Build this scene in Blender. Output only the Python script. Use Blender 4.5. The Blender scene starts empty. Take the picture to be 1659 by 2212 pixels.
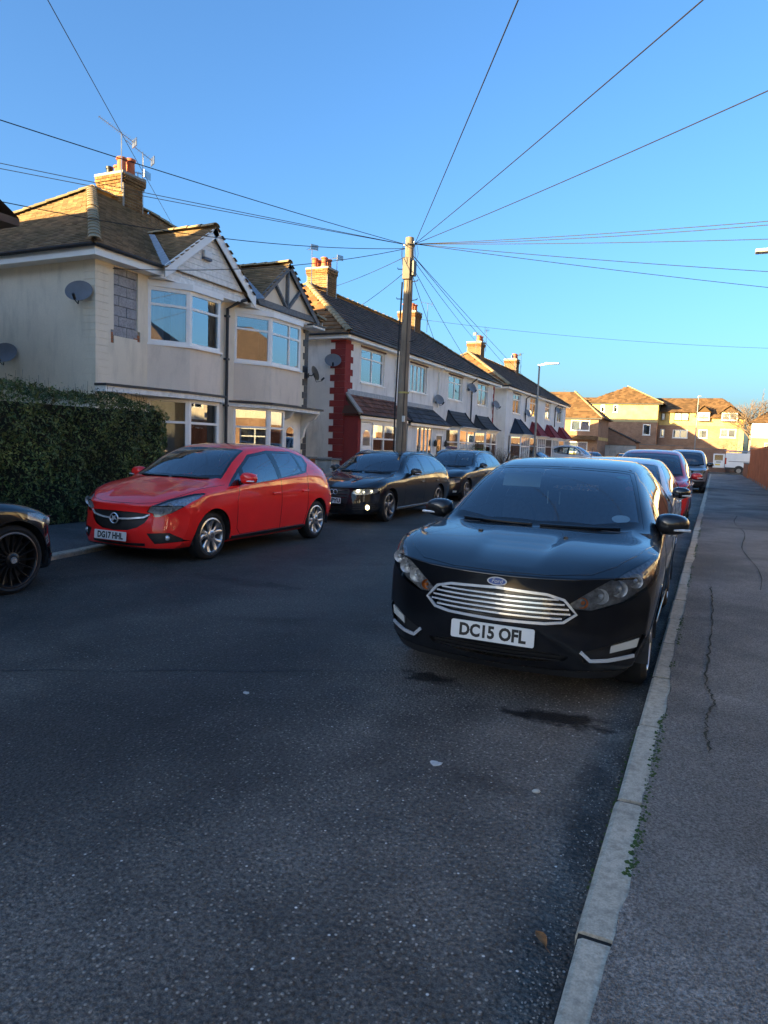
import bpy, bmesh, math, random
from mathutils import Vector, Matrix
from mathutils.bvhtree import BVHTree
R = math.radians
rnd = random.Random(7)
S = bpy.context.scene
C = S.collection

# ---------------------------------------------------------------- camera, sky, sun, exposure
cam_d = bpy.data.cameras.new('camera'); cam = bpy.data.objects.new('camera', cam_d); C.objects.link(cam)
_y, _p, _r = R(24.97), R(-5.45), R(2.08)
fw = Vector((-math.sin(_y)*math.cos(_p), math.cos(_y)*math.cos(_p), math.sin(_p)))
rt = Vector((math.cos(_y), math.sin(_y), 0)); up = rt.cross(fw)
r2 = math.cos(_r)*rt + math.sin(_r)*up; u2 = -math.sin(_r)*rt + math.cos(_r)*up
m3 = Matrix((r2, u2, -fw)).transposed()
cam.matrix_world = Matrix.Translation((0, 0, 1.54)) @ m3.to_4x4()
cam_d.sensor_fit = 'VERTICAL'; cam_d.sensor_height = 36.0; cam_d.lens = 36.0*1517/2212
cam_d.clip_start = .05; cam_d.clip_end = 6000
S.camera = cam

SUN_HEAD = R(31.0)      # light travels toward +Y, turned this far toward +X
SUN_EL = R(8.0)
wd = bpy.data.worlds.new('World'); S.world = wd; wd.use_nodes = True
nt = wd.node_tree; bg = nt.nodes['Background']
sky = nt.nodes.new('ShaderNodeTexSky'); sky.sky_type = 'NISHITA'; sky.sun_disc = False
sky.sun_elevation = SUN_EL; sky.sun_rotation = R(180) + SUN_HEAD
sky.air_density = 1.0; sky.dust_density = 2.8; sky.ozone_density = 5.0; sky.altitude = 0
tint = nt.nodes.new('ShaderNodeMixRGB'); tint.blend_type = 'MULTIPLY'; tint.inputs[0].default_value = 1; tint.inputs[2].default_value = (.82, .765, .72, 1)
nt.links.new(sky.outputs[0], tint.inputs[1]); nt.links.new(tint.outputs[0], bg.inputs[0]); bg.inputs[1].default_value = .13
sl = bpy.data.lights.new('sun', 'SUN'); sun = bpy.data.objects.new('sun', sl); C.objects.link(sun)
sl.energy = 5.0; sl.angle = R(.53); sl.color = (1.0, .74, .34)
ld = Vector((math.sin(SUN_HEAD)*math.cos(SUN_EL), math.cos(SUN_HEAD)*math.cos(SUN_EL), -math.sin(SUN_EL)))
sun.rotation_euler = ld.to_track_quat('-Z', 'Y').to_euler()
sun.location = (-30, -60, 20)
S.view_settings.view_transform = 'Standard'; S.view_settings.look = 'None'
S.view_settings.exposure = 2.5; S.view_settings.gamma = 1.0
S.render.engine = 'CYCLES'
S.cycles.use_denoising = True
S.cycles.max_bounces = 8; S.cycles.transparent_max_bounces = 16; S.cycles.glossy_bounces = 5
S.cycles.sample_clamp_indirect = 6.0

# ---------------------------------------------------------------- helpers: objects
def tag(o, label=None, cat=None, group=None, kind=None):
    if label: o['label'] = label
    if cat: o['category'] = cat
    if group: o['group'] = group
    if kind: o['kind'] = kind
    return o
def thing(name, label, cat, loc=(0, 0, 0), rz=0, group=None):
    o = bpy.data.objects.new(name, None); C.objects.link(o); o.empty_display_size = .2
    o.location = loc; o.rotation_euler = (0, 0, rz)
    return tag(o, label, cat, group)
def link(name, me, mat=None, parent=None):
    o = bpy.data.objects.new(name, me); C.objects.link(o)
    if mat is not None and not me.materials: me.materials.append(mat)
    if parent is not None: o.parent = parent
    return o
def inst(src, parent=None, loc=None, rot=None, scale=None, name=None):
    o = src.copy(); C.objects.link(o); o.parent = parent
    if name: o.name = name
    if loc is not None: o.location = loc
    if rot is not None: o.rotation_euler = rot
    if scale is not None: o.scale = scale
    return o
def copy_tree(o, parent=None):
    c = o.copy(); C.objects.link(c); c.parent = parent
    for ch in list(o.children): copy_tree(ch, c)
    return c

class MB:
    """collects shapes and links them as one mesh"""
    def __init__(s): s.v = []; s.f = []
    def add(s, vs, fs):
        n = len(s.v); s.v += [tuple(v) for v in vs]; s.f += [tuple(i+n for i in f) for f in fs]; return s
    def box(s, x0, y0, z0, x1, y1, z1):
        v = [(x0,y0,z0),(x1,y0,z0),(x1,y1,z0),(x0,y1,z0),(x0,y0,z1),(x1,y0,z1),(x1,y1,z1),(x0,y1,z1)]
        return s.add(v, [(3,2,1,0),(4,5,6,7),(0,1,5,4),(1,2,6,5),(2,3,7,6),(3,0,4,7)])
    def obox(s, c, ax, ay, az):
        """box from a centre and three half-axis vectors"""
        c, ax, ay, az = Vector(c), Vector(ax), Vector(ay), Vector(az)
        v = [c+i*ax+j*ay+k*az for k in (-1,1) for (i,j) in ((-1,-1),(1,-1),(1,1),(-1,1))]
        return s.add(v, [(3,2,1,0),(4,5,6,7),(0,1,5,4),(1,2,6,5),(2,3,7,6),(3,0,4,7)])
    def bar(s, a, b, w, h, upv=(0,0,1)):
        a, b = Vector(a), Vector(b); d = (b-a); L = d.length
        if L < 1e-6: return s
        d.normalize(); sd = d.cross(Vector(upv))
        if sd.length < 1e-4: sd = d.cross(Vector((1,0,0)))
        sd.normalize(); u = sd.cross(d)
        return s.obox((a+b)/2, d*L/2, sd*w/2, u*h/2)
    def prism(s, pts, off):
        """polygon of 3-D points extruded by the vector off"""
        n = len(pts); off = Vector(off); a = [Vector(p) for p in pts]; b = [p+off for p in a]
        fs = [tuple(range(n))[::-1], tuple(range(n, 2*n))] + [(i, (i+1) % n, n+(i+1) % n, n+i) for i in range(n)]
        return s.add(a+b, fs)
    def poly(s, pts): return s.add(pts, [tuple(range(len(pts)))])
    def tube(s, pts, r, n=6, caps=True, r_end=None):
        pts = [Vector(p) for p in pts]; m = len(pts); rings = []
        prev = None
        for i, p in enumerate(pts):
            d = (pts[min(i+1, m-1)]-pts[max(i-1, 0)])
            if d.length < 1e-9: d = Vector((0,0,1))
            d.normalize()
            ref = prev if prev is not None else (Vector((0,0,1)) if abs(d.z) < .9 else Vector((1,0,0)))
            sd = d.cross(ref)
            if sd.length < 1e-4: sd = d.cross(Vector((1,0,0)))
            sd.normalize(); u = sd.cross(d); prev = u
            rr = r if r_end is None else r+(r_end-r)*i/max(1, m-1)
            rings.append([p+rr*(math.cos(2*math.pi*k/n)*sd+math.sin(2*math.pi*k/n)*u) for k in range(n)])
        v = [q for rg in rings for q in rg]; fs = []
        for i in range(m-1):
            for k in range(n):
                k2 = (k+1) % n; fs.append((i*n+k, i*n+k2, (i+1)*n+k2, (i+1)*n+k))
        if caps: fs += [tuple(range(n))[::-1], tuple((m-1)*n+k for k in range(n))]
        return s.add(v, fs)
    def lathe(s, prof, c=(0,0,0), axis='z', n=24, closed=False):
        """prof: list of (radius, height)"""
        v = []; m = len(prof); c = Vector(c)
        for (r, h) in prof:
            for k in range(n):
                a = 2*math.pi*k/n; x, y = r*math.cos(a), r*math.sin(a)
                v.append(c+(Vector((x, y, h)) if axis == 'z' else Vector((h, x, y)) if axis == 'x' else Vector((x, h, y))))
        fs = []
        for i in range(m if closed else m-1):
            i2 = (i+1) % m
            for k in range(n):
                k2 = (k+1) % n; fs.append((i*n+k, i*n+k2, i2*n+k2, i2*n+k))
        return s.add(v, fs)
    def holes(s, o, u, n, W, H, rects, t):
        """slab standing on o: width W along u, height H along z, thickness t back from the face (normal n), with rectangular openings"""
        o, u, n = Vector(o), Vector(u).normalized(), Vector(n).normalized(); z = Vector((0,0,1))
        us = sorted({0, W, *[r[0] for r in rects], *[r[2] for r in rects]}); vs = sorted({0, H, *[r[1] for r in rects], *[r[3] for r in rects]})
        us = [a for a in us if -1e-6 <= a <= W+1e-6]; vs = [a for a in vs if -1e-6 <= a <= H+1e-6]
        def hole(i, j):
            if i < 0 or j < 0 or i >= len(us)-1 or j >= len(vs)-1: return True
            cu, cv = (us[i]+us[i+1])/2, (vs[j]+vs[j+1])/2
            return any(r[0] < cu < r[2] and r[1] < cv < r[3] for r in rects)
        idx = {}; V = []; F = []
        def vid(i, j, k):
            if (i, j, k) not in idx:
                idx[(i, j, k)] = len(V); V.append(o+u*us[i]+z*vs[j]-n*(t*k))
            return idx[(i, j, k)]
        for i in range(len(us)-1):
            for j in range(len(vs)-1):
                if hole(i, j): continue
                F.append((vid(i,j,0), vid(i+1,j,0), vid(i+1,j+1,0), vid(i,j+1,0)))
                F.append((vid(i,j,1), vid(i,j+1,1), vid(i+1,j+1,1), vid(i+1,j,1)))
                if hole(i-1, j): F.append((vid(i,j,0), vid(i,j+1,0), vid(i,j+1,1), vid(i,j,1)))
                if hole(i+1, j): F.append((vid(i+1,j,1), vid(i+1,j+1,1), vid(i+1,j+1,0), vid(i+1,j,0)))
                if hole(i, j-1): F.append((vid(i,j,0), vid(i,j,1), vid(i+1,j,1), vid(i+1,j,0)))
                if hole(i, j+1): F.append((vid(i,j+1,0), vid(i+1,j+1,0), vid(i+1,j+1,1), vid(i,j+1,1)))
        return s.add(V, F)
    def mesh(s, name, smooth=False, fix=False):
        me = bpy.data.meshes.new(name); me.from_pydata(s.v, [], s.f); me.update()
        if fix:
            bm = bmesh.new(); bm.from_mesh(me); bmesh.ops.recalc_face_normals(bm, faces=bm.faces); bm.to_mesh(me); bm.free()
        if smooth: me.polygons.foreach_set('use_smooth', [True]*len(me.polygons))
        return me
    def build(s, name, mat, parent=None, smooth=False, fix=True, bevel=0, auto=None):
        o = link(name, s.mesh(name, smooth, fix), mat, parent)
        if bevel:
            b = o.modifiers.new('bevel', 'BEVEL'); b.width = bevel; b.segments = 2; b.limit_method = 'ANGLE'; b.angle_limit = R(40)
        if auto: smooth_by_angle(o.data, auto)
        return o
def smooth_by_angle(me, deg=40):
    bm = bmesh.new(); bm.from_mesh(me)
    for f in bm.faces: f.smooth = True
    for e in bm.edges:
        if len(e.link_faces) == 2: e.smooth = e.calc_face_angle(0) < R(deg)
        else: e.smooth = False
    bm.to_mesh(me); bm.free()
def text_obj(name, body, size, mat, parent, loc, rot, extrude=.0012, width=None, align='CENTER', bold=0, shear=0, wscale=1.0):
    cu = bpy.data.curves.new(name, 'FONT'); cu.body = body; cu.size = size; cu.extrude = extrude; cu.offset = bold; cu.shear = shear
    cu.align_x = align; cu.align_y = 'CENTER'; cu.resolution_u = 3
    o = bpy.data.objects.new(name, cu); C.objects.link(o)
    bpy.context.view_layer.update()
    dg = bpy.context.evaluated_depsgraph_get(); me = bpy.data.meshes.new_from_object(o.evaluated_get(dg))
    bpy.data.objects.remove(o); bpy.data.curves.remove(cu)
    xs = [v.co.x for v in me.vertices]; w = max(xs)-min(xs)
    k = (width/w) if width else wscale
    for v in me.vertices: v.co.x *= k
    me.materials.clear(); o = link(name, me, mat, parent); o.location = loc; o.rotation_euler = rot
    return o

# ---------------------------------------------------------------- helpers: materials
class NT:
    def __init__(s, name):
        s.m = bpy.data.materials.new(name); s.m.use_nodes = True; s.t = s.m.node_tree; s.b = s.t.nodes['Principled BSDF']; s.out = s.t.nodes['Material Output']
        s._pos = None
    def n(s, typ, **kw):
        nd = s.t.nodes.new('ShaderNode'+typ)
        for k, v in kw.items():
            if k.startswith('i_'):
                nd.inputs[k[2:].replace('_', ' ')].default_value = v
            else: setattr(nd, k, v)
        return nd
    def l(s, a, b): s.t.links.new(a, b)
    def pos(s, obj=False):
        if obj: return s.n('TexCoord').outputs['Object']
        if s._pos is None: s._pos = s.n('NewGeometry').outputs['Position']
        return s._pos
    def mapped(s, scale=(1,1,1), obj=False, rot=(0,0,0)):
        mp = s.n('Mapping'); mp.inputs['Scale'].default_value = scale; mp.inputs['Rotation'].default_value = rot; s.l(s.pos(obj), mp.inputs['Vector']); return mp.outputs[0]
    def noise(s, scale, detail=4, rough=.55, vec=None, obj=False, dist=0):
        nd = s.n('TexNoise'); nd.inputs['Scale'].default_value = scale; nd.inputs['Detail'].default_value = detail; nd.inputs['Roughness'].default_value = rough; nd.inputs['Distortion'].default_value = dist
        s.l(vec if vec is not None else s.pos(obj), nd.inputs['Vector']); return nd.outputs['Fac']
    def voro(s, scale, feature='F1', vec=None, out='Distance', obj=False):
        nd = s.n('TexVoronoi'); nd.feature = feature; nd.inputs['Scale'].default_value = scale
        s.l(vec if vec is not None else s.pos(obj), nd.inputs['Vector']); return nd.outputs[out]
    def ramp(s, fac, stops, interp='LINEAR'):
        nd = s.n('ValToRGB'); cr = nd.color_ramp; cr.interpolation = interp
        while len(cr.elements) < len(stops): cr.elements.new(.5)
        for e, (p, c) in zip(cr.elements, stops):
            e.position = p; e.color = (c, c, c, 1) if isinstance(c, (int, float)) else (*c, 1)
        s.l(fac, nd.inputs[0]); return nd.outputs[0]
    def mix(s, fac, a, b, mode='MIX'):
        nd = s.n('MixRGB', blend_type=mode)
        for i, v in ((0, fac), (1, a), (2, b)):
            if hasattr(v, 'links') or hasattr(v, 'is_linked'): s.l(v, nd.inputs[i])
            elif i == 0: nd.inputs[0].default_value = v
            else: nd.inputs[i].default_value = (*v, 1) if not isinstance(v, (int, float)) else (v, v, v, 1)
        return nd.outputs[0]
    def math(s, op, a, b=None):
        nd = s.n('Math', operation=op)
        for i, v in ((0, a), (1, b)):
            if v is None: continue
            if hasattr(v, 'is_linked'): s.l(v, nd.inputs[i])
            else: nd.inputs[i].default_value = v
        return nd.outputs[0]
    def bump(s, h, strength=.3, dist=.01, prev=None):
        nd = s.n('Bump'); nd.inputs['Strength'].default_value = strength; nd.inputs['Distance'].default_value = dist
        s.l(h, nd.inputs['Height'])
        if prev is not None: s.l(prev, nd.inputs['Normal'])
        s.l(nd.outputs[0], s.b.inputs['Normal']); return nd.outputs[0]
    def set(s, **kw):
        for k, v in kw.items():
            key = {'color':'Base Color','rough':'Roughness','metal':'Metallic','spec':'Specular IOR Level','ior':'IOR','coat':'Coat Weight','coatr':'Coat Roughness','trans':'Transmission Weight','emit':'Emission Strength','emitc':'Emission Color','alpha':'Alpha','sss':'Subsurface Weight','sheen':'Sheen Weight'}[k]
            if hasattr(v, 'is_linked'): s.l(v, s.b.inputs[key])
            elif key.endswith('Color'): s.b.inputs[key].default_value = (*v, 1)
            else: s.b.inputs[key].default_value = v
        return s
MATS = {}
def plain(name, col, rough=.5, metal=0, spec=.5, var=.12, vscale=6.0, bump=0, bscale=60, coat=0, coatr=.03, obj=False):
    """a plain material with slight uneven colour and relief"""
    if name in MATS: return MATS[name]
    t = NT(name); t.set(rough=rough, metal=metal, spec=spec, coat=coat, coatr=coatr)
    if var:
        nz = t.noise(vscale, 5, .6, obj=obj); k = t.ramp(nz, [(.3, 1-var), (.7, 1+var*.6)])
        t.set(color=t.mix(1, tuple(col), k, 'MULTIPLY'))
    else: t.set(color=tuple(col))
    if bump: t.bump(t.noise(bscale, 3, obj=obj), bump, .01)
    MATS[name] = t.m; return t.m
def glassy(name, tint=(.6, .7, .7), gloss=.2, ior=1.5, dark=None):
    """window glass: see-through tint under a mirror-like film that strengthens at grazing angles"""
    if name in MATS: return MATS[name]
    t = NT(name); tr = t.n('BsdfTransparent'); tr.inputs[0].default_value = (*tint, 1)
    gl = t.n('BsdfGlossy'); gl.inputs['Roughness'].default_value = .01; gl.inputs[0].default_value = (.97, .98, 1, 1)
    fr = t.n('Fresnel'); fr.inputs[0].default_value = ior
    fac = t.math('MINIMUM', t.math('ADD', fr.outputs[0], gloss), 1.0)
    mx = t.n('MixShader'); t.l(fac, mx.inputs[0]); t.l(tr.outputs[0], mx.inputs[1]); t.l(gl.outputs[0], mx.inputs[2]); t.l(mx.outputs[0], t.out.inputs[0])
    MATS[name] = t.m; return t.m

# ---------------------------------------------------------------- setting: ground, road, pavements, kerbs
def m_asphalt(name, base, chips, chipc, scale, seed=0, patches=True, stains=(), rough=.72, bands=()):
    t = NT(name)
    vec = t.mapped((1,1,1)); 
    big = t.noise(.55, 3, .6, dist=.6); mid = t.noise(3.1, 5, .62); fine = t.noise(scale*.9, 2, .5); grit = t.noise(scale*3.3, 2, .6)
    col = t.mix(t.ramp(big, [(.36, 0), (.62, 1)]), tuple(c*.62 for c in base), tuple(c*1.22 for c in base))
    col = t.mix(1, col, t.ramp(mid, [(.25, .68), (.75, 1.28)]), 'MULTIPLY')
    col = t.mix(1, col, t.ramp(fine, [(.32, .52), (.70, 1.5)]), 'MULTIPLY')
    col = t.mix(1, col, t.ramp(grit, [(.3, .55), (.7, 1.5)]), 'MULTIPLY')
    vd = t.voro(scale); vc = t.voro(scale, out='Color')
    sep = t.n('SeparateColor'); t.l(vc, sep.inputs[0])
    pick = t.math('GREATER_THAN', sep.outputs[0], 1-chips); near = t.ramp(vd, [(.22, 1), (.42, 0)])
    col = t.mix(t.math('MULTIPLY', pick, near), col, t.mix(sep.outputs[1], tuple(c*.6 for c in chipc), tuple(c*1.2 for c in chipc)))
    speck = t.voro(19.0); sc = t.voro(19.0, out='Color'); s2 = t.n('SeparateColor'); t.l(sc, s2.inputs[0])
    col = t.mix(t.math('MULTIPLY', t.math('GREATER_THAN', s2.outputs[2], .965), t.ramp(speck, [(.07, 1), (.11, 0)])), col, (.30, .29, .27))
    sp = t.n('SeparateXYZ'); t.l(t.pos(), sp.inputs[0])
    for (x0, x1, x2, x3, k) in bands:      # worn or dusty strips along the road
        e = t.math('ADD', sp.outputs[0], t.math('MULTIPLY', t.math('SUBTRACT', t.noise(1.3, 5, .65), .5), 1.3)); nd = t.n('MapRange'); nd.inputs['From Min'].default_value = x0; nd.inputs['From Max'].default_value = x1; t.l(e, nd.inputs[0]); n2 = t.n('MapRange'); n2.inputs['From Min'].default_value = x3; n2.inputs['From Max'].default_value = x2; t.l(e, n2.inputs[0])
        col = t.mix(t.math('MULTIPLY', nd.outputs[0], n2.outputs[0]), col, t.mix(1, col, (k, k*.98, k*.95), 'MULTIPLY'))
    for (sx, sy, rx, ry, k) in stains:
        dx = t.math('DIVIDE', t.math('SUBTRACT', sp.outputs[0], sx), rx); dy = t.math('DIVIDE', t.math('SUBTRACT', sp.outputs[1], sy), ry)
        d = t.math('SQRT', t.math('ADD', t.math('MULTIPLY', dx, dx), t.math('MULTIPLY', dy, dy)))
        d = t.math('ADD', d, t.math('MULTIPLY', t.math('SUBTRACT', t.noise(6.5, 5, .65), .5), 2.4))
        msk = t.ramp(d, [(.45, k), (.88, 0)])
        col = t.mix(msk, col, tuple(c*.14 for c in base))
    t.set(color=col, spec=.32)
    t.set(rough=t.ramp(mid, [(.3, rough-.14), (.7, rough+.1)]))
    hgt = t.math('ADD', t.math('MULTIPLY', t.ramp(vd, [(.0, 1), (.6, 0)]), .7), fine)
    t.bump(hgt, .95, .016)
    return t.m
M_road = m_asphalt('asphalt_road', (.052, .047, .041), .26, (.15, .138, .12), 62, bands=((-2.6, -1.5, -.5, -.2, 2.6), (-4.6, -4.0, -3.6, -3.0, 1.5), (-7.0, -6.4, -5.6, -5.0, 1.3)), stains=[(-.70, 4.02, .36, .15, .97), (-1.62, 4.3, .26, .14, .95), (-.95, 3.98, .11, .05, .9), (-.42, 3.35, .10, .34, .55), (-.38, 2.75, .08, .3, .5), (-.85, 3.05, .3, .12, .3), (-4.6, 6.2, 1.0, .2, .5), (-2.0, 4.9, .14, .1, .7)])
M_pave = m_asphalt('asphalt_pavement', (.215, .200, .178), .22, (.26, .245, .22), 120, rough=.8)
M_pave2 = m_asphalt('asphalt_pavement_left', (.10, .097, .094), .16, (.16, .155, .15), 80, rough=.75)
def m_concrete(name, base, b=.35):
    t = NT(name); n1 = t.noise(5, 5, .6); n2 = t.noise(140, 3, .6); n3 = t.noise(28, 4, .6)
    col = t.mix(1, tuple(base), t.ramp(n1, [(.25, .72), (.75, 1.15)]), 'MULTIPLY'); col = t.mix(1, col, t.ramp(n2, [(.3, .78), (.7, 1.15)]), 'MULTIPLY')
    col = t.mix(1, col, t.ramp(n3, [(.32, .7), (.55, 1.05)]), 'MULTIPLY')
    t.set(color=col, rough=.85, spec=.25); t.bump(t.math('ADD', n2, n3), b, .006); return t.m
M_kerb = m_concrete('kerb_concrete', (.50, .445, .345))
M_ground = plain('garden_soil', (.10, .095, .075), .95, var=.4, vscale=1.5, bump=.5, bscale=30)
M_moss = plain('moss', (.045, .085, .018), .95, var=.5, vscale=40, bump=.6, bscale=200)
M_black = plain('black_plastic', (.012, .012, .013), .45, var=.1)

def sheet(name, pts, z, mat, kind='structure', parent=None, thick=None):
    mb = MB()
    if thick: mb.prism([(x, y, z-thick) for x, y in pts], (0, 0, thick))
    else: mb.poly([(x, y, z) for x, y in pts])
    o = mb.build(name, mat, parent, fix=bool(thick))
    if kind and parent is None: tag(o, kind=kind)
    return o
g = sheet('ground', [(-900, -700), (900, -700), (900, 1500), (-900, 1500)], -.03, M_ground)
def kx(y):      # face of the kerb beside the hedge
    return -7.12 if y < 5.6 else -7.62 if y > 8.6 else -7.12-.5*(y-5.6)/3.0
ys = [-60, 5.6, 6.6, 7.6, 8.6, 66]
road = sheet('road', [(-.27, -60), (-.27, 66), (-.27, 66.0)][:2] + [(30, 66.01), (30, 73), (-60, 73), (-60, 66.01)] + [(kx(y), y) for y in ys[::-1]], 0, M_road)
# pavement by the parked black hatchback: ragged edge lapping the kerb
mb = MB(); N = 420; V = []; F = []
for i in range(N+1):
    y = -6+72*(i/N)**1.9
    e = -.165+.010*math.sin(y*3.1)+rnd.uniform(-.009, .009)+(.018*max(0, math.sin(y*1.7+1)))
    V += [(e, y, .108), (e+.05, y, .106), (2.26, y, .112)]
for i in range(N):
    a = 3*i; F += [(a, a+1, a+4, a+3), (a+1, a+2, a+5, a+4)]
mb.add(V, F); V2 = [(v[0], v[1], .09) for v in V[0::3]]; n0 = len(mb.v)
mb.add(V2, []); mb.f += [(3*i, 3*(i+1), n0+i+1, n0+i) for i in range(N)]
pave_r = mb.build('pavement', M_pave); tag(pave_r, kind='structure')
sheet('pavement_behind_camera', [(-.15, -60), (2.26, -60), (2.26, -6), (-.15, -6)], .106, M_pave)
sheet('pavement_left', [(kx(y)-.13, y) for y in ys]+[(-9.6, 66), (-9.6, -60)], .062, M_pave2, thick=.09)
sheet('pavement_end', [(-60, 73.15), (30, 73.15), (30, 75.2), (-60, 75.2)], .1, M_pave2, thick=.13)
# kerb stones
def kerb_mesh(L, w=.125, h=.104):
    prof = [(0, -.05), (0, h-.022), (.006, h-.008), (.02, h), (w, h), (w, -.05)]
    mb = MB(); mb.prism([(x, -L/2+.004, z) for x, z in prof], (0, L-.008, 0)); return mb.mesh('kerb_stone', fix=True)
kerb_r = MB().box(-.268, -60, -.06, -.15, 66, .094).build('kerb', plain('kerb_joint', (.018, .018, .016), .95)); tag(kerb_r, kind='structure')
km = kerb_mesh(.925)
ky = 2.06-.914*6
i = 0
while ky < 65:
    o = link('kerb_stone', km, M_kerb, kerb_r); o.location = (-.272+rnd.uniform(-.004, .004), ky+.457, rnd.uniform(-.003, .003)); o.rotation_euler = (rnd.uniform(-.003, .003), 0, rnd.uniform(-.004, .004))
    o.scale = (1, .966, 1); ky += .914; i += 1
kerb_l = MB()
for a, b in zip(ys[1:-1], ys[2:]): kerb_l.prism([(kx(a)-.13, a, -.05), (kx(a)-.002, a, -.05), (kx(b)-.002, b, -.05), (kx(b)-.13, b, -.05)], (0, 0, .075))
kerb_l = kerb_l.build('kerb_left', M_kerb); tag(kerb_l, kind='structure')
km2 = kerb_mesh(.93, .13, .066); ky = 1.0
while ky < 64:
    a = math.atan2(-(kx(ky+.9)-kx(ky)), .914)
    o = link('kerb_stone', km2, M_kerb, kerb_l); o.location = (kx(ky+.457)-.001, ky+.457, rnd.uniform(-.003, .003)); o.scale = (-1, .977, 1); o.rotation_euler = (0, 0, a); ky += .914
# moss and grit along the kerb, one mass each
def clumps(name, n, fx, mat, size, label, cat, flat=.5, parent=None):
    mb = MB()
    for _ in range(n):
        x, y, z = fx(); s = size*rnd.uniform(.4, 1.3)
        pts = [(x+s*math.cos(a)*rnd.uniform(.5, 1), y+s*math.sin(a)*rnd.uniform(.6, 1.3), z) for a in [k*math.pi/3 for k in range(6)]]
        top = (x+rnd.uniform(-.3, .3)*s, y, z+s*flat)
        mb.add(pts+[top], [(k, (k+1) % 6, 6) for k in range(6)])
    o = mb.build(name, mat, parent, fix=False); tag(o, label, cat, kind='stuff'); return o
def moss_pos():
    y = 1.6+rnd.random()**1.7*16
    while math.sin(y*2.3)+math.sin(y*5.1+1)*.7 < -.1: y = 1.6+rnd.random()**1.7*16
    return (-.155+rnd.gauss(0, .010), y, .106) if rnd.random() < .62 else (-.282+rnd.gauss(0, .006), y, .002)
clumps('moss_strip', 1300, moss_pos, M_moss, .010, 'green moss growing along both edges of the kerb', 'moss', .6)
M_grit = plain('grit', (.30, .28, .25), .9, var=.5, vscale=90)
clumps('road_grit', 900, lambda: (min(-.285, -.30-abs(rnd.gauss(0, .07))), 1.6+rnd.random()**1.6*9, .001), M_grit, .0045, 'loose pale grit lying in the gutter by the kerb', 'grit', .8)
clumps('scattered_grit', 160, lambda: (rnd.uniform(-4.5, -.4), 1.5+rnd.random()**1.5*6, .001), M_grit, .0045, 'loose pale stone chips scattered over the road', 'grit', .8)
# crack across the pavement, patched seam
def ribbon(name, pts, w, z, mat, parent):
    mb = MB(); V = []; F = []
    for i, (x, y) in enumerate(pts):
        ww = w*rnd.uniform(.35, 1.5); V += [(x-ww, y, z), (x+ww, y, z)]
    for i in range(len(pts)-1): F.append((2*i, 2*i+1, 2*i+3, 2*i+2))
    mb.add(V, F); return mb.build(name, mat, parent, fix=False)
M_seam = plain('seam_tar', (.012, .012, .014), .6, var=.4, vscale=8)
ribbon('road_seam', [(-4.7+.08*k, 2.58+.049*k+.02*math.sin(k*.7)+rnd.uniform(-.006, .006)) for k in range(36)], .010, .003, M_seam, road)
M_crack = plain('crack_dirt', (.022, .026, .016), .95, var=.5, vscale=30)
pts = []
for (xa, ya), (xb, yb) in zip([(.08, 3.66), (.06, 4.07), (.10, 4.45), (.05, 4.84), (.07, 5.99), (.09, 7.4)], [(.06, 4.07), (.10, 4.45), (.05, 4.84), (.07, 5.99), (.09, 7.4), (.06, 8.6)]):
    for k in range(14): pts.append((xa+(xb-xa)*k/14+rnd.uniform(-.012, .012), ya+(yb-ya)*k/14))
ribbon('pavement_crack', pts, .0055, .1145, M_crack, pave_r)
ribbon('pavement_seam', [(.56+.06*math.sin(k*.5)+rnd.uniform(-.004, .004), 8.6+k*.4) for k in range(28)], .006, .1145, M_crack, pave_r)
ribbon('pavement_seam', [(.55+k*.1, 19.8+.05*math.sin(k)) for k in range(16)], .02, .1145, M_crack, pave_r)
# a bird dropping, a pale pebble and a fallen leaf
M_white = plain('white_spot', (.55, .55, .52), .8, var=.3, vscale=60)
def splat(x, y, r, label):
    mb = MB()
    for _ in range(9):
        cx, cy, rr = x+max(-1, min(1, rnd.gauss(0, .5)))*r*.55, y+max(-1, min(1, rnd.gauss(0, .5)))*r*.3, r*rnd.uniform(.3, .5)
        mb.prism([(cx+rr*math.cos(a)*rnd.uniform(.6, 1.1), cy+rr*math.sin(a)*rnd.uniform(.6, 1.1), .0015) for a in [k*.785 for k in range(8)]], (0, 0, .002+rnd.random()*.001))
    tag(mb.build('bird_dropping', M_white), label, 'bird dropping')
splat(-1.12, 3.12, .05, 'larger white bird dropping on the road, out from the kerb')
splat(-2.49, 3.44, .03, 'small white bird dropping on the road, furthest from the kerb')
mb = MB(); mb.lathe([(.0005, .0), (.014, .004), (.017, .009), (.012, .015), (.0005, .018)], n=9); o = mb.build('pebble', plain('pale_stone', (.5, .48, .42), .8), smooth=True)
o.location = (-.62, 3.07, -.002); o.scale = (1.2, .8, 1); o.rotation_euler = (0, 0, .5); tag(o, 'single pale pebble lying on the road near the kerb', 'pebble')
lf = thing('fallen_leaf', 'small curled orange brown leaf lying in the gutter', 'leaf', (-.385, 2.11, .002), .7)
mb = MB(); V = []; F = []
for i in range(7):
    t_ = i/6; w = .016*math.sin(math.pi*min(1, t_*.95+.04)); z = .010*math.sin(t_*3.1)
    V += [(-w, -.035+.07*t_, z+.010), (0, -.035+.07*t_, z+.002), (w, -.035+.07*t_, z+.012)]
for i in range(6):
    for k in (0, 1): F.append((3*i+k, 3*i+k+1, 3*i+k+4, 3*i+k+3))
mb.add(V, F); mb.build('leaf_blade', plain('dead_leaf', (.30, .12, .03), .7, var=.4, vscale=80), lf, smooth=True, fix=False)
MB().tube([(0, -.035, .004), (.004, -.055, .002)], .0012, 5).build('leaf_stalk', plain('leaf_stalk', (.2, .09, .03), .8), lf)

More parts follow.
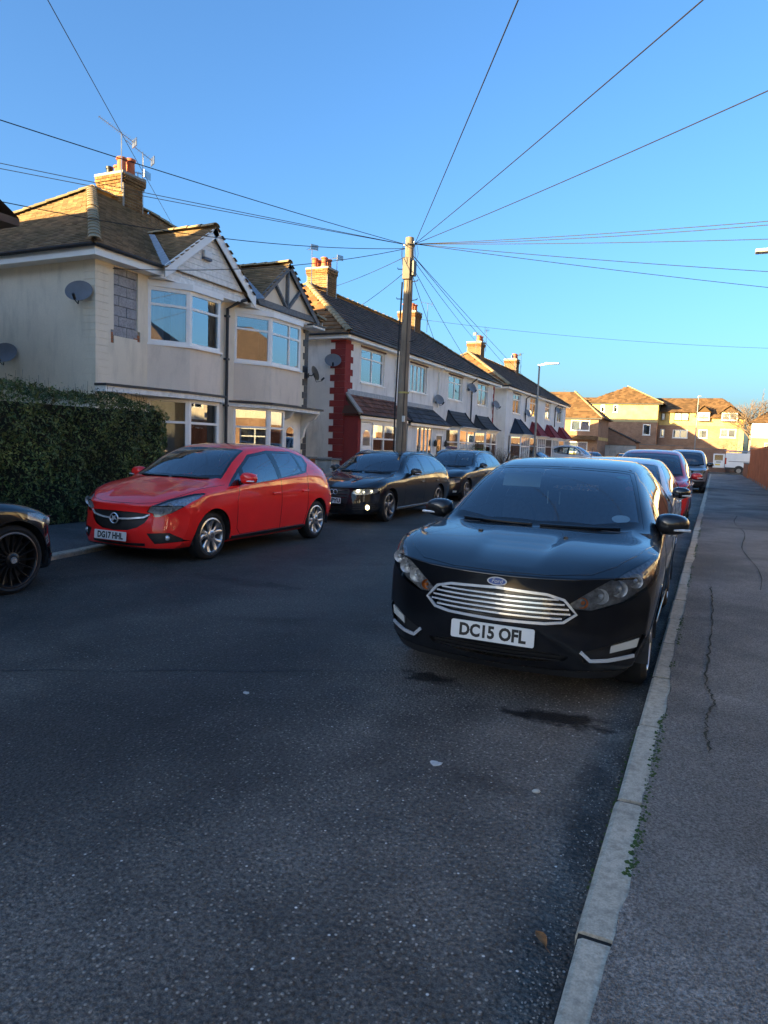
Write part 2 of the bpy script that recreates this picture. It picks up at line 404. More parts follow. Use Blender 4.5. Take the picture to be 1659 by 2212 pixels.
# ---------------------------------------------------------------- house materials
def m_render(name, base, grain=55, b=.25, stain=.10, brickish=False):
    t = NT(name); n1 = t.noise(.8, 4, .6); n2 = t.noise(grain, 3, .6); n3 = t.noise(4, 5, .65, vec=t.mapped((1, 1, .25)))
    col = t.mix(1, tuple(base), t.ramp(n1, [(.3, 1-stain), (.7, 1+stain*.4)]), 'MULTIPLY')
    col = t.mix(1, col, t.ramp(n3, [(.28, 1-stain*1.6), (.5, 1)]), 'MULTIPLY'); col = t.mix(1, col, t.ramp(n2, [(.3, .93), (.7, 1.04)]), 'MULTIPLY')
    t.set(color=col, rough=.9, spec=.2); t.bump(t.math('ADD', n2, t.math('MULTIPLY', n3, .8)), b, .006); return t.m
M_cream = m_render('render_cream', (.82, .73, .58)); M_cream2 = m_render('render_cream_pink', (.80, .69, .57))
M_white_r = m_render('render_white', (.82, .80, .755), stain=.14); M_white_b = m_render('render_pale', (.83, .82, .78), stain=.09)
M_redpaint = m_render('red_masonry_paint', (.27, .045, .042), grain=30)
M_upvc = plain('white_upvc', (.86, .85, .82), .35, var=.05, vscale=3)
M_upvc_old = plain('white_painted_timber', (.80, .79, .75), .55, var=.2, vscale=9, bump=.2, bscale=40)
M_dtrim = plain('dark_grey_trim', (.035, .038, .044), .55, var=.3, vscale=8)
M_gtimber = plain('weathered_grey_timber', (.16, .17, .18), .8, var=.35, vscale=14, bump=.3)
M_block = m_concrete('concrete_block', (.38, .375, .385), .5)
M_mortar = plain('mortar', (.34, .31, .27), .95, var=.2, vscale=20, bump=.3)
M_lead = plain('lead_flashing', (.30, .34, .38), .55, var=.3, vscale=9)
M_terra = plain('terracotta', (.46, .13, .055), .8, var=.25, vscale=12)
M_steel = plain('galvanised_metal', (.35, .36, .37), .35, metal=.9, var=.15)
M_dark = plain('dark_room', (.05, .045, .04), .95, var=0)
M_net = plain('net_curtain', (.56, .57, .58), .9, var=.08); M_drape = plain('drape', (.30, .16, .12), .9, var=.2); M_sand = plain('sand_drape', (.5, .44, .36), .9, var=.1)
M_pane = glassy('window_pane', (.72, .77, .78), .24, 1.5)
def m_tile(name, base, moss=.35, lichen=(.30, .22, .08), mossc=(.06, .065, .03)):
    t = NT(name); at = t.n('Attribute'); at.attribute_name = 'tone'
    col = t.mix(1, tuple(base), t.ramp(at.outputs['Fac'], [(0, .62), (1, 1.38)]), 'MULTIPLY')
    n1 = t.noise(.9, 5, .65); n2 = t.noise(26, 4, .65); n3 = t.noise(5, 4, .6)
    col = t.mix(t.math('MULTIPLY', t.ramp(n1, [(.42, 0), (.68, 1)]), moss), col, mossc)
    col = t.mix(t.math('MULTIPLY', t.ramp(n2, [(.55, 0), (.72, 1)]), t.ramp(n3, [(.4, 0), (.65, moss)])), col, lichen)
    t.set(color=col, rough=.88, spec=.25); t.bump(n2, .35, .008); return t.m
M_tile = m_tile('roof_tile_brown', (.25, .16, .085), .45); M_tile_g = m_tile('roof_tile_terrace', (.085, .062, .052), .25)
M_tile_sun = m_tile('roof_tile_sunlit', (.25, .12, .05), .2); M_slate = m_tile('slate_grey', (.055, .062, .072), .1); M_tile_r = m_tile('roof_tile_red', (.16, .07, .048), .12)  # orange tile puts sunlight into the terrace end hips; street slopes stay dark
M_ridge = m_tile('ridge_tile', (.33, .25, .15), .5)
def m_brick(name, c1, c2, sc=3.0):
    t = NT(name); oi = t.n('ObjectInfo'); n = t.noise(30, 4, .6); n2 = t.noise(sc, 4, .6)
    col = t.mix(oi.outputs['Random'], c1, c2); col = t.mix(1, col, t.ramp(n, [(.3, .6), (.7, 1.25)]), 'MULTIPLY'); col = t.mix(1, col, t.ramp(n2, [(.3, .7), (.7, 1.15)]), 'MULTIPLY')
    t.set(color=col, rough=.92, spec=.2); t.bump(n, .5, .008); return t.m
M_brick = m_brick('chimney_brick', (.17, .085, .035), (.30, .17, .07)); M_brick_o = m_brick('orange_brick', (.36, .13, .06), (.46, .2, .1))

# ---------------------------------------------------------------- house parts
def tri_in(p, poly):
    s = None
    for i in range(len(poly)):
        a, b = poly[i], poly[(i+1) % len(poly)]; c = (b[0]-a[0])*(p[1]-a[1])-(b[1]-a[1])*(p[0]-a[0])
        if abs(c) < 1e-9: continue
        if s is None: s = c > 0
        elif (c > 0) != s: return False
    return True
def tiles(name, pts, tw, gauge, th, mat, parent, jit=.004, under=None):
    """roof plane: pts[0]->pts[1] is the eave; one wedge per tile, course over course, on an underlay"""
    P = [Vector(p) for p in pts]; u = (P[1]-P[0]).normalized(); n = (P[1]-P[0]).cross(P[2]-P[0]).normalized()
    if n.z < 0: n = -n
    v = n.cross(u)
    if v.z < 0: v = -v
    Q = [((p-P[0]).dot(u), (p-P[0]).dot(v)) for p in P]
    u0, u1 = min(q[0] for q in Q), max(q[0] for q in Q); v1 = max(q[1] for q in Q)
    V = []; F = []; tone = []
    row = 0; y = -.05
    while y < v1-.02:
        x = u0-(tw/2 if row % 2 else 0)
        while x < u1:
            c = (x+tw/2, y+gauge/2)
            if tri_in((c[0], max(c[1], .01)), Q):
                h0 = th+rnd.uniform(0, jit); dx = rnd.uniform(0, .004)
                a = P[0]+u*(x+.003)+v*(y+rnd.uniform(-.006, .006)); b = a+u*(tw-.006); d = v*(gauge+.02)
                k = len(V); V += [a+n*h0, b+n*(h0+rnd.uniform(-jit, jit)), b+d+n*.004, a+d+n*.004, a, b]
                F += [(k, k+1, k+2, k+3), (k+4, k+5, k+1, k), (k+4, k, k+3), (k+5, k+2, k+1)]; t_ = rnd.random(); tone += [t_]*4
            x += tw
        y += gauge; row += 1
    mb = MB(); mb.add(V, F); me = mb.mesh(name)
    at = me.attributes.new('tone', 'FLOAT', 'FACE'); at.data.foreach_set('value', tone)
    o = link(name, me, mat, parent); o['kind'] = 'stuff'
    return o
def ridge_tiles(name, a, b, r, L, mat, parent, n=None):
    """half-round tiles laid in a row from a to b, each its own object with shared mesh"""
    a, b = Vector(a), Vector(b); d = b-a; k = max(1, round(d.length/L)); q = d.to_track_quat('Y', 'Z')
    mb = MB(); V = []; F = []; m = 7; ll = d.length/k
    for (yy, rr) in ((-.01, r*1.14), (ll+.03, r*.90)):
        for (ro) in (rr, rr-.018):
            V += [(ro*math.cos(math.pi*j/(m-1)), yy, ro*.62*math.sin(math.pi*j/(m-1))) for j in range(m)]
    for j in range(m-1):
        F += [(j, j+1, 2*m+j+1, 2*m+j), (m+j, 3*m+j, 3*m+j+1, m+j+1), (j, m+j, m+j+1, j+1), (2*m+j, 2*m+j+1, 3*m+j+1, 3*m+j)]
    F += [(0, 2*m, 3*m, m), (m-1, 2*m-1, 4*m-1, 3*m-1)]
    mb.add(V, F); me = mb.mesh(name, fix=True); smooth_by_angle(me, 45)
    at = me.attributes.new('tone', 'FLOAT', 'FACE'); at.data.foreach_set('value', [.55]*len(me.polygons))
    for i in range(k):
        o = link(name, me, mat, parent); o.location = a+d*(i/k); o.rotation_mode = 'QUATERNION'; o.rotation_quaternion = q
        o.location.z += rnd.uniform(-.008, .008)
def panes_grid(w, h, cols, rows, bar=.055, edge=.07):
    """cols, rows: fractions; returns pane rectangles"""
    out = []; W, H = w-2*edge, h-2*edge; x = edge
    for i, c in enumerate(cols):
        cw = W*c; y = edge
        for j, r in enumerate(rows):
            rh = H*r
            out.append((x+(bar/2 if i else 0), y+(bar/2 if j else 0), x+cw-(bar/2 if i < len(cols)-1 else 0), y+rh-(bar/2 if j < len(rows)-1 else 0))); y += rh
        x += cw
    return out
def curtain(parent, o, u, n, w, h, mat, back=.14, amp=.015, folds=9, gap=None):
    o, u, n = Vector(o), Vector(u).normalized(), Vector(n).normalized(); V = []; F = []; k = folds*4
    for i in range(k+1):
        s = i/k; p = o+u*(w*s)-n*(back+amp*math.sin(s*folds*2*math.pi)+amp*.4*math.sin(s*31)); V += [p, p+Vector((0, 0, h))]
    for i in range(k):
        if gap and gap[0] < (i+.5)/k < gap[1]: continue
        F.append((2*i, 2*i+2, 2*i+3, 2*i+1))
    mb = MB(); mb.add(V, F); return mb.build('curtain', mat, parent, smooth=True, fix=False)
def window(parent, o, u, n, w, h, rects, mat=None, cur=None, t=.07, inset=.0, glass=None, sill=0, name='window', gap=None, cw=(0, 1), ch=(0, 1), pad=None):
    o, u, n = Vector(o), Vector(u).normalized(), Vector(n).normalized(); o = o-n*inset
    f = MB().holes(o, u, n, w, h, rects, t).build(name, mat or M_upvc, parent, fix=True)
    for r in rects:
        c = o+u*((r[0]+r[2])/2)+Vector((0, 0, (r[1]+r[3])/2))-n*(t*.5)
        MB().obox(c, u*((r[2]-r[0])/2+.006), n*.006, Vector((0, 0, (r[3]-r[1])/2+.006))).build('pane', glass or M_pane, f)
        if pad:     # opening light: its own proud sash frame
            pass
    if cur: curtain(f, o+u*(w*cw[0])+Vector((0, 0, h*ch[0])), u, n, w*(cw[1]-cw[0]), h*(ch[1]-ch[0]), cur, t+.09, gap=gap, folds=max(3, int(w*7)))
    if sill:
        c = o+u*(w/2)+n*(sill/2-.01)+Vector((0, 0, -.022)); MB().obox(c, u*(w/2+.05), n*(sill/2+.03), Vector((0, 0, .02))).build('sill', mat or M_upvc, f)
    return f
def sash(parent, o, u, n, w, h, mat=None):
    """proud frame of an opening light"""
    o, n = Vector(o), Vector(n).normalized()
    return MB().holes(o+n*.016, u, n, w, h, [(.04, .04, w-.04, h-.04)], .0155).build('sash', mat or M_upvc, parent)
BRICK = MB().box(-.5, -.5, -.5, .5, .5, .5).mesh('brick', fix=True)
def brick_ring(parent, x0, x1, y0, y1, z, course, odd, mat, join=None, grow=0):
    x0 -= grow; x1 += grow; y0 -= grow; y1 += grow
    def run(L):
        n = max(1, round(L/.225)); w = L/n
        return [(i*w+w/2, w) for i in range(n)] if not odd else [(w/4, w/2)]+[(w/2+i*w+w/2, w) for i in range(n-1)]+[(L-w/4, w/2)]
    for (c, w) in run(x1-x0):
        for yy in (y0, y1): put_brick(parent, (x0+c, yy, z+course/2), (w-.012, .06, course-.014), mat, join)
    for (c, w) in run(y1-y0-.06):
        for xx in (x0, x1): put_brick(parent, (xx, y0+.03+c, z+course/2), (.06, w-.012, course-.014), mat, join)
def put_brick(parent, c, s, mat, join):
    if join is not None: join.box(c[0]-s[0]/2, c[1]-s[1]/2, c[2]-s[2]/2, c[0]+s[0]/2, c[1]+s[1]/2, c[2]+s[2]/2); return
    o = bpy.data.objects.new('brick', BRICK); C.objects.link(o); o.parent = parent; o.location = (c[0]+rnd.uniform(-.004, .004), c[1]+rnd.uniform(-.004, .004), c[2]); o.scale = s
BRICK.materials.append(M_brick)
def chimney(parent, x0, x1, y0, y1, zb, zt, pots, real=True, pot_h=.42):
    core = MB().box(x0+.012, y0+.012, zb, x1-.012, y1-.012, zt-.02); core.box(x0-.045, y0-.045, zt-.02, x1+.045, y1+.045, zt+.02)
    core.prism([(x0-.04, y0-.04, zt+.02), (x1+.04, y0-.04, zt+.02), (x1+.04, y1+.04, zt+.02), (x0-.04, y1+.04, zt+.02)], (0, 0, .03))
    ch = core.build('chimney', M_mortar, parent); k = 0; z = zb; course = .078; j = None if real else MB()
    nc = int((zt-.02-zb)/course)
    while k < nc:
        g = .05 if k >= nc-2 else .025 if k == nc-3 else 0
        brick_ring(ch, x0+.028, x1-.028, y0+.028, y1-.028, z, course, k % 2, M_brick, j, g); z += course; k += 1
    if j is not None: o = j.build('brickwork', M_brick, ch, fix=False); o['kind'] = 'stuff'
    for (px, py, r, h, kind) in pots:
        mb = MB()
        if kind == 'pot': mb.lathe([(r*.98, 0), (r*.9, h*.5), (r*.86, h*.84), (r*1.12, h*.86), (r*1.14, h*.97), (r, h), (r*.78, h), (r*.74, h*.4)], n=18)
        else: mb.lathe([(r, 0), (r, h), (r*1.25, h), (r*1.25, h*1.3), (r*.3, h*1.45)], n=14)
        o = mb.build('chimney_pot' if kind == 'pot' else 'flue_cowl', M_terra if kind == 'pot' else M_black, ch, smooth=False, auto=40); o.location = (px, py, zt+.04)
        if kind == 'pot':
            mb = MB(); mb.lathe([(r*1.9, 0), (r*1.3, .07), (r*.95, .10)], n=14); q = mb.build('flaunching', M_mortar, ch, auto=50); q.location = (px, py, zt+.02)
    return ch
def gutter(parent, a, b, n, mat, r=.055):
    a, b, n = Vector(a), Vector(b), Vector(n).normalized(); V = []; F = []; m = 6
    for p in (a, b):
        for k in range(m): t_ = math.pi*k/(m-1); V.append(p+n*(r-r*math.cos(t_))+Vector((0, 0, -r*math.sin(t_))))
    for k in range(m-1): F.append((k, k+1, m+k+1, m+k))
    mb = MB(); mb.add(V, F); o = mb.build('gutter', mat, parent, fix=False, smooth=True)
    s = o.modifiers.new('thick', 'SOLIDIFY'); s.thickness = .006
    return o
def downpipe(parent, pts, mat, r=.035): return MB().tube(pts, r, 8).build('downpipe', mat, parent, auto=50)
def bay(parent, plan, z0, zs, zh, zt, mat_wall, layouts, cur=None, mat_fr=None, gap=None, cmats=None):
    """canted bay storey: wall below the sill zs, window zs..zh on each face, head zh..zt. plan: 4 points"""
    mb = MB(); fr = []
    for i in range(3):
        a, b = Vector((*plan[i], 0)), Vector((*plan[i+1], 0)); u = (b-a); w = u.length; u.normalize(); n = Vector((u.y, -u.x, 0))
        if z0 < zs: mb.obox((a+b)/2-n*.05+Vector((0, 0, (z0+zs)/2)), u*(w/2), n*.05, Vector((0, 0, (zs-z0)/2)))
    if z0 < zs: mb.build('bay_wall', mat_wall, parent)
    for i in range(3):
        a, b = Vector((*plan[i], 0)), Vector((*plan[i+1], 0)); u = (b-a); w = u.length; u.normalize(); n = Vector((u.y, -u.x, 0))
        L = layouts[i]
        window(parent, a+Vector((0, 0, zs)), u, n, w, zh-zs, panes_grid(w, zh-zs, L[0], L[1], edge=.085), mat_fr or M_upvc, cur if not cmats else cmats[i], inset=.012, gap=gap)
    c = sum((Vector((*p, 0)) for p in plan), Vector())/4
    out = [(p[0]+(.07 if p[0] > min(q[0] for q in plan)+.05 else 0), p[1]) for p in plan]
    MB().prism([(x, y, zh) for x, y in out], (0, 0, zt-zh)).build('bay_head', mat_fr or M_upvc, parent)
    MB().prism([(x, y, zs-.045) for x, y in out], (0, 0, .044)).build('bay_sill', mat_fr or M_upvc, parent)
def quoins(parent, x, y, z0, z1, mat, h=.2, side=-1, big=.3, small=.2, t=.02, wrap=True):
    """toothed corner blocks on the front (faces +X) and on the end wall (faces side*Y)"""
    z = z0; k = 0
    while z < z1-.02:
        hh = min(h, z1-z); w = big if k % 2 else small; w2 = small if k % 2 else big
        mb = MB().box(x-.05, min(y, y-side*w), z, x+t, max(y, y-side*w), z+hh-.004)
        if wrap: mb = MB().box(x-w2, min(y+side*t, y-side*w), z, x+t, max(y+side*t, y-side*w), z+hh-.004)
        mb.build('quoin', mat, parent); z += hh; k += 1

# ---------------------------------------------------------------- houses on the hedge side
def clip_y(poly, ya, yb):
    def half(P, f):
        out = []
        for i in range(len(P)):
            a, b = P[i], P[(i+1) % len(P)]; fa, fb = f(a), f(b)
            if fa >= 0: out.append(a)
            if (fa >= 0) != (fb >= 0): s = fa/(fa-fb); out.append(tuple(a[k]+(b[k]-a[k])*s for k in range(3)))
        return out
    return half(half(poly, lambda p: p[1]-ya), lambda p: yb-p[1])
def hip_roof(parent, xe, xr, xb, y0, y1, ze, zr, run, ya, yb, tile, mat_f, mat_h, tw, gauge, hip0=True, hip1=True, th=.022, cuts=(), ridge_m=None):
    """share ya..yb of a hipped roof: eave at xe (street) and xb (back), ridge at xr"""
    A, B = (xr, y0+run, zr), (xr, y1-run, zr)
    front = clip_y([(xe, y0, ze), (xe, y1, ze), B, A], ya, yb)
    back = clip_y([(xb, y0, ze), (xb, y1, ze), B, A], ya, yb)
    rf = MB()
    for pl in (front, back):
        rf.poly([(p[0], p[1], p[2]-.012) for p in pl])
    roof = None
    if ya <= y0+1e-3: rf.poly([(p[0], p[1], p[2]-.012) for p in [(xe, y0, ze), (xb, y0, ze), A]])
    if yb >= y1-1e-3: rf.poly([(p[0], p[1], p[2]-.012) for p in [(xe, y1, ze), (xb, y1, ze), B]])
    roof = rf.build('roof', mat_f, parent)
    # order so the eave comes first
    fp = sorted([p for p in front if abs(p[2]-ze) < 1e-4], key=lambda p: p[1]); tp = [p for p in front if abs(p[2]-ze) >= 1e-4]
    tp.sort(key=lambda p: -p[1]); tiles('roof_tiles', fp+tp, tw, gauge, th, mat_f, roof)
    if ya <= y0+1e-3:
        tiles('roof_tiles', [(xb, y0, ze), (xe, y0, ze), A], tw, gauge, th, mat_h, roof)
        ridge_tiles('hip_tile', (xe+.03, y0-.03, ze+.02), (A[0], A[1], A[2]+.03), .13, .3, ridge_m or M_ridge, roof)
        ridge_tiles('hip_tile', (xb, y0, ze+.02), (A[0], A[1], A[2]+.03), .13, .3, ridge_m or M_ridge, roof)
    if yb >= y1-1e-3: ridge_tiles('hip_tile', (xe, y1, ze+.02), (B[0], B[1], B[2]+.03), .13, .3, ridge_m or M_ridge, roof)
    ra, rb = max(ya, A[1]), min(yb, B[1])
    if rb > ra: ridge_tiles('ridge_tile', (xr, ra, zr+.03), (xr, rb, zr+.03), .13, .45, ridge_m or M_ridge, roof)
    return roof
def shell(parent, xf, xb, ya, yb, z1, holes, mat, side0=False, side1=False, extra=None):
    """front wall with openings, back wall, party or end walls"""
    mb = MB().holes((xf, ya, 0), (0, 1, 0), (1, 0, 0), yb-ya, z1, holes, .24)
    mb.box(xb, ya, 0, xb+.2, yb, z1); mb.box(xb+.2, ya, 0, xf-.24, ya+(.2 if side0 else .1), z1); mb.box(xb+.2, yb-(.2 if side1 else .1), 0, xf-.24, yb, z1)
    w = mb.build('wall', mat, parent)
    MB().box(xb+.2, ya+.2, 2.5, xf-.3, yb-.2, 2.6).build('upper_floor', M_dark, parent)
    MB().box(-13.6, ya+.2, 0, -13.5, yb-.2, z1).build('inner_wall', M_dark, parent)
    return w
XF = -11.8
# --- A: cream house with the block patch, white gable
A_ = thing('semi_detached_house', 'cream rendered house with white gable and bare grey blockwork patch, beside the hedge', 'house', (XF, 10.86, 0)); A_loc = Vector((XF, 10.86, 0))
def at0(o):     # parts are modelled in world metres; keep them so under an Empty standing at the house's base
    pass
HOUSES = []
def house(name, label, y):
    h = thing(name, label, 'house', (0, 0, 0), 0, 'houses along the street'); HOUSES.append((h, Vector((XF, y, 0)))); return h
bpy.data.objects.remove(A_)
A_ = house('semi_detached_house', 'cream rendered house with white gable and bare grey blockwork patch, beside the hedge', 10.86)
y0, yp, y1 = 10.86, 15.15, 19.22
bayA = [(XF, 12.33), (XF+.55, 13.12), (XF+.55, 14.24), (XF, 14.9)]
bayB = [(XF, 15.5), (XF+.55, 16.42), (XF+.55, 17.96), (XF, 18.62)]
holesA = [(12.36-y0, .5, 14.87-y0, 2.5), (12.36-y0, 2.7, 14.87-y0, 4.95), (11.35-y0, 3.66, 12.04-y0, 5.1), (11.27-y0, 3.5, 11.36-y0, 3.78), (12.03-y0, 3.62, 12.12-y0, 3.84), (11.0-y0, .12, 11.95-y0, 2.2)]
shell(A_, XF, -19.0, y0, yp, 5.2, holesA, M_cream, side0=True)
# corner piers of painted brick courses
for k in range(33):
    z = .3+k*.148
    MB().box(XF-.34, y0-.012, z, XF+.012, y0+.34, z+.136).build('painted_brick', M_cream, A_)
# block patch: blocks laid in courses, brick ends showing at the bottom
MB().box(XF-.22, 11.2, 3.46, XF-.075, 12.2, 5.15).build('patch_backing', M_mortar, A_)
zz = 3.66; r = 0
while zz < 5.08:
    h = .215; y = 11.30-(.22 if r % 2 else 0)
    while y < 12.06:
        a, b = max(y, 11.30), min(y+.44, 12.09)
        if b-a > .05: MB().box(XF-.1, a+.006, zz+.006, XF-.03+rnd.uniform(-.006, .006), b-.006, min(zz+h-.006, 5.14)).build('concrete_block', M_block, A_, bevel=.006)
        y += .44
    zz += h; r += 1
for k, (a, b, z) in enumerate([(11.27, 11.42, 3.5), (11.27, 11.36, 3.58), (11.44, 11.6, 3.56), (11.95, 12.12, 3.62), (11.27, 11.35, 3.66), (12.05, 12.12, 3.7)]):
    MB().box(XF-.1, a, z, XF-.02, b, z+.07).build('bare_brick', M_brick_o, A_, bevel=.005)
lay1 = ([1], [.72, .28])
bay(A_, bayA, 2.6, 3.66, 4.92, 5.06, M_cream2, (lay1, lay1, lay1), M_net, gap=(.42, .6))
bay(A_, bayA, 0, .62, 2.44, 2.5, M_cream2, (lay1, lay1, lay1), cmats=(M_sand, M_net, M_net))
o = MB().prism([(XF, y0-.04, 2.56), (XF+.34, y0-.04, 2.56), (XF+.72, 12.9, 2.56), (XF+.72, 14.3, 2.56), (XF, 15.0, 2.56)], (0, 0, .05)).build('bay_canopy', M_dtrim, A_)
MB().prism([(XF, y0-.02, 2.44), (XF+.31, y0-.02, 2.44), (XF+.68, 12.92, 2.44), (XF+.68, 14.26, 2.44), (XF, 14.96, 2.44)], (0, 0, .119)).build('canopy_fascia', M_upvc_old, A_)
dr = MB().box(XF-.1, 11.0, .12, XF-.05, 11.95, 2.2).build('door', M_upvc, A_); MB().box(XF-.052, 11.12, 1.2, XF-.045, 11.83, 2.05).build('door_pane', M_pane, dr); MB().tube([(XF-.03, 11.85, 1.0), (XF-.03, 11.85, 1.14)], .012, 6).build('handle', M_steel, dr)
XE, XR, XB = -11.42, -15.35, -19.3
roofA = hip_roof(A_, XE, XR, XB, 10.5, 19.6, 5.33, 7.95, 3.5, 10.5, yp, 0, M_tile, M_tile, .17, .105)
def fascia(parent, pts, z0, z1, mat, n=None, t=.025):
    for a, b in zip(pts[:-1], pts[1:]): MB().bar((a[0], a[1], (z0+z1)/2), (b[0], b[1], (z0+z1)/2), t, z1-z0).build('fascia', mat, parent)
fascia(A_, [(-19.0, 10.56), (XE-.06, 10.56)], 5.12, 5.29, M_upvc); fascia(A_, [(XE-.06, 10.545), (XE-.06, 12.5)], 5.12, 5.29, M_upvc)
MB().box(-19, 10.57, 5.125, XE-.08, 10.86, 5.15).build('soffit', M_upvc, A_); MB().box(XF, 10.87, 5.125, XE-.08, 12.5, 5.15).build('soffit', M_upvc, A_)
gutter(A_, (-19.2, 10.53, 5.33), (XE, 10.53, 5.33), (0, -1, 0), M_dtrim); gutter(A_, (XE-.04, 10.48, 5.33), (XE-.04, 12.45, 5.33), (1, 0, 0), M_dtrim)
chimney(A_, -16.0, -15.02, 14.78, 15.55, 7.35, 8.62, [(-15.3, 15.0, .13, .45, 'pot'), (-15.3, 15.32, .13, .52, 'pot'), (-15.75, 15.0, .08, .2, 'cowl'), (-15.75, 15.32, .12, .4, 'pot')])
def gable(parent, ap, fl, fr, xg, zlow, mat_roof, xback=None):
    """little cross-gable roof: apex ap=(y,z), feet fl, fr =(y,z) in plane xg; runs back into the main slope"""
    sl = (7.95-5.33)/(15.35-11.42); xr = XE-(ap[1]-5.33)/sl; 
    g_ = MB(); L = [(xg, fl[0], fl[1]), (xg, ap[0], ap[1]), (xr-.1, ap[0], ap[1]), (XE-(fl[1]-5.33)/sl-.1, fl[0], fl[1])]; Rr = [(xg, fr[0], fr[1]), (xg, ap[0], ap[1]), (xr-.1, ap[0], ap[1]), (XE-(fr[1]-5.33)/sl-.1, fr[0], fr[1])]
    for q in (L, Rr): g_.poly([(p[0], p[1], p[2]-.012) for p in q])
    ro = g_.build('gable_roof', mat_roof, parent)
    tiles('roof_tiles', [L[3], L[0], L[1], L[2]], .17, .105, .022, mat_roof, ro); tiles('roof_tiles', [Rr[0], Rr[3], Rr[2], Rr[1]], .17, .105, .022, mat_roof, ro)
    ridge_tiles('ridge_tile', (xg+.02, ap[0], ap[1]+.03), (xr, ap[0], ap[1]+.03), .12, .4, M_ridge, ro)
    MB().poly([(L[3][0]+.34, fl[0]-.02, fl[1]+.03), (L[3][0]+.02, fl[0]-.02, fl[1]+.03), (xr-.02, ap[0]-.12, ap[1]+.0), (xr+.3, ap[0]-.2, ap[1]-.06)]).build('lead_valley', M_lead, ro, fix=False)
    return ro
gable(A_, (14.08, 6.62), (12.38, 5.3), (15.70, 5.3), -11.32, 5.1, M_tile)
# white boards and bargeboards of the gable
xg = -11.33
MB().prism([(xg-.13, 12.5, 5.12), (xg-.13, 14.08, 6.52), (xg-.13, 15.66, 5.12)], (-.02, 0, 0)).build('gable_backing', M_upvc_old, A_)
z = 5.1; k = 0
while z < 6.4:
    hw = (6.50-z-.05)/(6.50-5.1)*1.6; h2 = (6.50-z-.175)/(6.50-5.1)*1.6
    MB().prism([(xg-.105, 14.08-hw, z), (xg-.105, 14.08+hw, z), (xg-.105, 14.08+max(h2, .02), z+.125), (xg-.105, 14.08-max(h2, .02), z+.125)], (-.024, 0, 0)).build('gable_board', M_upvc_old, A_); z += .133
MB().box(XF-.02, 12.35, 5.07, xg-.1, 15.1, 5.1).build('gable_soffit', M_upvc, A_)
def barge(parent, a, b, mat, w=.2, x=xg, t=.03, name='bargeboard'):
    a, b = Vector((x, a[0], a[1])), Vector((x, b[0], b[1])); d = (b-a).normalized(); pn = d.cross(Vector((1, 0, 0)))
    if pn.z > 0: pn = -pn
    return MB().prism([a, b, b+pn*w, a+pn*w], (t, 0, 0)).build(name, mat, parent)
barge(A_, (12.36, 5.34), (14.085, 6.63), M_upvc, .2); barge(A_, (15.74, 5.32), (14.08, 6.63), M_upvc, .2)
MB().prism([(xg+.001, 12.36, 5.34), (xg+.001, 12.36, 5.06), (xg+.001, 12.72, 5.3), (xg+.001, 12.75, 5.42)], (.027, 0, 0)).build('bargeboard_foot', M_upvc, A_)
MB().prism([(xg+.001, 15.76, 5.33), (xg+.001, 15.76, 5.02), (xg+.001, 15.42, 5.28), (xg+.001, 15.38, 5.42)], (.027, 0, 0)).build('bargeboard_foot', M_upvc, A_)
ab = MB().box(xg-.1, 13.73, 5.86, xg-.02, 14.0, 6.02).build('alarm_box', plain('alarm_white', (.72, .72, .7), .4), A_, bevel=.02); MB().box(xg-.1, 13.72, 5.80, xg-.015, 14.01, 5.86).build('alarm_base', plain('alarm_blue', (.09, .10, .13), .4), ab, bevel=.01)
downpipe(A_, [(XF+.45, 15.42, 5.18), (XF+.35, 15.3, 5.12), (XF+.07, 15.12, 4.92), (XF+.07, 15.12, 0)], M_dtrim, .04)
for z in (1.2, 2.4, 3.6, 4.7): MB().box(XF, 15.06, z, XF+.11, 15.18, z+.05).build('pipe_clip', M_dtrim, A_)
# --- B: cream house with dark timbered gable
B_ = house('semi_detached_house', 'cream rendered house with grey timber framed gable and black quoins', 15.15)
holesB = [(15.53-yp, .5, 18.59-yp, 2.46), (15.53-yp, 2.7, 18.59-yp, 4.95)]
shell(B_, XF, -19.0, yp, y1, 5.2, holesB, M_cream, side1=True)
layF = ([.62, .38], [.7, .3])
bay(B_, bayB, 2.6, 3.62, 4.9, 5.04, M_cream2, (lay1, layF, lay1), None)
bay(B_, [(XF, 15.5), (XF+.55, 16.42), (XF+.55, 17.2), (XF, 17.5)], 0, .62, 2.44, 2.5, M_cream2, (lay1, lay1, lay1), cmats=(M_drape, M_net, M_net))
MB().prism([(XF, 15.3, 2.52), (XF+.72, 16.3, 2.52), (XF+.72, 17.34, 2.52), (XF+.75, 19.05, 2.5), (XF, 19.2, 2.5)], (0, 0, .055)).build('porch_canopy', M_dtrim, B_)
MB().prism([(XF, 15.34, 2.42), (XF+.67, 16.33, 2.42), (XF+.67, 17.34, 2.42), (XF+.7, 18.9, 2.4), (XF, 19.1, 2.4)], (0, 0, .098)).build('canopy_fascia', M_upvc_old, B_)
for yy in (17.55, 18.95):
    mb = MB(); mb.prism([(XF, yy-.05, 2.42), (XF+.62, yy-.05, 2.42), (XF+.5, yy-.05, 2.25), (XF+.3, yy-.05, 2.16), (XF+.16, yy-.05, 1.95), (XF+.1, yy-.05, 1.7), (XF, yy-.05, 1.6)], (0, .1, 0)); mb.build('porch_bracket', M_upvc, B_)
MB().box(XF, 17.62, .1, XF+.04, 18.85, 2.42).build('door_frame', M_upvc, B_); dr = MB().box(XF+.042, 17.8, .12, XF+.06, 18.65, 2.12).build('door', M_upvc, B_)
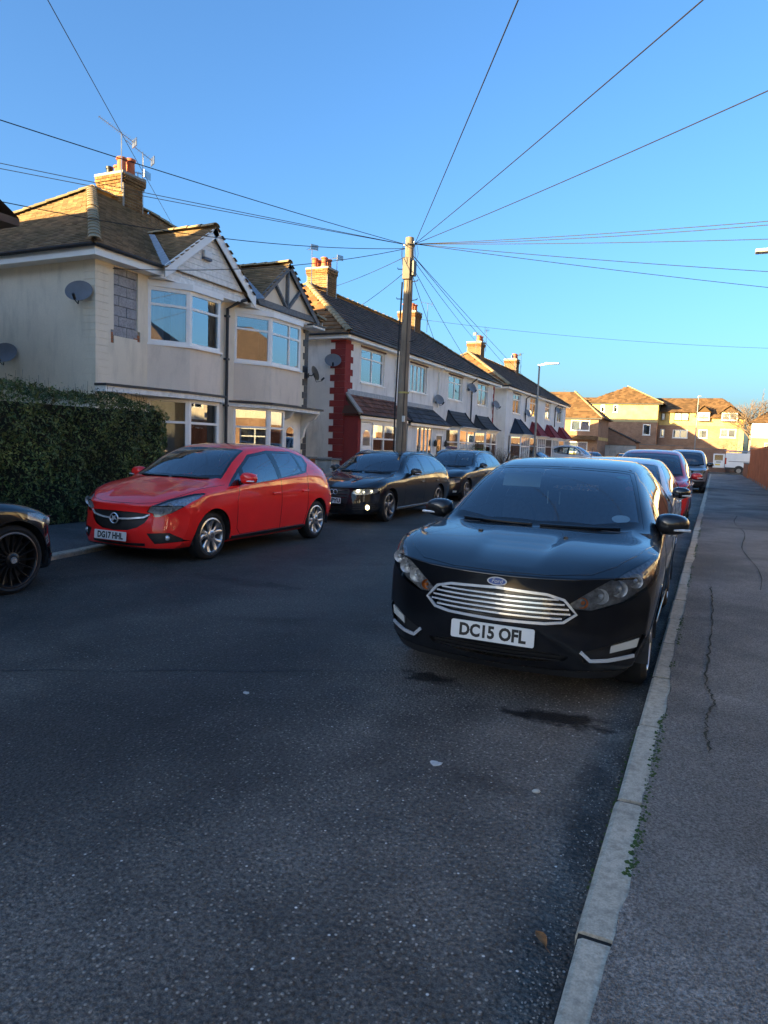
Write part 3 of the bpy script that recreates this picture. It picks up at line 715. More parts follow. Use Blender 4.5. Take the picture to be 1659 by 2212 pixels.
mb = MB(); mb.prism([(XF+.062, 18.02, 1.35)]+[(XF+.062, 18.22+.2*math.cos(a), 1.82+.16*math.sin(a)) for a in [0, .5, 1.05, 1.57, 2.1, 2.64, 3.14]][::-1]+[(XF+.062, 18.42, 1.35)], (.008, 0, 0)); mb.build('door_pane', M_pane, dr)
MB().tube([(XF+.07, 17.9, 1.0), (XF+.1, 17.9, 1.02), (XF+.1, 17.9, 1.12), (XF+.07, 17.9, 1.14)], .012, 6).build('handle', M_steel, dr)
quoins(B_, XF, y1, .3, 5.1, M_dtrim, .2, 1, .26, .16)
roofB = hip_roof(B_, XE, XR, XB, 10.5, 19.6, 5.33, 7.95, 3.5, yp, 19.6, 0, M_tile, M_tile, .17, .105)
gable(B_, (17.36, 6.56), (15.86, 5.26), (19.05, 5.26), -11.32, 5.1, M_tile)
MB().prism([(xg-.09, 15.95, 5.2), (xg-.09, 17.36, 6.46), (xg-.09, 18.98, 5.2)], (-.02, 0, 0)).build('gable_panel', M_cream, B_)
barge(B_, (15.84, 5.28), (17.365, 6.58), M_gtimber, .15); barge(B_, (19.1, 5.2), (17.36, 6.58), M_gtimber, .15)
def timber(a, b, w=.1): return MB().bar((xg-.05, a[0], a[1]), (xg-.05, b[0], b[1]), .06, w, (1, 0, 0)).build('gable_timber', M_gtimber, B_)
MB().bar((xg-.045, 15.95, 5.26), (xg-.045, 19.0, 5.26), .07, .16).build('tie_beam', M_gtimber, B_)
for a, b in (((17.36, 5.3), (17.36, 6.4)), ((17.3, 5.34), (16.72, 5.9)), ((17.42, 5.34), (18.05, 5.95))): MB().bar((xg-.05, *a), (xg-.05, *b), .06, .11, (1, 0, 0)).build('gable_timber', M_gtimber, B_)
MB().box(XF-.02, 15.7, 5.06, xg-.1, 18.98, 5.17).build('gable_soffit', M_upvc_old, B_)
MB().box(XF, 18.6, 5.0, xg+.1, 19.3, 5.06).build('eave_board', M_upvc_old, B_); MB().box(XF, 18.55, 5.062, xg+.12, 19.32, 5.10).build('eave_capping', M_dtrim, B_)
fascia(B_, [(XE-.06, 19.56), (-19.0, 19.56)], 5.12, 5.29, M_upvc_old)

# --- terrace of white houses: C D E F
XT = -11.5
def terrace_house(label, ya, yb, first, last, T, mat, tmat, hmat, win, wl, cur, holes=(), name='terraced_house'):
    h = house(name, label, ya)
    wy0, wy1, wz0, wz1 = win
    hl = [(wy0-ya, wz0, wy1-ya, wz1)]+[(a-ya, b, c-ya, d) for (a, b, c, d) in holes]
    shell(h, XT, -18.4, ya, yb, T['ze']-.05, hl, mat, side0=first, side1=last)
    window(h, (XT, wy0, wz0), (0, 1, 0), (1, 0, 0), wy1-wy0, wz1-wz0, panes_grid(wy1-wy0, wz1-wz0, *wl, bar=.05, edge=.06), cur=cur, inset=.06, sill=.09)
    MB().box(XT, wy0-.06, wz1+.0, XT+.03, wy1+.06, wz1+.06).build('lintel', M_dtrim if 'D' in T.get('l', '') else plain('lintel_brown', (.12, .06, .05), .8), h)
    Y0, Y1 = T['y0'], T['y1']
    hip_roof(h, XT+.3, -15.0, -18.7, Y0, Y1, T['ze'], 7.72, 3.5, Y0 if first else ya, Y1 if last else yb, 0, tmat, hmat, .3, .3, th=.035, ridge_m=T['ridge'])
    a, b = (Y0 if first else ya), (Y1 if last else yb)
    fascia(h, [(XT+.26, a+.04, 0), (XT+.26, b-.0, 0)], T['ze']-.17, T['ze']-.03, M_upvc)
    MB().box(XT, max(a, ya), T['ze']-.17, XT+.245, b, T['ze']-.145).build('soffit', M_upvc, h)
    gutter(h, (XT+.275, a, T['ze']), (XT+.275, b, T['ze']), (1, 0, 0), M_dtrim)
    if first:
        fascia(h, [(-18.4, Y0+.05), (XT+.25, Y0+.05)], T['ze']-.17, T['ze']-.03, M_upvc); gutter(h, (-18.5, Y0+.02, T['ze']), (XT+.3, Y0+.02, T['ze']), (0, -1, 0), M_dtrim)
        MB().box(-18.4, Y0+.06, T['ze']-.165, XT, ya, T['ze']-.14).build('soffit', M_upvc, h)
    return h
M_tr = plain('terracotta_ridge', (.30, .15, .06), .85, var=.2)
at = None
T1 = dict(y0=20.85, y1=39.4, ze=5.2, ridge=M_ridge)
T2 = dict(y0=40.9, y1=60.1, ze=5.3, ridge=M_ridge)
M_ver = plain('vertical_blind', (.62, .60, .56), .8, var=.15)
w22 = ([.5, .5], [.74, .26]); w1t = ([1], [1])
Ch = terrace_house('white end terraced house with red painted corner and red tiled lean-to porch', 21.15, 25.2, True, False, T1, M_white_r, M_tile_g, M_tile_sun, (22.35, 24.28, 3.72, 4.93), w22, M_net, [(21.6, .1, 24.9, 2.5)])
Dh = terrace_house('white terraced house with slate lean-to porch and vertical blinds', 25.2, 29.9, False, False, T1, M_white_r, M_tile_g, M_tile_sun, (26.75, 28.6, 3.78, 4.92), ([.25, .25, .25, .25], [1]), M_ver, [(25.6, .1, 29.5, 2.4)])
Eh = terrace_house('white terraced house with grey hipped bay roof beside the slate porch', 29.9, 34.65, False, False, T1, M_white_r, M_tile_g, M_tile_sun, (31.35, 33.32, 3.8, 4.93), w22, M_net, [(30.6, .1, 34.0, 2.4)])
Fh = terrace_house('white end terraced house with grey bay roof and a dish on its far corner', 34.65, 38.8, False, True, T1, M_white_r, M_tile_g, M_tile_sun, (35.8, 37.64, 3.82, 4.98), w22, M_net, [(35.4, .1, 38.2, 2.4)])
quoins(Ch, XT, 21.15, .2, 5.03, M_redpaint, .215, -1, .55, .38, .02)
quoins(Fh, XT, 38.8, .2, 5.03, M_redpaint, .22, 1, .2, .12, .02)
chimney(Ch, -15.6, -14.62, 25.2, 25.98, 7.2, 8.55, [(-14.9, 25.4, .13, .42, 'pot'), (-14.9, 25.75, .13, .42, 'pot'), (-15.35, 25.4, .13, .42, 'pot'), (-15.35, 25.75, .13, .42, 'pot')])
chimney(Eh, -15.6, -14.62, 34.35, 35.2, 7.2, 8.5, [(-14.9, 34.55, .13, .42, 'pot'), (-14.9, 34.95, .13, .42, 'pot'), (-15.3, 34.55, .13, .42, 'pot'), (-15.3, 34.95, .13, .42, 'pot')], real=False)
def lean_to(parent, ya, yb, xw, xe, zw, ze, mat, hipl=True, hipr=False, inl=.55, under=None, verge=None, rows=.22):
    a, b = (xe, ya, ze), (xe, yb, ze); c, d = (xw, yb-(inl if hipr else 0), zw), (xw, ya+(inl if hipl else 0), zw)
    r_ = MB().poly([(p[0], p[1], p[2]-.012) for p in (a, b, c, d)]); r_.prism([(xw, ya, ze-.06), (xe-.02, ya, ze-.06), (xe-.02, yb, ze-.06), (xw, yb, ze-.06)], (0, 0, .03))
    r_.poly([a, d, (xw, ya, ze)]); r_.poly([b, c, (xw, yb, ze)])
    ro = r_.build('porch_roof', mat, parent, fix=False); tiles('roof_tiles', [a, b, c, d], .26, rows, .03, mat, ro)
    if verge is not None:
        MB().bar((a[0]+.02, a[1]-.02, a[2]+.02), (d[0], d[1]-.02, d[2]+.03), .16, .05).build('verge', verge, ro); MB().box(xw, d[1], zw-.02, xw+.05, c[1], zw+.14).build('flashing', M_lead, ro)
    MB().box(xe-.05, ya+.05, ze-.16, xe-.02, yb-.05, ze-.02).build('porch_fascia', M_upvc, parent)
    gutter(parent, (xe-.015, ya, ze), (xe-.015, yb, ze), (1, 0, 0), M_dtrim, .045)
    return ro
lean_to(Ch, 21.05, 25.15, XT, -10.78, 3.25, 2.55, M_tile_r, inl=.3, verge=M_mortar)
MB().box(XT, 21.17, 0, -10.93, 21.36, 2.5).build('porch_side_wall', M_redpaint, Ch)
mb = MB(); mb.prism([(XT, 21.17, 2.5), (-10.95, 21.17, 2.5), (XT, 21.17, 3.05)], (0, .12, 0)); mb.build('porch_gable', M_redpaint, Ch)
fr = MB().box(-11.0, 21.36, 2.3, -10.92, 25.1, 2.5).build('porch_head', M_upvc, Ch)
dr = MB().box(-11.0, 21.42, .1, -10.95, 22.25, 2.28).build('door', M_upvc, Ch)
for (a, b, c, d) in ((21.56, .4, 21.76, 1.3), (21.92, .4, 22.12, 1.3)): MB().box(-10.952, a, b, -10.94, c, d).build('door_panel', plain('door_shadow', (.5, .5, .5), .5), dr, bevel=.01)
mb = MB(); mb.prism([(-10.951, 21.58, 1.5)]+[(-10.951, 21.84+.26*math.cos(a), 1.85+.18*math.sin(a)) for a in [3.14, 2.5, 1.9, 1.57, 1.2, .6, 0]]+[(-10.951, 22.1, 1.5)], (.008, 0, 0)); mb.build('door_pane', M_pane, dr)
MB().tube([(-10.93, 22.16, .95), (-10.9, 22.16, .97), (-10.9, 22.16, 1.15), (-10.93, 22.16, 1.17)], .012, 6).build('handle', M_steel, dr)
window(Ch, (-10.93, 22.28, .55), (0, 1, 0), (1, 0, 0), 2.8, 1.75, panes_grid(2.8, 1.75, [.33, .42, .25], [.7, .3]), cur=M_net, ch=(0, .5)); MB().box(-11.0, 22.28, 0, -10.9, 25.08, .55).build('porch_dwarf_wall', M_white_r, Ch)
lean_to(Dh, 25.35, 29.85, XT, -10.78, 3.18, 2.5, M_slate, inl=.5, hipr=True, verge=M_slate, rows=.28)
window(Dh, (-10.95, 26.35, .35), (0, 1, 0), (1, 0, 0), 1.75, 2.0, panes_grid(1.75, 2.0, [.25]*4, [1], bar=.06), cur=M_ver); MB().box(-11.02, 25.45, 0, -10.95, 26.35, 2.44).build('porch_wall', M_white_r, Dh)
MB().box(-11.02, 28.1, 0, -10.95, 28.45, 2.44).build('porch_wall', M_white_r, Dh); MB().box(-11.02, 29.35, 0, -10.95, 29.8, 2.44).build('porch_wall', M_white_r, Dh); MB().box(-11.02, 26.35, 0, -10.96, 28.1, .35).build('porch_wall', M_white_r, Dh)
MB().box(-11.02, 26.35, 2.35, -10.96, 28.1, 2.44).build('porch_wall', M_white_r, Dh); MB().box(-11.02, 28.45, 2.1, -10.96, 29.35, 2.44).build('porch_wall', M_white_r, Dh)
MB().box(XT, 25.45, 0, -11.02, 25.6, 2.44).build('porch_wall', M_white_r, Dh); MB().box(XT, 29.65, 0, -11.02, 29.8, 2.44).build('porch_wall', M_white_r, Dh)
fr = MB().holes((-10.93, 28.45, .1), (0, 1, 0), (1, 0, 0), .9, 2.0, [(.1, .05, .8, 1.92)], .06).build('door_frame', M_upvc, Dh)
dr = MB().box(-10.98, 28.56, .12, -10.945, 29.24, 2.0).build('door', plain('brown_door', (.10, .045, .03), .4), Dh); MB().box(-10.946, 28.72, .9, -10.938, 29.08, 1.85).build('door_pane', M_pane, dr)
for yy in (28.27, 29.55):
    la = MB().lathe([(.03, 0), (.07, .03), (.075, .2), (.03, .27), (.008, .31)], n=6).build('wall_lantern', M_black, Dh); la.location = (-10.86, yy, 1.55); MB().bar((-10.95, yy, 1.62), (-10.86, yy, 1.6), .02, .02).build('lantern_bracket', M_black, Dh)
def hip_bay(parent, ya, yb, proj, zt, mat, x=None, zr=.75, inl=.5, panes=None, cm=None, curved=True, lay=None, head=2.42):
    """bay with a swept hipped roof"""
    x = XT; plan = [(x, ya), (x+proj, ya+.35), (x+proj, yb-.35), (x, yb)]
    l_ = lay or (([1], [.68, .32]), ([1] if yb-ya < 1.9 else [.5, .5], [.68, .32]), ([1], [.68, .32]))
    bay(parent, plan, 0, .55, head, head+.1, M_white_b, l_, cmats=cm or (M_net, M_net, M_net))
    mb = MB(); rows = []
    for k in range(7):
        s = k/6; z = head+.1+zr*(s**1.55 if curved else s); e = .12*(1-s); f = (1-s)
        xx = x+(proj+.12)*f+.03; ins = inl*s
        rows.append([(x-.01, ya-.1+ins, z), (xx, ya-.1+.32*f+ins*.9, z), (xx, yb+.1-.32*f-ins*.9, z), (x-.01, yb+.1-ins, z)])
    V = [p for r in rows for p in r]; F = [(4*k+j, 4*k+j+1, 4*k+j+5, 4*k+j+4) for k in range(6) for j in range(3)]+[(24, 25, 26, 27), (3, 2, 1, 0)]
    mb.add(V, F); me = mb.mesh('bay_roof', fix=True); a_ = me.attributes.new('tone', 'FLOAT', 'FACE'); a_.data.foreach_set('value', [.3+.5*((i*37) % 11)/11 for i in range(len(me.polygons))])
    ro = link('bay_roof', me, mat, parent)
    for j in (1, 2): MB().tube([(r[j][0]+.015, r[j][1], r[j][2]+.012) for r in rows], .035, 6).build('hip_roll', mat, ro)
    for k in range(1, 6): MB().tube([(rows[k][1][0]+.008, rows[k][1][1], rows[k][1][2]), (rows[k][2][0]+.008, rows[k][2][1], rows[k][2][2])], .012, 4).build('course_edge', mat, ro)
    gutter(parent, (x+proj+.13, ya+.15, head+.1), (x+proj+.13, yb-.15, head+.1), (1, 0, 0), M_upvc, .04)
hip_bay(Eh, 31.0, 34.1, .65, 0, M_slate); hip_bay(Fh, 35.2, 38.0, .65, 0, M_slate, cm=(M_net, M_drape, M_drape))
for hh, y in ((Dh, 25.25), (Eh, 29.95), (Fh, 34.7)): downpipe(hh, [(XT+.3, y, 5.05), (XT+.05, y, 4.85), (XT+.05, y, 3.3 if hh is not Fh else .1)], M_upvc if hh is not Fh else M_dtrim)
MB().box(XT, 38.75, 2.1, XT+.75, 38.95, 2.2).build('door_hood', M_upvc_old, Fh)
# --- second terrace
M_slate_b = m_tile('slate_blue', (.035, .05, .075), .05); M_red_roof = m_tile('red_bay_roof', (.22, .035, .045), .05)
YS = [41.45, 46.0, 50.7, 55.3, 59.8]
specs = [('white terraced house with dark blue bay roof at the end of its terrace', (42.98, 44.78, 3.8, 5.0), M_slate_b), ('white terraced house with red bay roof, next to the blue bay roof', (47.4, 49.4, 3.84, 5.1), M_red_roof),
         ('white terraced house with red bay roof, between two red bay roofs', (52.1, 53.9, 3.85, 5.08), M_red_roof), ('white terraced house with small red bay roof at the far end of the terraces', (56.5, 58.5, 3.85, 5.08), M_red_roof)]
T2H = []
for i, (lb, wn, bm_) in enumerate(specs):
    h = terrace_house(lb, YS[i], YS[i+1], i == 0, i == 3, T2, M_white_b, M_tile_g, M_tile_sun, wn, w22, M_net, [(YS[i]+.9, .1, YS[i+1]-.7, 2.4)])
    hip_bay(h, YS[i]+1.2, YS[i+1]-.45, .65, 0, bm_, zr=.95, curved=False, inl=1.0, lay=(([1], [.7, .3]), ([.25]*4, [.66, .34]), ([1], [.7, .3])))
    T2H.append(h)
    if i in (1, 3): downpipe(h, [(XT+.3, YS[i]+.1, 5.1), (XT+.05, YS[i]+.1, 4.9), (XT+.05, YS[i]+.1, 3.4)], M_dtrim)
MB().box(XT-1.2, YS[0]-.03, 0, XT-.5, YS[0]-.002, 2.1).build('side_door', M_gtimber, T2H[0])
chimney(T2H[0], -15.6, -14.62, 45.75, 46.6, 7.2, 8.6, [(-14.85, 45.95, .15, .42, 'pot'), (-14.85, 46.4, .15, .42, 'pot')], real=False)
chimney(T2H[2], -15.6, -14.62, 55.0, 55.9, 7.2, 8.6, [(-14.85, 55.2, .15, .42, 'pot'), (-14.85, 55.65, .15, .42, 'pot')], real=False)

# ---------------------------------------------------------------- cars
from mathutils.interpolate import poly_3d_calc
def m_paint(name, col, metal=0.0, rough=.35, spec=.12, dirt=.03):
    t = NT(name); n1 = t.noise(2.2, 4, .6, obj=True); n2 = t.noise(320, 1, .5, obj=True)
    c = t.mix(1, tuple(col), t.ramp(n1, [(.3, .93), (.7, 1.05)]), 'MULTIPLY')
    sp = t.n('SeparateXYZ'); t.l(t.pos(True), sp.inputs[0])
    low = t.math('MULTIPLY', t.ramp(sp.outputs[2], [(.15, 1), (.55, 0)]), t.ramp(t.noise(7, 5, .65, obj=True), [(.35, 0), (.75, dirt*4)]))
    c = t.mix(low, c, (.13, .12, .105))
    t.set(color=c, metal=metal, rough=rough, spec=spec, coat=1.0, coatr=t.ramp(n1, [(.3, .015), (.7, .05)])); return t.m
P_black = m_paint('paint_black', (.0045, .005, .007)); P_red = m_paint('paint_red', (.90, .02, .018)); P_audi = m_paint('paint_black_blue', (.005, .006, .009), dirt=.12)
P_vw = m_paint('paint_dark_grey', (.012, .016, .022), .3); P_silver = m_paint('paint_silver', (.58, .60, .62), .25, .35); P_red2 = m_paint('paint_wine_red', (.42, .014, .022), .15); P_gold = m_paint('paint_pale_silver', (.36, .37, .37), .6, .35); P_whitec = m_paint('paint_white', (.72, .73, .74))
M_cglass = glassy('car_glass', (.82, .90, .90), .14, 1.52); M_cglass_d = glassy('privacy_glass', (.16, .18, .19), .14, 1.52)
M_gblack = plain('gloss_black_trim', (.006, .006, .007), .15, var=0, coat=.6); M_rubber = plain('tyre_rubber', (.014, .014, .015), .75, var=.25, vscale=18, bump=.2, bscale=90)
M_chrome = plain('chrome', (.86, .87, .88), .16, metal=.55, var=.03); M_alloy = plain('alloy_silver', (.52, .53, .54), .3, metal=.85, var=.08); M_alloy_d = plain('alloy_grey', (.22, .22, .225), .38, metal=.8, var=.15); M_alloy_b = plain('alloy_black', (.015, .015, .016), .3, metal=.3, var=.1)
M_lens = glassy('lamp_lens', (.93, .95, .96), .03, 1.45); M_refl = plain('lamp_reflector', (.78, .79, .80), .2, metal=.5, var=.35, vscale=26); M_housing = plain('lamp_housing', (.035, .036, .04), .35, var=0)
M_amber = plain('amber_lamp', (.55, .16, .04), .25, var=.1); M_cabin = plain('cabin_trim', (.035, .035, .037), .8, var=.2); M_seat = plain('seat_fabric', (.05, .05, .055), .9, var=.3, vscale=30)
M_plate = plain('plate_white', (.70, .70, .67), .35, var=.06); M_plate_k = plain('plate_black', (.008, .008, .008), .4, var=0); M_tail = plain('tail_lamp', (.35, .01, .012), .15, var=.1, coat=.6); M_pad = plain('cream_card', (.62, .60, .45), .8, var=.05)
def emit_mat(name, col, st):
    t = NT(name); t.set(color=(.8, .8, .75), emitc=col, emit=st); return t.m
M_headon = emit_mat('lit_headlamp', (1.0, .88, .55), 1.6); M_fogon = emit_mat('lit_fog_lamp', (1.0, .80, .38), 1.5)

ST = [  # stations nose to tail: nine points each, sill to roof centre (x, y, z), of a five-door hatchback
 [(.72,.27,.19),(.82,.33,.26),(.88,.39,.44),(.895,.44,.65),(.84,.36,.80),(.70,.215,.80),(.48,.115,.785),(.24,.065,.78),(0,.05,.778)],
 [(.76,.48,.19),(.86,.50,.26),(.915,.53,.48),(.935,.55,.73),(.915,.54,.885),(.80,.45,.90),(.59,.39,.895),(.30,.36,.892),(0,.35,.892)],
 [(.78,.85,.19),(.88,.85,.26),(.925,.85,.48),(.94,.85,.745),(.92,.85,.905),(.84,.83,.945),(.66,.80,.95),(.34,.78,.95),(0,.775,.955)],
 [(.78,1.28,.19),(.88,1.28,.26),(.915,1.28,.48),(.938,1.30,.77),(.905,1.30,.925),(.85,1.30,.95),(.775,1.24,.97),(.43,1.13,.975),(0,1.09,.98)],
 [(.78,1.7,.19),(.88,1.7,.26),(.91,1.7,.48),(.935,1.7,.78),(.908,1.7,.94),(.82,1.7,1.08),(.705,1.62,1.235),(.42,1.54,1.255),(0,1.51,1.26)],
 [(.78,2.15,.19),(.88,2.15,.26),(.91,2.15,.48),(.935,2.15,.79),(.905,2.15,.95),(.80,2.15,1.20),(.618,2.08,1.43),(.37,2.03,1.445),(0,2.01,1.455)],
 [(.78,2.65,.19),(.88,2.65,.26),(.91,2.65,.48),(.935,2.65,.80),(.90,2.65,.96),(.81,2.65,1.22),(.62,2.65,1.478),(.36,2.65,1.49),(0,2.65,1.50)],
 [(.78,3.25,.19),(.88,3.25,.26),(.91,3.25,.48),(.935,3.25,.81),(.895,3.25,.985),(.79,3.25,1.225),(.605,3.27,1.452),(.35,3.28,1.47),(0,3.28,1.48)],
 [(.77,3.75,.19),(.87,3.75,.26),(.91,3.75,.48),(.93,3.75,.83),(.87,3.75,1.02),(.77,3.72,1.20),(.59,3.75,1.36),(.34,3.80,1.405),(0,3.82,1.42)],
 [(.75,4.05,.22),(.84,4.05,.29),(.885,4.05,.5),(.90,4.08,.82),(.835,4.07,.985),(.77,4.08,1.07),(.62,4.07,1.15),(.33,4.13,1.19),(0,4.15,1.205)],
 [(.70,4.24,.27),(.78,4.22,.33),(.82,4.24,.5),(.82,4.26,.76),(.76,4.25,.90),(.67,4.27,.945),(.50,4.30,.965),(.26,4.33,.975),(0,4.34,.98)]]
def pl(keys):
    def f(v):
        if v <= keys[0][0]: return keys[0][1]+(v-keys[0][0])
        for (a, b), (c, d) in zip(keys[:-1], keys[1:]):
            if v <= c: return b+(d-b)*(v-a)/(c-a)
        return keys[-1][1]+(v-keys[-1][0])
    return f
def in_poly(x, y, P):
    c = False; n = len(P)
    for i in range(n):
        x1, y1 = P[i]; x2, y2 = P[(i+1) % n]
        if (y1 > y) != (y2 > y) and x < (x2-x1)*(y-y1)/(y2-y1)+x1: c = not c
    return c
def seg_d(px, py, a, b):
    dx, dy = b[0]-a[0], b[1]-a[1]; L = dx*dx+dy*dy; t = 0 if L == 0 else max(0, min(1, ((px-a[0])*dx+(py-a[1])*dy)/L))
    return math.hypot(px-a[0]-t*dx, py-a[1]-t*dy)
AX = {'x': (1, 2), 'y': (0, 2), 'z': (0, 1)}
class Body:
    """car shell grown from a cage of stations; regions are cut cleanly out of it by projected outlines"""
    def __init__(s, ymap, zmap, xs=1.0, front=None, rear=None, tweak=None, lvl=3, sculpt=None):
        fy, fz = pl(ymap), pl(zmap)
        st = [[Vector((p[0]*xs, fy(p[1]), fz(p[2]))) for p in row] for row in ST]
        if tweak: tweak(st)
        s.st = st; V = []; F = []; idx = {}
        def vid(p, m):
            key = (round(p[0]*m, 4), round(p[1], 4), round(p[2], 4))
            if key not in idx: idx[key] = len(V); V.append((p[0]*m, p[1], p[2]))
            return idx[key]
        fr = front or (lambda x, z: 0); re = rear
        zb = [st[0][k][2] for k in (3, 2, 1, 0)]
        def cap(row, prof, sgn):
            grid = [[row[4], row[5], row[6], row[7], row[8]]]
            for r, k in enumerate((3, 2, 1, 0)):
                o = row[k]; g = [o]
                for c in (5, 6, 7, 8):
                    x = row[c][0]*o[0]/max(row[4][0], 1e-3)*1.0; z = o[2]+prof[r][1]; base = prof[r][0]; w = (x/row[4][0])**2.4 if row[4][0] else 0
                    yy = base+(o[1]-base)*w*(.78 if sgn < 0 else .8); g.append(Vector((x, yy, z)))
                grid.append(g)
            return grid
        gf = cap(st[0], front, -1); gr = cap(st[-1], rear, 1)
        for m in (1, -1):
            def q(a, b, c, d):
                f = [vid(p, m) for p in (a, b, c, d)]
                if m < 0: f = f[::-1]
                if len(set(f)) >= 3: F.append(tuple(dict.fromkeys(f)))
            for j in range(len(st)-1):
                for k in range(8): q(st[j][k], st[j+1][k], st[j+1][k+1], st[j][k+1])
            for g, flip in ((gf, False), (gr, True)):
                for r in range(4):
                    for c in range(4):
                        a = (g[r][c], g[r+1][c], g[r+1][c+1], g[r][c+1]); q(*(a[::-1] if flip else a))
        me = bpy.data.meshes.new('cage'); me.from_pydata(V, [], F); me.update()
        cr = {}
        for m in (1, -1):
            def crease(a, b, v): cr[frozenset((vid(a, m), vid(b, m)))] = v
            for k in (6, 7): crease(st[3][k], st[3][k+1], .85)          # foot of the windscreen
            for k in (5, 6, 7): crease(st[0][k], st[0][k+1], .45)       # leading edge of the bonnet
            for j in range(1, 9): crease(st[j][4], st[j+1][4], .40); crease(st[j][1], st[j+1][1], .6)
            for j in range(3, 8): crease(st[j][6], st[j+1][6], .22)
            for j in range(1, 3): crease(st[j][5], st[j+1][5], .25)
        ca = me.attributes.new('crease_edge', 'FLOAT', 'EDGE')
        for e in me.edges:
            v_ = cr.get(frozenset(e.vertices))
            if v_: ca.data[e.index].value = v_
        o = bpy.data.objects.new('cage', me); C.objects.link(o); sb = o.modifiers.new('s', 'SUBSURF'); sb.levels = lvl; sb.render_levels = lvl
        bpy.context.view_layer.update(); dg = bpy.context.evaluated_depsgraph_get(); ev = bpy.data.meshes.new_from_object(o.evaluated_get(dg))
        bpy.data.objects.remove(o)
        bm = bmesh.new(); bm.from_mesh(ev)
        if sculpt:
            for v in bm.verts: sculpt(v.co)
        bmesh.ops.recalc_face_normals(bm, faces=bm.faces); 
        top = max(bm.faces, key=lambda f: f.calc_center_median().z)
        if top.normal.z < 0: bmesh.ops.reverse_faces(bm, faces=bm.faces)
        bm.normal_update(); bm.verts.ensure_lookup_table(); bm.faces.ensure_lookup_table()
        s.bvh = BVHTree.FromBMesh(bm); s.fv = [[v.index for v in f.verts] for f in bm.faces]; s.co = [v.co.copy() for v in bm.verts]; s.no = [v.normal.copy() for v in bm.verts]
        dl = [f for f in bm.faces if f.calc_center_median().x < 0]; bmesh.ops.delete(bm, geom=dl, context='FACES')
        for v in bm.verts:
            if abs(v.co.x) < 1e-3: v.co.x = 0
        s.bm = bm; s.lay = bm.faces.layers.int.new('part'); s.parts = {}
    def normal(s, p):
        loc, n, i, d = s.bvh.find_nearest(p)
        vs = s.fv[i]; w = poly_3d_calc([s.co[k] for k in vs], loc); r = Vector()
        for k, ww in zip(vs, w): r += s.no[k]*ww
        return r.normalized() if r.length > 1e-6 else n
    def on(s, a, b, axis, sign=1):
        """point of the shell met when looking along the axis at (a, b)"""
        if axis == 'x': o, d = Vector((sign*3, a, b)), Vector((-sign, 0, 0))
        elif axis == 'y': o, d = Vector((a, -3 if sign > 0 else 9, b)), Vector((0, 1 if sign > 0 else -1, 0))
        else: o, d = Vector((a, b, 4)), Vector((0, 0, -1))
        h = s.bvh.ray_cast(o, d)
        return h[0] if h[0] is not None else None
    def cut(s, pid, P, axis, sel, over=None, delete=False):
        i, j = AX[axis]; bm = s.bm; lay = s.lay
        x0, x1 = min(p[0] for p in P)-.1, max(p[0] for p in P)+.1; y0, y1 = min(p[1] for p in P)-.1, max(p[1] for p in P)+.1
        bm.normal_update()
        act = set()
        for f in bm.faces:
            c = f.calc_center_median()
            if x0 < c[i] < x1 and y0 < c[j] < y1 and sel(c, f.normal): act.add(f)
        n = len(P)
        for k in range(n):
            a, b = P[k], P[(k+1) % n]
            near = [f for f in act if f.is_valid and seg_d(f.calc_center_median()[i], f.calc_center_median()[j], a, b) < .085]
            if not near: continue
            co = Vector((0, 0, 0)); co[i], co[j] = a; no = Vector((0, 0, 0)); no[i], no[j] = b[1]-a[1], -(b[0]-a[0])
            if no.length < 1e-7: continue
            g = set(near)
            for f in near: g.update(f.edges); g.update(f.verts)
            res = bmesh.ops.bisect_plane(bm, geom=list(g), dist=1e-5, plane_co=co, plane_no=no.normalized())
            for e in res['geom']:
                if isinstance(e, bmesh.types.BMFace) and e.is_valid: act.add(e)
        ins = []
        for f in act:
            if not f.is_valid: continue
            c = f.calc_center_median()
            if in_poly(c[i], c[j], P) and (over is None or f[lay] in over): f[lay] = pid; ins.append(f)
        if delete: bmesh.ops.delete(bm, geom=ins, context='FACES')
        return len(ins)
    def part(s, pid, name, mat, parent, both=True, off=0.0, sub=None):
        """link region pid as a mesh (both halves joined across the middle) or as a mirrored pair"""
        fs = [f for f in s.bm.faces if f[s.lay] == pid]
        if not fs: return []
        ids = {}; V = []; N = []; F = []
        for f in fs:
            g = []
            for v in f.verts:
                if v not in ids: ids[v] = len(V); n = s.normal(v.co); V.append(v.co+n*off); N.append(n)
                g.append(ids[v])
            F.append(g)
        out = []
        def mk(VV, FF, NN):
            me = bpy.data.meshes.new(name); me.from_pydata(VV, [], FF); me.update()
            me.polygons.foreach_set('use_smooth', [True]*len(me.polygons)); me.normals_split_custom_set_from_vertices(NN); return link(name, me, mat, parent)
        mir = lambda v: Vector((-v.x, v.y, v.z))
        if both:
            VV = list(V); NN = list(N); FF = [list(f) for f in F]; mp = []
            for k, v in enumerate(V):
                if abs(v.x) < 2e-3: mp.append(k)
                else: mp.append(len(VV)); VV.append(mir(v)); NN.append(mir(N[k]))
            FF += [[mp[k] for k in f][::-1] for f in F]; out.append(mk(VV, FF, NN))
        else:
            out.append(mk(V, F, N)); out.append(mk([mir(v) for v in V], [f[::-1] for f in F], [mir(n) for n in N]))
        return out
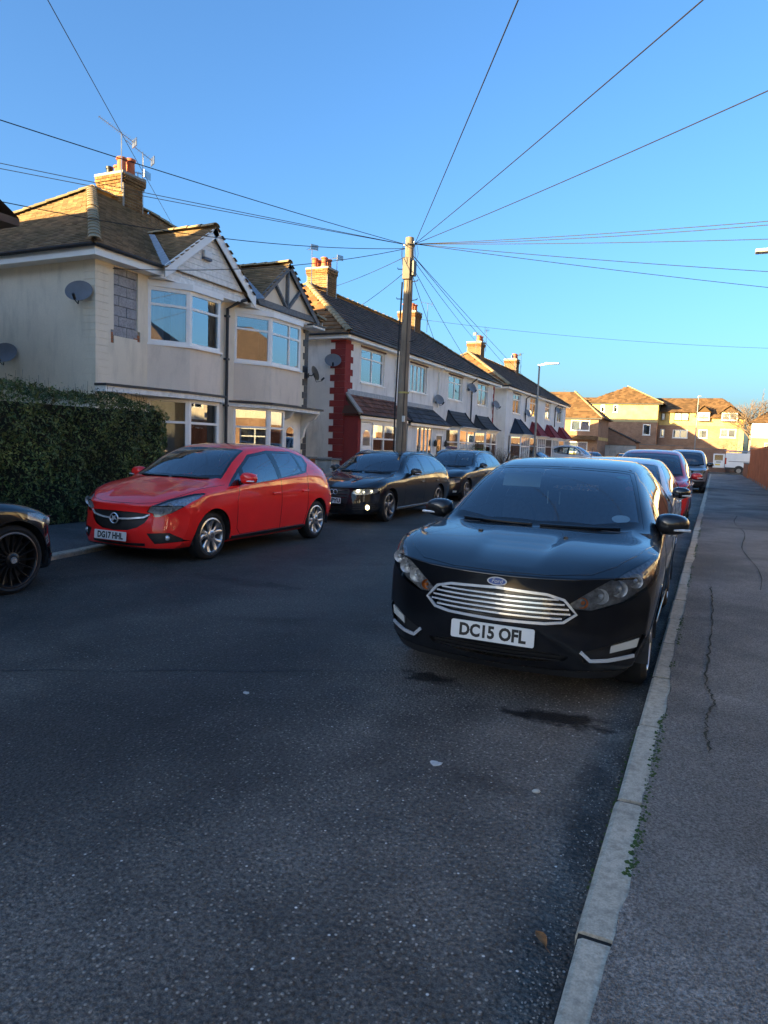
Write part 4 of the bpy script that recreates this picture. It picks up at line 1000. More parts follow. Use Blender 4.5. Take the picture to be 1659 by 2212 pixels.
    def sweep(s, name, pts, axis, sign, w, t, proud, mat, parent, mirror=False, n=None, closed=False, step=.05):
        """thin strip following the shell along a drawn line: seams, bars, trims"""
        P = []
        L = pts+[pts[0]] if closed else pts
        for a, b in zip(L[:-1], L[1:]):
            d = math.hypot(b[0]-a[0], b[1]-a[1]); k = max(1, int(d/step))
            P += [(a[0]+(b[0]-a[0])*i/k, a[1]+(b[1]-a[1])*i/k) for i in range(k)]
        if not closed: P.append(L[-1])
        pos = []
        for a, b in P:
            h = s.on(a, b, axis, sign)
            if h is not None: pos.append(h)
        if len(pos) < 2: return None
        V = []; F = []; m = len(pos)
        for k, p in enumerate(pos):
            nn = s.normal(p); d = pos[(k+1) % m if closed else min(k+1, m-1)]-pos[(k-1) % m if closed else max(k-1, 0)]
            sd = d.cross(nn).normalized()*(w/2); c = p+nn*proud
            V += [c-sd+nn*t*.5, c+sd+nn*t*.5, c+sd-nn*t*.5, c-sd-nn*t*.5]
        for k in range(m if closed else m-1):
            a, b = 4*k, 4*((k+1) % m)
            F += [(a+i, a+(i+1) % 4, b+(i+1) % 4, b+i) for i in range(4)]
        if not closed: F += [(3, 2, 1, 0), (4*m-4, 4*m-3, 4*m-2, 4*m-1)]
        mb = MB(); mb.add(V, F); o = mb.build(name, mat, parent, fix=True); out = [o]
        if mirror: mb = MB(); mb.add([(-v[0], v[1], v[2]) for v in V], F); out.append(mb.build(name, mat, parent, fix=True))
        return out
def wheel_proto(r, w, rim_r, style, mat):
    """wheel with its hub axis along +x (outer face at x = w/2)"""
    t = thing('wheel', None, None); t = t
    me = MB().lathe([(rim_r, -w/2+.02), (rim_r+.02, -w/2), (r-.03, -w/2), (r-.006, -w/2+.025), (r, -w/4), (r, w/4), (r-.006, w/2-.03), (r-.035, w/2-.006), (rim_r+.03, w/2), (rim_r+.004, w/2-.014), (rim_r-.004, w/2-.03), (rim_r-.004, -w/2+.02)], axis='x', n=40)
    ty = me.build('tyre', M_rubber, None, auto=35)
    for k in (-.32, 0, .32): pass
    rb = MB().lathe([(rim_r+.006, w/2-.008), (rim_r-.012, w/2-.002), (rim_r-.022, w/2-.016), (rim_r-.03, -w/2+.03)], axis='x', n=40).build('rim', mat if style != 'black' else M_alloy_b, None, auto=40)
    MB().lathe([(.001, w/2-.115), (rim_r-.028, w/2-.12)], axis='x', n=28).build('brake_disc', M_housing, rb)
    x1 = w/2-.012; x0 = w/2-.055; sp = MB(); spokes = []
    def spoke(a, w0, w1, tw, r0=.05, r1=None, xo=0):
        r1 = r1 or rim_r-.008; V = []; n = 6
        for i in range(n+1):
            s_ = i/n; rr = r0+(r1-r0)*s_; aa = a+tw*s_*s_; ww = (w0+(w1-w0)*s_)/2; xx = x1-.028*math.sin(math.pi*min(1, s_*.9+.1))*.6+xo-.01*(1-s_)
            c = Vector((0, math.cos(aa), math.sin(aa))); d = Vector((0, -math.sin(aa), math.cos(aa)))
            for (e, h) in ((-1, 0), (-.6, .008), (.6, .008), (1, 0), (.8, -.035), (-.8, -.035)): V.append(Vector((xx+h, 0, 0))+c*rr+d*(ww*e))
        F = []
        for i in range(n):
            for k in range(6): k2 = (k+1) % 6; F.append((6*i+k, 6*i+k2, 6*i+6+k2, 6*i+6+k))
        F += [(5, 4, 3, 2, 1, 0), tuple(6*n+k for k in range(6))]
        mb = MB(); mb.add(V, F); mb.build('spoke', mat, rb, auto=40)
    if style == 'twin5':
        for i in range(5):
            a = i*2*math.pi/5+.3; spoke(a-.12, .055, .07, -.18); spoke(a+.16, .055, .07, .22)
    elif style == 'rotor':
        for i in range(5): spoke(i*2*math.pi/5, .075, .085, .38); 
    elif style == 'black':
        for i in range(16): spoke(i*2*math.pi/16, .022, .016, .05)
    else:
        for i in range(5): a = i*2*math.pi/5; spoke(a-.14, .045, .05, .0); spoke(a+.14, .045, .05, .0)
    hb = MB().lathe([(.075, x0), (.072, x1), (.05, x1+.006), (.045, x1+.012), (.001, x1+.014)], axis='x', n=20).build('hub', mat, rb, auto=40)
    cp = MB().lathe([(.033, x1+.012), (.031, x1+.018), (.001, x1+.019)], axis='x', n=18).build('hub_cap', M_alloy if style == 'black' else M_alloy_d, rb, auto=40)
    if style == 'black':
        rg = MB().lathe([(rim_r+.004, w/2-.006), (rim_r-.006, w/2-.0005), (rim_r-.009, w/2-.004)], axis='x', n=40).build('rim_edge', plain('copper_rim', (.20, .13, .10), .35, metal=.8), rb)
    ty.parent = t; rb.parent = t
    # the wheel part is the tyre with the rim below it: keep three levels at most
    out = ty; rb.parent = None
    bpy.data.objects.remove(t)
    return ty, rb
WHEELS = {}
def put_wheels(car, spec):
    r, w, rr, style, mat = spec['wheel']; key = (r, w, rr, style, mat.name)
    if key not in WHEELS: WHEELS[key] = wheel_proto(r, w, rr, style, mat)
    ty, rb = WHEELS[key]; first = not ty.get('used', False)
    for y in (spec['yf'], spec['yr']):
        for sgn in (1, -1):
            for k, src in enumerate((ty, rb)):
                c = copy_tree(src, car); c.location = (sgn*(spec['track']-w/2), y, r-.006); c.rotation_euler = (rnd.uniform(0, 1.2), 0, 0 if sgn > 0 else math.pi)
                if src is ty: c.rotation_euler[0] = 0
                c.name = 'tyre' if src is ty else 'alloy_wheel'
                if 'used' in c: del c['used']
def drop(o):
    for ch in list(o.children): drop(ch)
    bpy.data.objects.remove(o)
def rbox(name, c, h, mat, parent, sub=2, rot=(0, 0, 0), taper=None):
    """softly rounded block: half sizes h"""
    bm = bmesh.new(); bmesh.ops.create_cube(bm, size=2)
    for v in bm.verts:
        k = 1
        if taper: k = 1+taper*v.co.z
        v.co = Vector((v.co.x*h[0]*k, v.co.y*h[1], v.co.z*h[2]))
    bmesh.ops.bevel(bm, geom=list(bm.edges), offset=min(h)*.5, segments=3, profile=.6, affect='EDGES')
    for f in bm.faces: f.smooth = True
    me = bpy.data.meshes.new(name); bm.to_mesh(me); bm.free(); o = link(name, me, mat, parent); o.location = c; o.rotation_euler = rot; return o
def cabin(car, sp):
    yc, zb, hw = sp['y_cowl'], sp['z_belt'], sp['hw']; L = sp['L']; yb = sp['y_b']
    MB().box(-hw+.1, sp['yf']+.34, .20, hw-.1, sp['yr']-.36, .30).build('floor_pan', M_cabin, car)
    MB().box(-hw+.3, .35, .20, hw-.3, L-.3, .26).build('underbody', M_cabin, car)
    d = MB().prism([(-hw+.1, yc+.04, zb+.0), (-hw+.1, yc+.5, zb-.04), (-hw+.1, yc+.62, zb-.16), (-hw+.1, yc+.55, zb-.45), (-hw+.1, yc-.1, zb-.5), (-hw+.1, yc-.1, zb-.06)], (2*hw-.2, 0, 0)).build('dashboard', M_cabin, car, bevel=.02)
    MB().lathe([(.17, -.012), (.19, 0), (.17, .012), (.165, 0)], n=28, closed=True).build('steering_wheel', M_gblack, car, auto=60)
    sw = [c for c in car.children if c.name.startswith('steering_wheel')][-1]; sw.location = (-.36, yc+.72, zb+.0); sw.rotation_euler = (R(-65), 0, 0)
    for x in (-.37, .37):
        rbox('seat_cushion', (x, yb-.25, .50), (.25, .26, .09), M_seat, car); b = rbox('seat_back', (x, yb+.08, .78), (.24, .08, .33), M_seat, car, rot=(R(-14), 0, 0)); rbox('head_rest', (0, .0, .43), (.13, .05, .10), M_seat, b)
    rbox('rear_bench', (0, sp['y_rear'], .55), (hw-.24, .24, .1), M_seat, car); rbox('rear_backrest', (0, sp['y_rear']+.28, .82), (hw-.24, .08, .3), M_seat, car, rot=(R(-14), 0, 0))
def arch(car, b, y, r, hw, zc):
    """dark liner behind a wheel opening, both sides"""
    for sgn in (1, -1):
        V = []; F = []; n = 16
        for i in range(n+1):
            a = -.25+(math.pi+.5)*i/n; p = (y-r*math.cos(a), zc+r*math.sin(a))
            V += [(sgn*(hw-.035), p[0], p[1]), (sgn*(hw-.32), p[0], p[1]), (sgn*(hw-.33), y, zc)]
        for i in range(n): a = 3*i; F += [(a, a+3, a+4, a+1), (a+1, a+4, a+5, a+2)]
        mb = MB(); mb.add(V, F); mb.build('wheel_arch_liner', M_cabin, car, fix=False)
def mirror_pod(car, y, z, x, mat, arm=True, size=1.0, ind=True):
    for sgn in (1, -1):
        bm = bmesh.new(); bmesh.ops.create_cube(bm, size=2); bmesh.ops.subdivide_edges(bm, edges=bm.edges[:], cuts=2, use_grid_fill=True)
        for v in bm.verts:
            p = v.co; q = Vector((p.x*.108, p.y*.06, p.z*.075)); ln = p.length/max(abs(p.x), abs(p.y), abs(p.z)); q *= 1.25/ln**.75
            if p.y < 0: q.x *= 1-.18*abs(p.z); q.y *= 1.25
            q.z *= 1-.2*(p.x*sgn+1)*.4; v.co = q*size
        for f in bm.faces: f.smooth = True
        me = bpy.data.meshes.new('door_mirror'); bm.to_mesh(me); bm.free(); o = link('door_mirror', me, mat, car); o.location = (sgn*(x+.11), y, z); o.rotation_euler = (0, 0, sgn*R(8))
        sb = o.modifiers.new('s', 'SUBSURF'); sb.levels = 1; sb.render_levels = 1
        MB().obox((0, .062, 0), (.092*size, 0, 0), (0, .004, 0), (0, 0, .06*size)).build('mirror_glass', M_chrome, o)
        if ind: MB().obox((sgn*.06, -.072, -.034), (.06, 0, 0), (0, .01, 0), (0, 0, .010)).build('indicator', M_refl, o, bevel=.006)
        if arm: MB().bar((sgn*(x-.10), y+.05, z-.075), (sgn*(x+.05), y+.01, z-.05), .06, .04).build('mirror_arm', M_gblack, car)
def plate(car, text, z, y, tilt=0, w=.52, h=.111, x=0, yellow=False):
    p = rplate(w, h, car); p.location = (x, y, z); p.rotation_euler = (R(90)+tilt, 0, 0)
    if text: text_obj('plate_characters', text, .104, M_plate_k, p, (0, -.003, .006), (0, 0, 0), .0008, width=(w*.80 if len(text) > 7 else w*.60), bold=.0042)
    return p
def rplate(w, h, car, mat=None, name='number_plate', t=.006, r=.012):
    pts = []
    for (cx, cy, a0) in ((w/2-r, h/2-r, 0), (-w/2+r, h/2-r, 90), (-w/2+r, -h/2+r, 180), (w/2-r, -h/2+r, 270)):
        pts += [(cx+r*math.cos(R(a0+k*30)), cy+r*math.sin(R(a0+k*30)), 0) for k in range(4)]
    return MB().prism(pts, (0, 0, t)).build(name, mat or M_plate, car)
DLO = [(1.40, .975), (1.75, 1.195), (2.1, 1.365), (2.5, 1.415), (3.1, 1.395), (3.5, 1.325), (3.74, 1.21), (3.72, 1.10), (3.3, 1.02), (2.4, .97)]
PF = [(1.66, 1.0), (1.83, 1.185), (2.13, 1.335), (2.5, 1.378), (2.55, .995)]
PQ = [(1.47, .998), (1.77, 1.165), (1.60, .998)]
PR = [(2.66, 1.0), (2.61, 1.378), (3.08, 1.36), (3.24, 1.335), (3.30, 1.045)]
PR2 = [(3.35, 1.05), (3.29, 1.325), (3.47, 1.285), (3.66, 1.19), (3.64, 1.11)]
WS_O = [(-.1, 1.065), (.42, 1.115), (.765, 1.26), (.685, 1.63), (.60, 2.035), (.37, 1.985), (-.1, 1.965)]
WS_I = [(-.1, 1.15), (.41, 1.20), (.72, 1.335), (.652, 1.63), (.572, 1.975), (.36, 1.935), (-.1, 1.915)]
RW_O = [(-.1, 1.385), (.33, 1.37), (.53, 1.33), (.64, 1.14), (.33, 1.10), (-.1, 1.095)]
def circ(cy, cz, r, n=22): return [(cy+r*math.cos(2*math.pi*k/n), cz+r*math.sin(2*math.pi*k/n)) for k in range(n)]
def make_car(name, label, cat, sp, loc, rz=0, group=None):
    car = thing(name, label, cat, loc, rz, group or 'cars parked along the street')
    fy, fz, xs = pl(sp['ymap']), pl(sp['zmap']), sp.get('xs', 1.0)
    b = Body(sp['ymap'], sp['zmap'], xs, sp['front'], sp['rear'], sp.get('tweak'), sp.get('lvl', 3), sp.get('sculpt'))
    m_ = lambda P: [(fy(p[0]), fz(p[1])) for p in P]; mt = lambda P: [(p[0]*xs, fy(p[1])) for p in P]; mr = lambda P: [(p[0]*xs, fz(p[1])) for p in P]
    side = lambda c, n: c.x > .35 and n.x > .25 and c.z > .6
    dlo = sp.get('dlo') or m_(DLO); paint = sp['paint']
    b.cut(1, dlo, 'x', side)
    b.cut(2, sp.get('pf') or m_(PF), 'x', side); b.cut(2, sp.get('pq') or m_(PQ), 'x', side); b.cut(3, sp.get('pr') or m_(PR), 'x', side)
    for P in ([m_(PR2)] if not sp.get('pr2') else sp['pr2']): b.cut(4, P, 'x', side)
    wtop = lambda c, n: c.z > fz(.9) and n.z > .05 and n.y < .1
    b.cut(1, sp.get('ws_o') or mt(WS_O), 'z', wtop); b.cut(5, sp.get('ws_i') or mt(WS_I), 'z', wtop)
    b.cut(6, sp.get('rw') or mr(RW_O), 'y', lambda c, n: n.y > .12 and c.y > fy(3.3))
    low = lambda c, n: n.x > .2 and c.x > .4
    for y in (sp['yf'], sp['yr']): b.cut(99, circ(y, sp['wheel'][0]-.0, sp['arch']), 'x', lambda c, n: c.x > .35, delete=True)
    sp['detail'](car, b, sp)
    b.part(0, 'body', paint, car)
    b.part(1, 'window_surround', M_gblack, car, off=-.002)
    b.part(5, 'windscreen', M_cglass, car, off=-.004); b.part(6, 'rear_window', sp.get('rglass', M_cglass), car, off=-.004)
    b.part(2, 'front_side_window', M_cglass, car, False, -.004); b.part(3, 'rear_side_window', sp.get('rglass', M_cglass), car, False, -.004); b.part(4, 'quarter_window', sp.get('rglass', M_cglass), car, False, -.004)
    seam = lambda P, w=.006: b.sweep('door_seam', P, 'x', 1, w, .003, .0006, M_gblack, car, True)
    if not sp.get('far'):
        ya, yb_, yc_ = sp.get('seams') or (fy(1.36), fy(2.60), fy(3.42)); zs = .275
        seam([(ya+.1, fz(.975)), (ya, fz(.8)), (ya+.02, .36), (ya+.1, zs), (yb_, zs), (yb_, fz(.97))]); seam([(yb_, zs), (sp['yr']-sp['arch']-.06, zs), (sp['yr']-sp['arch']+.02, .5), (yc_, fz(.78)), (yc_+.02, fz(1.02))])
        for y in (yb_-.16, yc_-.1):
            for sg in (1, -1):
                p = b.on(y, fz(.855), 'x', sg); n_ = b.normal(p); h = rbox('door_handle', p+n_*.018, (.014, .085, .014), paint if not sp.get('chrome_h') else M_chrome, car)
        b.sweep('sill_line', [(sp['yf']+sp['arch']+.03, .245), (sp['yr']-sp['arch']-.03, .245)], 'x', 1, .05, .012, .002, sp.get('sillmat', M_black), car, True, step=.15)
    b.sweep('wheel_arch_lip', [(sp['yf']-math.cos(a)*sp['arch']*1.004, sp['wheel'][0]+math.sin(a)*sp['arch']*1.004) for a in [x*.1309 for x in range(1, 24)]], 'x', 1, .014, .012, -.002, sp.get('lip', paint), car, True)
    b.sweep('wheel_arch_lip', [(sp['yr']-math.cos(a)*sp['arch']*1.004, sp['wheel'][0]+math.sin(a)*sp['arch']*1.004) for a in [x*.1309 for x in range(1, 24)]], 'x', 1, .014, .012, -.002, sp.get('lip', paint), car, True)
    for y in (sp['yf'], sp['yr']): arch(car, b, y, sp['arch']+.01, sp['hw'], sp['wheel'][0])
    put_wheels(car, sp); cabin(car, sp)
    if sp.get('mirror'): mirror_pod(car, *sp['mirror'])
    for sgn, x0 in ((1, -.62), (1, .02)):       # wipers resting at the foot of the screen
        P = [(x0*xs+.58*xs*k/6, fy(1.115+.14*abs((x0+.58*k/6)/.72)**2)) for k in range(7)]
        b.sweep('wiper', P, 'z', 1, .016, .012, .008, M_gblack, car)
    b.bm.free()
    return car, b
front_sel = lambda ymax: (lambda c, n: c.y < ymax and n.y < .25)
def recess(b, pid, name, mat, car, off=-.03, both=True, wall=None):
    return b.part(pid, name, mat, car, both, off)
def lamp(b, pid, car, housing=M_housing, off=-.028):
    b.part(pid, 'headlamp_housing', housing, car, False, off); return b.part(pid, 'headlamp_lens', M_lens, car, False, .0015)
def bowl(car, b, x, z, r, depth=.02, mat=None, name='reflector', lit=None, off=.02):
    for sg in (1, -1):
        p = b.on(sg*x, z, 'y', 1)
        if p is None: continue
        mb = MB().lathe([(r, -.012), (r*.92, -.004), (r*.7, .012), (r*.3, .022), (.001, .024)], axis='y', n=20); o = mb.build(name, mat or M_refl, car, smooth=True); o.location = p+Vector((0, off, 0))
        mb = MB().lathe([(.001, -.012), (r*.22, -.008), (r*.28, .0), (r*.2, .02)], axis='y', n=12); q = mb.build('bulb', lit or M_lens, o, smooth=True)
# ---- black hatchback by the kerb
def ford_front(car, b, sp):
    F = front_sel(.75)
    b.cut(20, [(-.1, .692), (.30, .678), (.395, .652), (.462, .575), (.40, .53), (.30, .518), (-.1, .512)], 'y', F)
    b.cut(21, [(.425, .63), (.47, .605), (.56, .597), (.74, .65), (.86, .735), (.915, .83), (.905, .90), (.85, .90), (.72, .838), (.56, .728)], "y", front_sel(.70))
    b.cut(22, [(-.1, .342), (.30, .338), (.45, .318), (.42, .288), (.2, .268), (-.1, .264)], 'y', F)
    b.cut(23, [(.50, .345), (.535, .285), (.79, .312), (.855, .44), (.83, .455), (.66, .395), (.60, .375)], 'y', F)
    b.cut(24, [(-.1, .10), (1.0, .10), (1.0, .225), (.8, .238), (-.1, .222)], 'y', F)
    b.part(20, 'grille_backing', M_gblack, car, True, -.035); b.part(22, 'lower_grille', M_black, car, True, -.03); b.part(23, 'fog_lamp_recess', M_black, car, False, -.022); b.part(24, 'front_lip', M_black, car, True, .004)
    lamp(b, 21, car, plain('bright_lamp_housing', (.30, .305, .32), .2, metal=.5, var=.6, vscale=34))
    g = [(.0, .698), (.30, .684), (.40, .657), (.472, .575), (.405, .524), (.30, .511), (.0, .505)]
    full = g+[(-x, z) for x, z in g[::-1][1:-1]]
    b.sweep('grille_surround', full, 'y', 1, .016, .014, .003, M_chrome, car, closed=True)
    for k, (z, x) in enumerate([(.656, .37), (.628, .405), (.60, .43), (.572, .44), (.544, .395)]):
        b.sweep('grille_bar', [(-x, z), (x, z)], 'y', 1, .0105, .018, -.006, M_chrome, car, step=.06)
    for z in (.29, .315): b.sweep('lower_grille_bar', [(-.40, z), (.40, z)], 'y', 1, .01, .01, -.01, M_black, car, step=.08)
    for sg in (1, -1):
        b.sweep('fog_lamp_trim', [(sg*.512, .352), (sg*.565, .30), (sg*.66, .303), (sg*.795, .322)], 'y', 1, .02, .012, .002, M_chrome, car, step=.03)
        pts = [(.672, .387), (.818, .425), (.808, .372), (.668, .345)]; V = [b.on(sg*x, z, 'y', 1) for x, z in pts]
        MB().prism([v+Vector((0, .004, 0)) for v in V], (0, .02, 0)).build('fog_lamp', plain('fog_lens', (.50, .50, .46), .2, var=.1), car)
        for (x, z, r, m) in ((.50, .640, .034, M_amber), (.595, .682, .048, M_refl), (.69, .73, .052, M_refl), (.775, .775, .045, M_refl)):
            p = b.on(sg*x, z, 'y', 1); o = MB().lathe([(r, -.010), (r*.85, .0), (r*.5, .014), (.001, .018)], axis='y', n=16).build('lamp_unit', m, car, smooth=True); o.location = p+Vector((0, .028, 0)); MB().lathe([(.001, -.014), (r*.3, -.010), (r*.34, .01)], axis='y', n=10).build('bulb', M_chrome if m is M_refl else m, o, smooth=True)
    b.sweep('bonnet_seam', [(-.86, 1.22), (-.83, .9), (-.76, .55), (-.66, .33), (-.54, .195), (-.3, .11), (0, .085), (.3, .11), (.54, .195), (.66, .33), (.76, .55), (.83, .9), (.86, 1.22)], 'z', 1, .006, .003, .0008, M_gblack, car)
    p = b.on(0, .735, 'y', 1); n_ = b.normal(p); q = n_.to_track_quat('Z', 'Y')
    def disc(rx, rz, t, mat, name, par, off):
        o = MB().prism([(rx*math.cos(2*math.pi*k/32), rz*math.sin(2*math.pi*k/32), 0) for k in range(32)], (0, 0, t)).build(name, mat, par, auto=40); return o
    e = disc(.062, .026, .004, M_chrome, 'badge', car, 0); e.location = p+n_*.001; e.rotation_euler = (R(90)-math.asin(max(-1, min(1, n_.z))), 0, 0)
    e2 = disc(.054, .020, .0048, plain('badge_blue', (.02, .06, .22), .3, var=0), 'badge_field', e, 0)
    text_obj('badge_script', 'Ford', .036, M_chrome, e, (0, 0, .0052), (0, 0, 0), .0006, width=.072, shear=.3)
    for sx in (-.34, .27):
        p = b.on(sx, .80, 'z', 1); o = rbox('washer_jet', p+Vector((0, 0, .004)), (.016, .014, .007), M_gblack, car)
    rf = b.on(0, 3.55, 'z', 1); MB().tube([rf, rf+Vector((0, .16, .16))], .004, 6, r_end=.002).build('aerial', M_gblack, car); rbox('aerial_base', rf, (.018, .03, .012), M_gblack, car)
    plate(car, 'DC15 OFL', .425, -.012, R(-4)); 
    for sx in (-.225, .23): MB().lathe([(.005, 0), (.004, .002), (.001, .003)], n=8).build('plate_screw', plain('brass_screw', (.4, .33, .18), .4, metal=.5), car).matrix_world = Matrix.Translation((sx, -.02, .42)) @ Matrix.Rotation(R(90), 4, 'X')
    # roof side channels, bonnet ribs
    b.sweep('roof_channel', [(.545, 2.08), (.53, 2.6), (.515, 3.3)], 'z', 1, .022, .006, .0005, M_gblack, car, True)
def ribs(yr, zmin, x0, amp):
    def f(co):
        if co.y < yr and co.z > zmin:
            a = abs(co.x); e = x0+.10*(co.y-.2); k = 1/(1+math.exp(-(a-e)/.02)); fade = max(0, min(1, (co.y-.16)/.35))*max(0, min(1, (yr-co.y)/.4))
            co.z -= amp*(1-k)*fade
    return f
FORD = dict(lvl=4, xs=.968, sculpt=ribs(1.04, .74, .20, .018), ymap=[(0, 0), (4.36, 4.36)], zmap=[(0, 0), (2, 2)], front=[(.035, .0), (.0, .0), (.03, .0), (.08, .0)], rear=[(4.36, 0), (4.40, 0), (4.36, 0), (4.3, 0)], paint=P_black, hw=.905, L=4.36, yf=.87, yr=3.52, track=.855, arch=.355,
            wheel=(.315, .215, .225, 'five', M_alloy), y_cowl=1.12, z_belt=.98, y_b=2.35, y_rear=3.15, mirror=(1.50, 1.03, .81, P_black), detail=ford_front, chrome_h=True, rglass=M_cglass)
car, b = make_car('parked_car', 'glossy black hatchback with chrome grille parked against the kerb, plate DC15 OFL', 'car', FORD, (-1.15, 4.10, 0), R(.6))
# sun visor, paper disc, stickers and hanging things behind the screen
MB().obox((-.34, 2.0, 1.285), (.165, 0, 0), (0, .04, .062), (0, .004, -.003)).build('sun_visor', M_pad, car, bevel=.003)
rbox('rear_view_mirror', (.03, 1.92, 1.29), (.11, .02, .035), M_gblack, car)
for (nm, x, y, z, w, h, m) in (('paper_disc', .56, 1.42, 1.05, .066, .05, plain('white_card', (.75, .77, .75), .7)), ('green_sticker', .50, 1.95, 1.345, .05, .018, plain('sticker_green', (.03, .35, .2), .5)), ('red_sticker', .585, 1.79, 1.265, .045, .03, plain('sticker_red', (.45, .05, .04), .5))):
    V = [Vector((x+w*math.cos(a), y+h*.86*math.sin(a), z+h*.5*math.sin(a))) for a in [k*math.pi/8 for k in range(16)]]
    MB().prism(V, (0, .002, -.003)).build(nm, m, car)
for x, z in ((-.1, 1.14), (.0, 1.14)): MB().bar((x, 1.95, z+.06), (x, 1.95, z-.05), .008, .008).build('hanging_charm', M_pad, car)

# ---- the other cars
def generic_front(grille, lampP, plate_z=None, txt=None, chrome=None, fog=None, plate_y=-.02, housing=None, lip=.22, lamps=((.62, .66, .05),), lit=False, extra=None, gmat=None, plate_x=0, tilt=-4):
    def f(car, b, sp):
        F = front_sel(.8)
        if grille: b.cut(20, grille, 'y', F)
        b.cut(21, lampP, "y", front_sel(sp.get("lampy", .66)))
        if fog: b.cut(23, fog, 'y', F)
        b.cut(24, [(-.1, .05), (1.0, .05), (1.0, lip), (-.1, lip)], 'y', F)
        if grille: b.part(20, 'grille', gmat or M_black, car, True, -.025)
        if fog: b.part(23, 'fog_lamp_recess', M_black, car, False, -.012)
        b.part(24, 'front_lip', M_black, car, True, .003); lamp(b, 21, car, housing or plain('pale_lamp_housing', (.55, .56, .58), .22, metal=.3, var=.45, vscale=30))
        for (x, z, r) in lamps: bowl(car, b, x, z, r, lit=(M_headon if lit else None), off=.03)
        if chrome:
            for (P, w, m) in chrome: b.sweep('grille_trim', P, 'y', 1, w, .014, .002, m, car, step=.04)
        fy = pl(sp['ymap']); h = [(.86, 1.22), (.84, .9), (.78, .55), (.69, .35), (.54, .20), (.3, .12), (0, .095)]; h = [(x*sp.get('xs', 1), fy(y)) for x, y in h]
        b.sweep('bonnet_seam', h+[(-x, y) for x, y in h[::-1][1:]], 'z', 1, .006, .003, .0008, M_gblack, car)
        if plate_z: 
            p0 = b.on(plate_x, plate_z, 'y', 1); plate(car, txt, plate_z, p0.y+plate_y, R(tilt), x=plate_x)
        if extra: extra(car, b, sp)
    return f
def corsa_extra(car, b, sp):
    p = b.on(0, .535, 'y', 1)
    o = MB().lathe([(.062, -.012), (.070, 0), (.062, .012), (.054, 0)], axis='y', n=28, closed=True).build('badge_ring', M_chrome, car, auto=50); o.location = p+Vector((0, -.012, 0))
    MB().lathe([(.001, -.004), (.058, -.002), (.058, .01)], axis='y', n=24).build('badge_field', M_gblack, o, smooth=False)
    MB().prism([(-.05, -.008, -.02), (-.02, -.008, -.035), (.01, -.008, -.012), (.045, -.008, -.018), (.02, -.008, .01), (.035, -.008, .04), (-.005, -.008, .022), (-.03, -.008, .035), (-.025, -.008, .005)], (0, .005, 0)).build('badge_griffin', M_chrome, o)
    for sg in (1, -1):
        q = b.on(sg*.66, .325, 'y', 1); o = MB().lathe([(.001, -.02), (.03, -.012), (.034, 0), (.03, .02)], axis='y', n=16).build('fog_lamp', M_refl, car, smooth=True); o.location = q+Vector((0, .02, 0))
    b.sweep('lower_intake', [(-.42, .235), (-.2, .228), (0, .226), (.2, .228), (.42, .235)], 'y', 1, .035, .006, .001, M_black, car, step=.06)
ZC = [(0, 0), (.62, .58), (.82, .735), (.91, .87), (.955, .965), (.98, 1.02), (1.26, 1.28), (1.5, 1.50)]
CORSA = dict(ymap=[(0, 0), (.85, .8), (1.09, .98), (1.26, 1.13), (2.05, 1.83), (2.65, 2.35), (3.25, 2.95), (3.75, 3.42), (4.05, 3.80), (4.36, 4.10)], zmap=ZC, xs=.955, front=[(.04, 0), (0, 0), (.03, 0), (.09, 0)], rear=[(4.12, 0), (4.14, 0), (4.1, 0), (4.05, 0)], lvl=4,
  paint=P_red, hw=.865, L=4.12, yf=.84, yr=3.44, track=.835, arch=.355, wheel=(.312, .205, .225, 'twin5', M_alloy), y_cowl=1.02, z_belt=.97, y_b=2.1, y_rear=2.85, mirror=(1.42, 1.03, .855, P_red), rglass=M_cglass,
  dlo=[(1.14, .925), (1.47, 1.15), (1.8, 1.335), (2.26, 1.395), (2.9, 1.385), (3.22, 1.31), (3.24, 1.2), (3.1, 1.065), (2.4, 1.0), (1.9, .955)], pf=[(1.5, .955), (1.56, 1.16), (1.82, 1.305), (2.24, 1.362), (2.30, .998), (1.89, .965)],
  pq=[(1.22, .938), (1.46, 1.105), (1.43, .945)], pr=[(2.40, 1.012), (2.37, 1.362), (2.9, 1.352), (2.97, 1.082), (2.5, 1.028)], pr2=[[(3.02, 1.09), (2.96, 1.345), (3.17, 1.285), (3.18, 1.2), (3.09, 1.095)]],
  sculpt=ribs(1.0, .62, .36, .014), seams=(1.30, 2.36, 3.10),
  detail=generic_front([(-.1, .628), (.30, .622), (.475, .608), (.42, .50), (.33, .44), (.2, .40), (-.1, .385)], [(.43, .632), (.50, .615), (.52, .575), (.57, .578), (.70, .63), (.80, .70), (.86, .80), (.865, .865), (.80, .858), (.60, .775), (.47, .69)], .325, 'DG17 HHL',
    [([(-.47, .606), (-.40, .565), (-.2, .54), (-.07, .535)], .02, M_chrome), ([(.47, .606), (.40, .565), (.2, .54), (.07, .535)], .02, M_chrome)], [(.45, .375), (.69, .39), (.80, .32), (.815, .285), (.54, .25)], lamps=((.57, .66, .05), (.67, .70, .055)), extra=corsa_extra, lip=.195, plate_x=-.03, plate_y=-.035))
make_car('parked_car', 'red five-door hatchback parked in front of the hedge, plate DG17 HHL', 'car', CORSA, (-6.575, 6.31, 0), R(0))
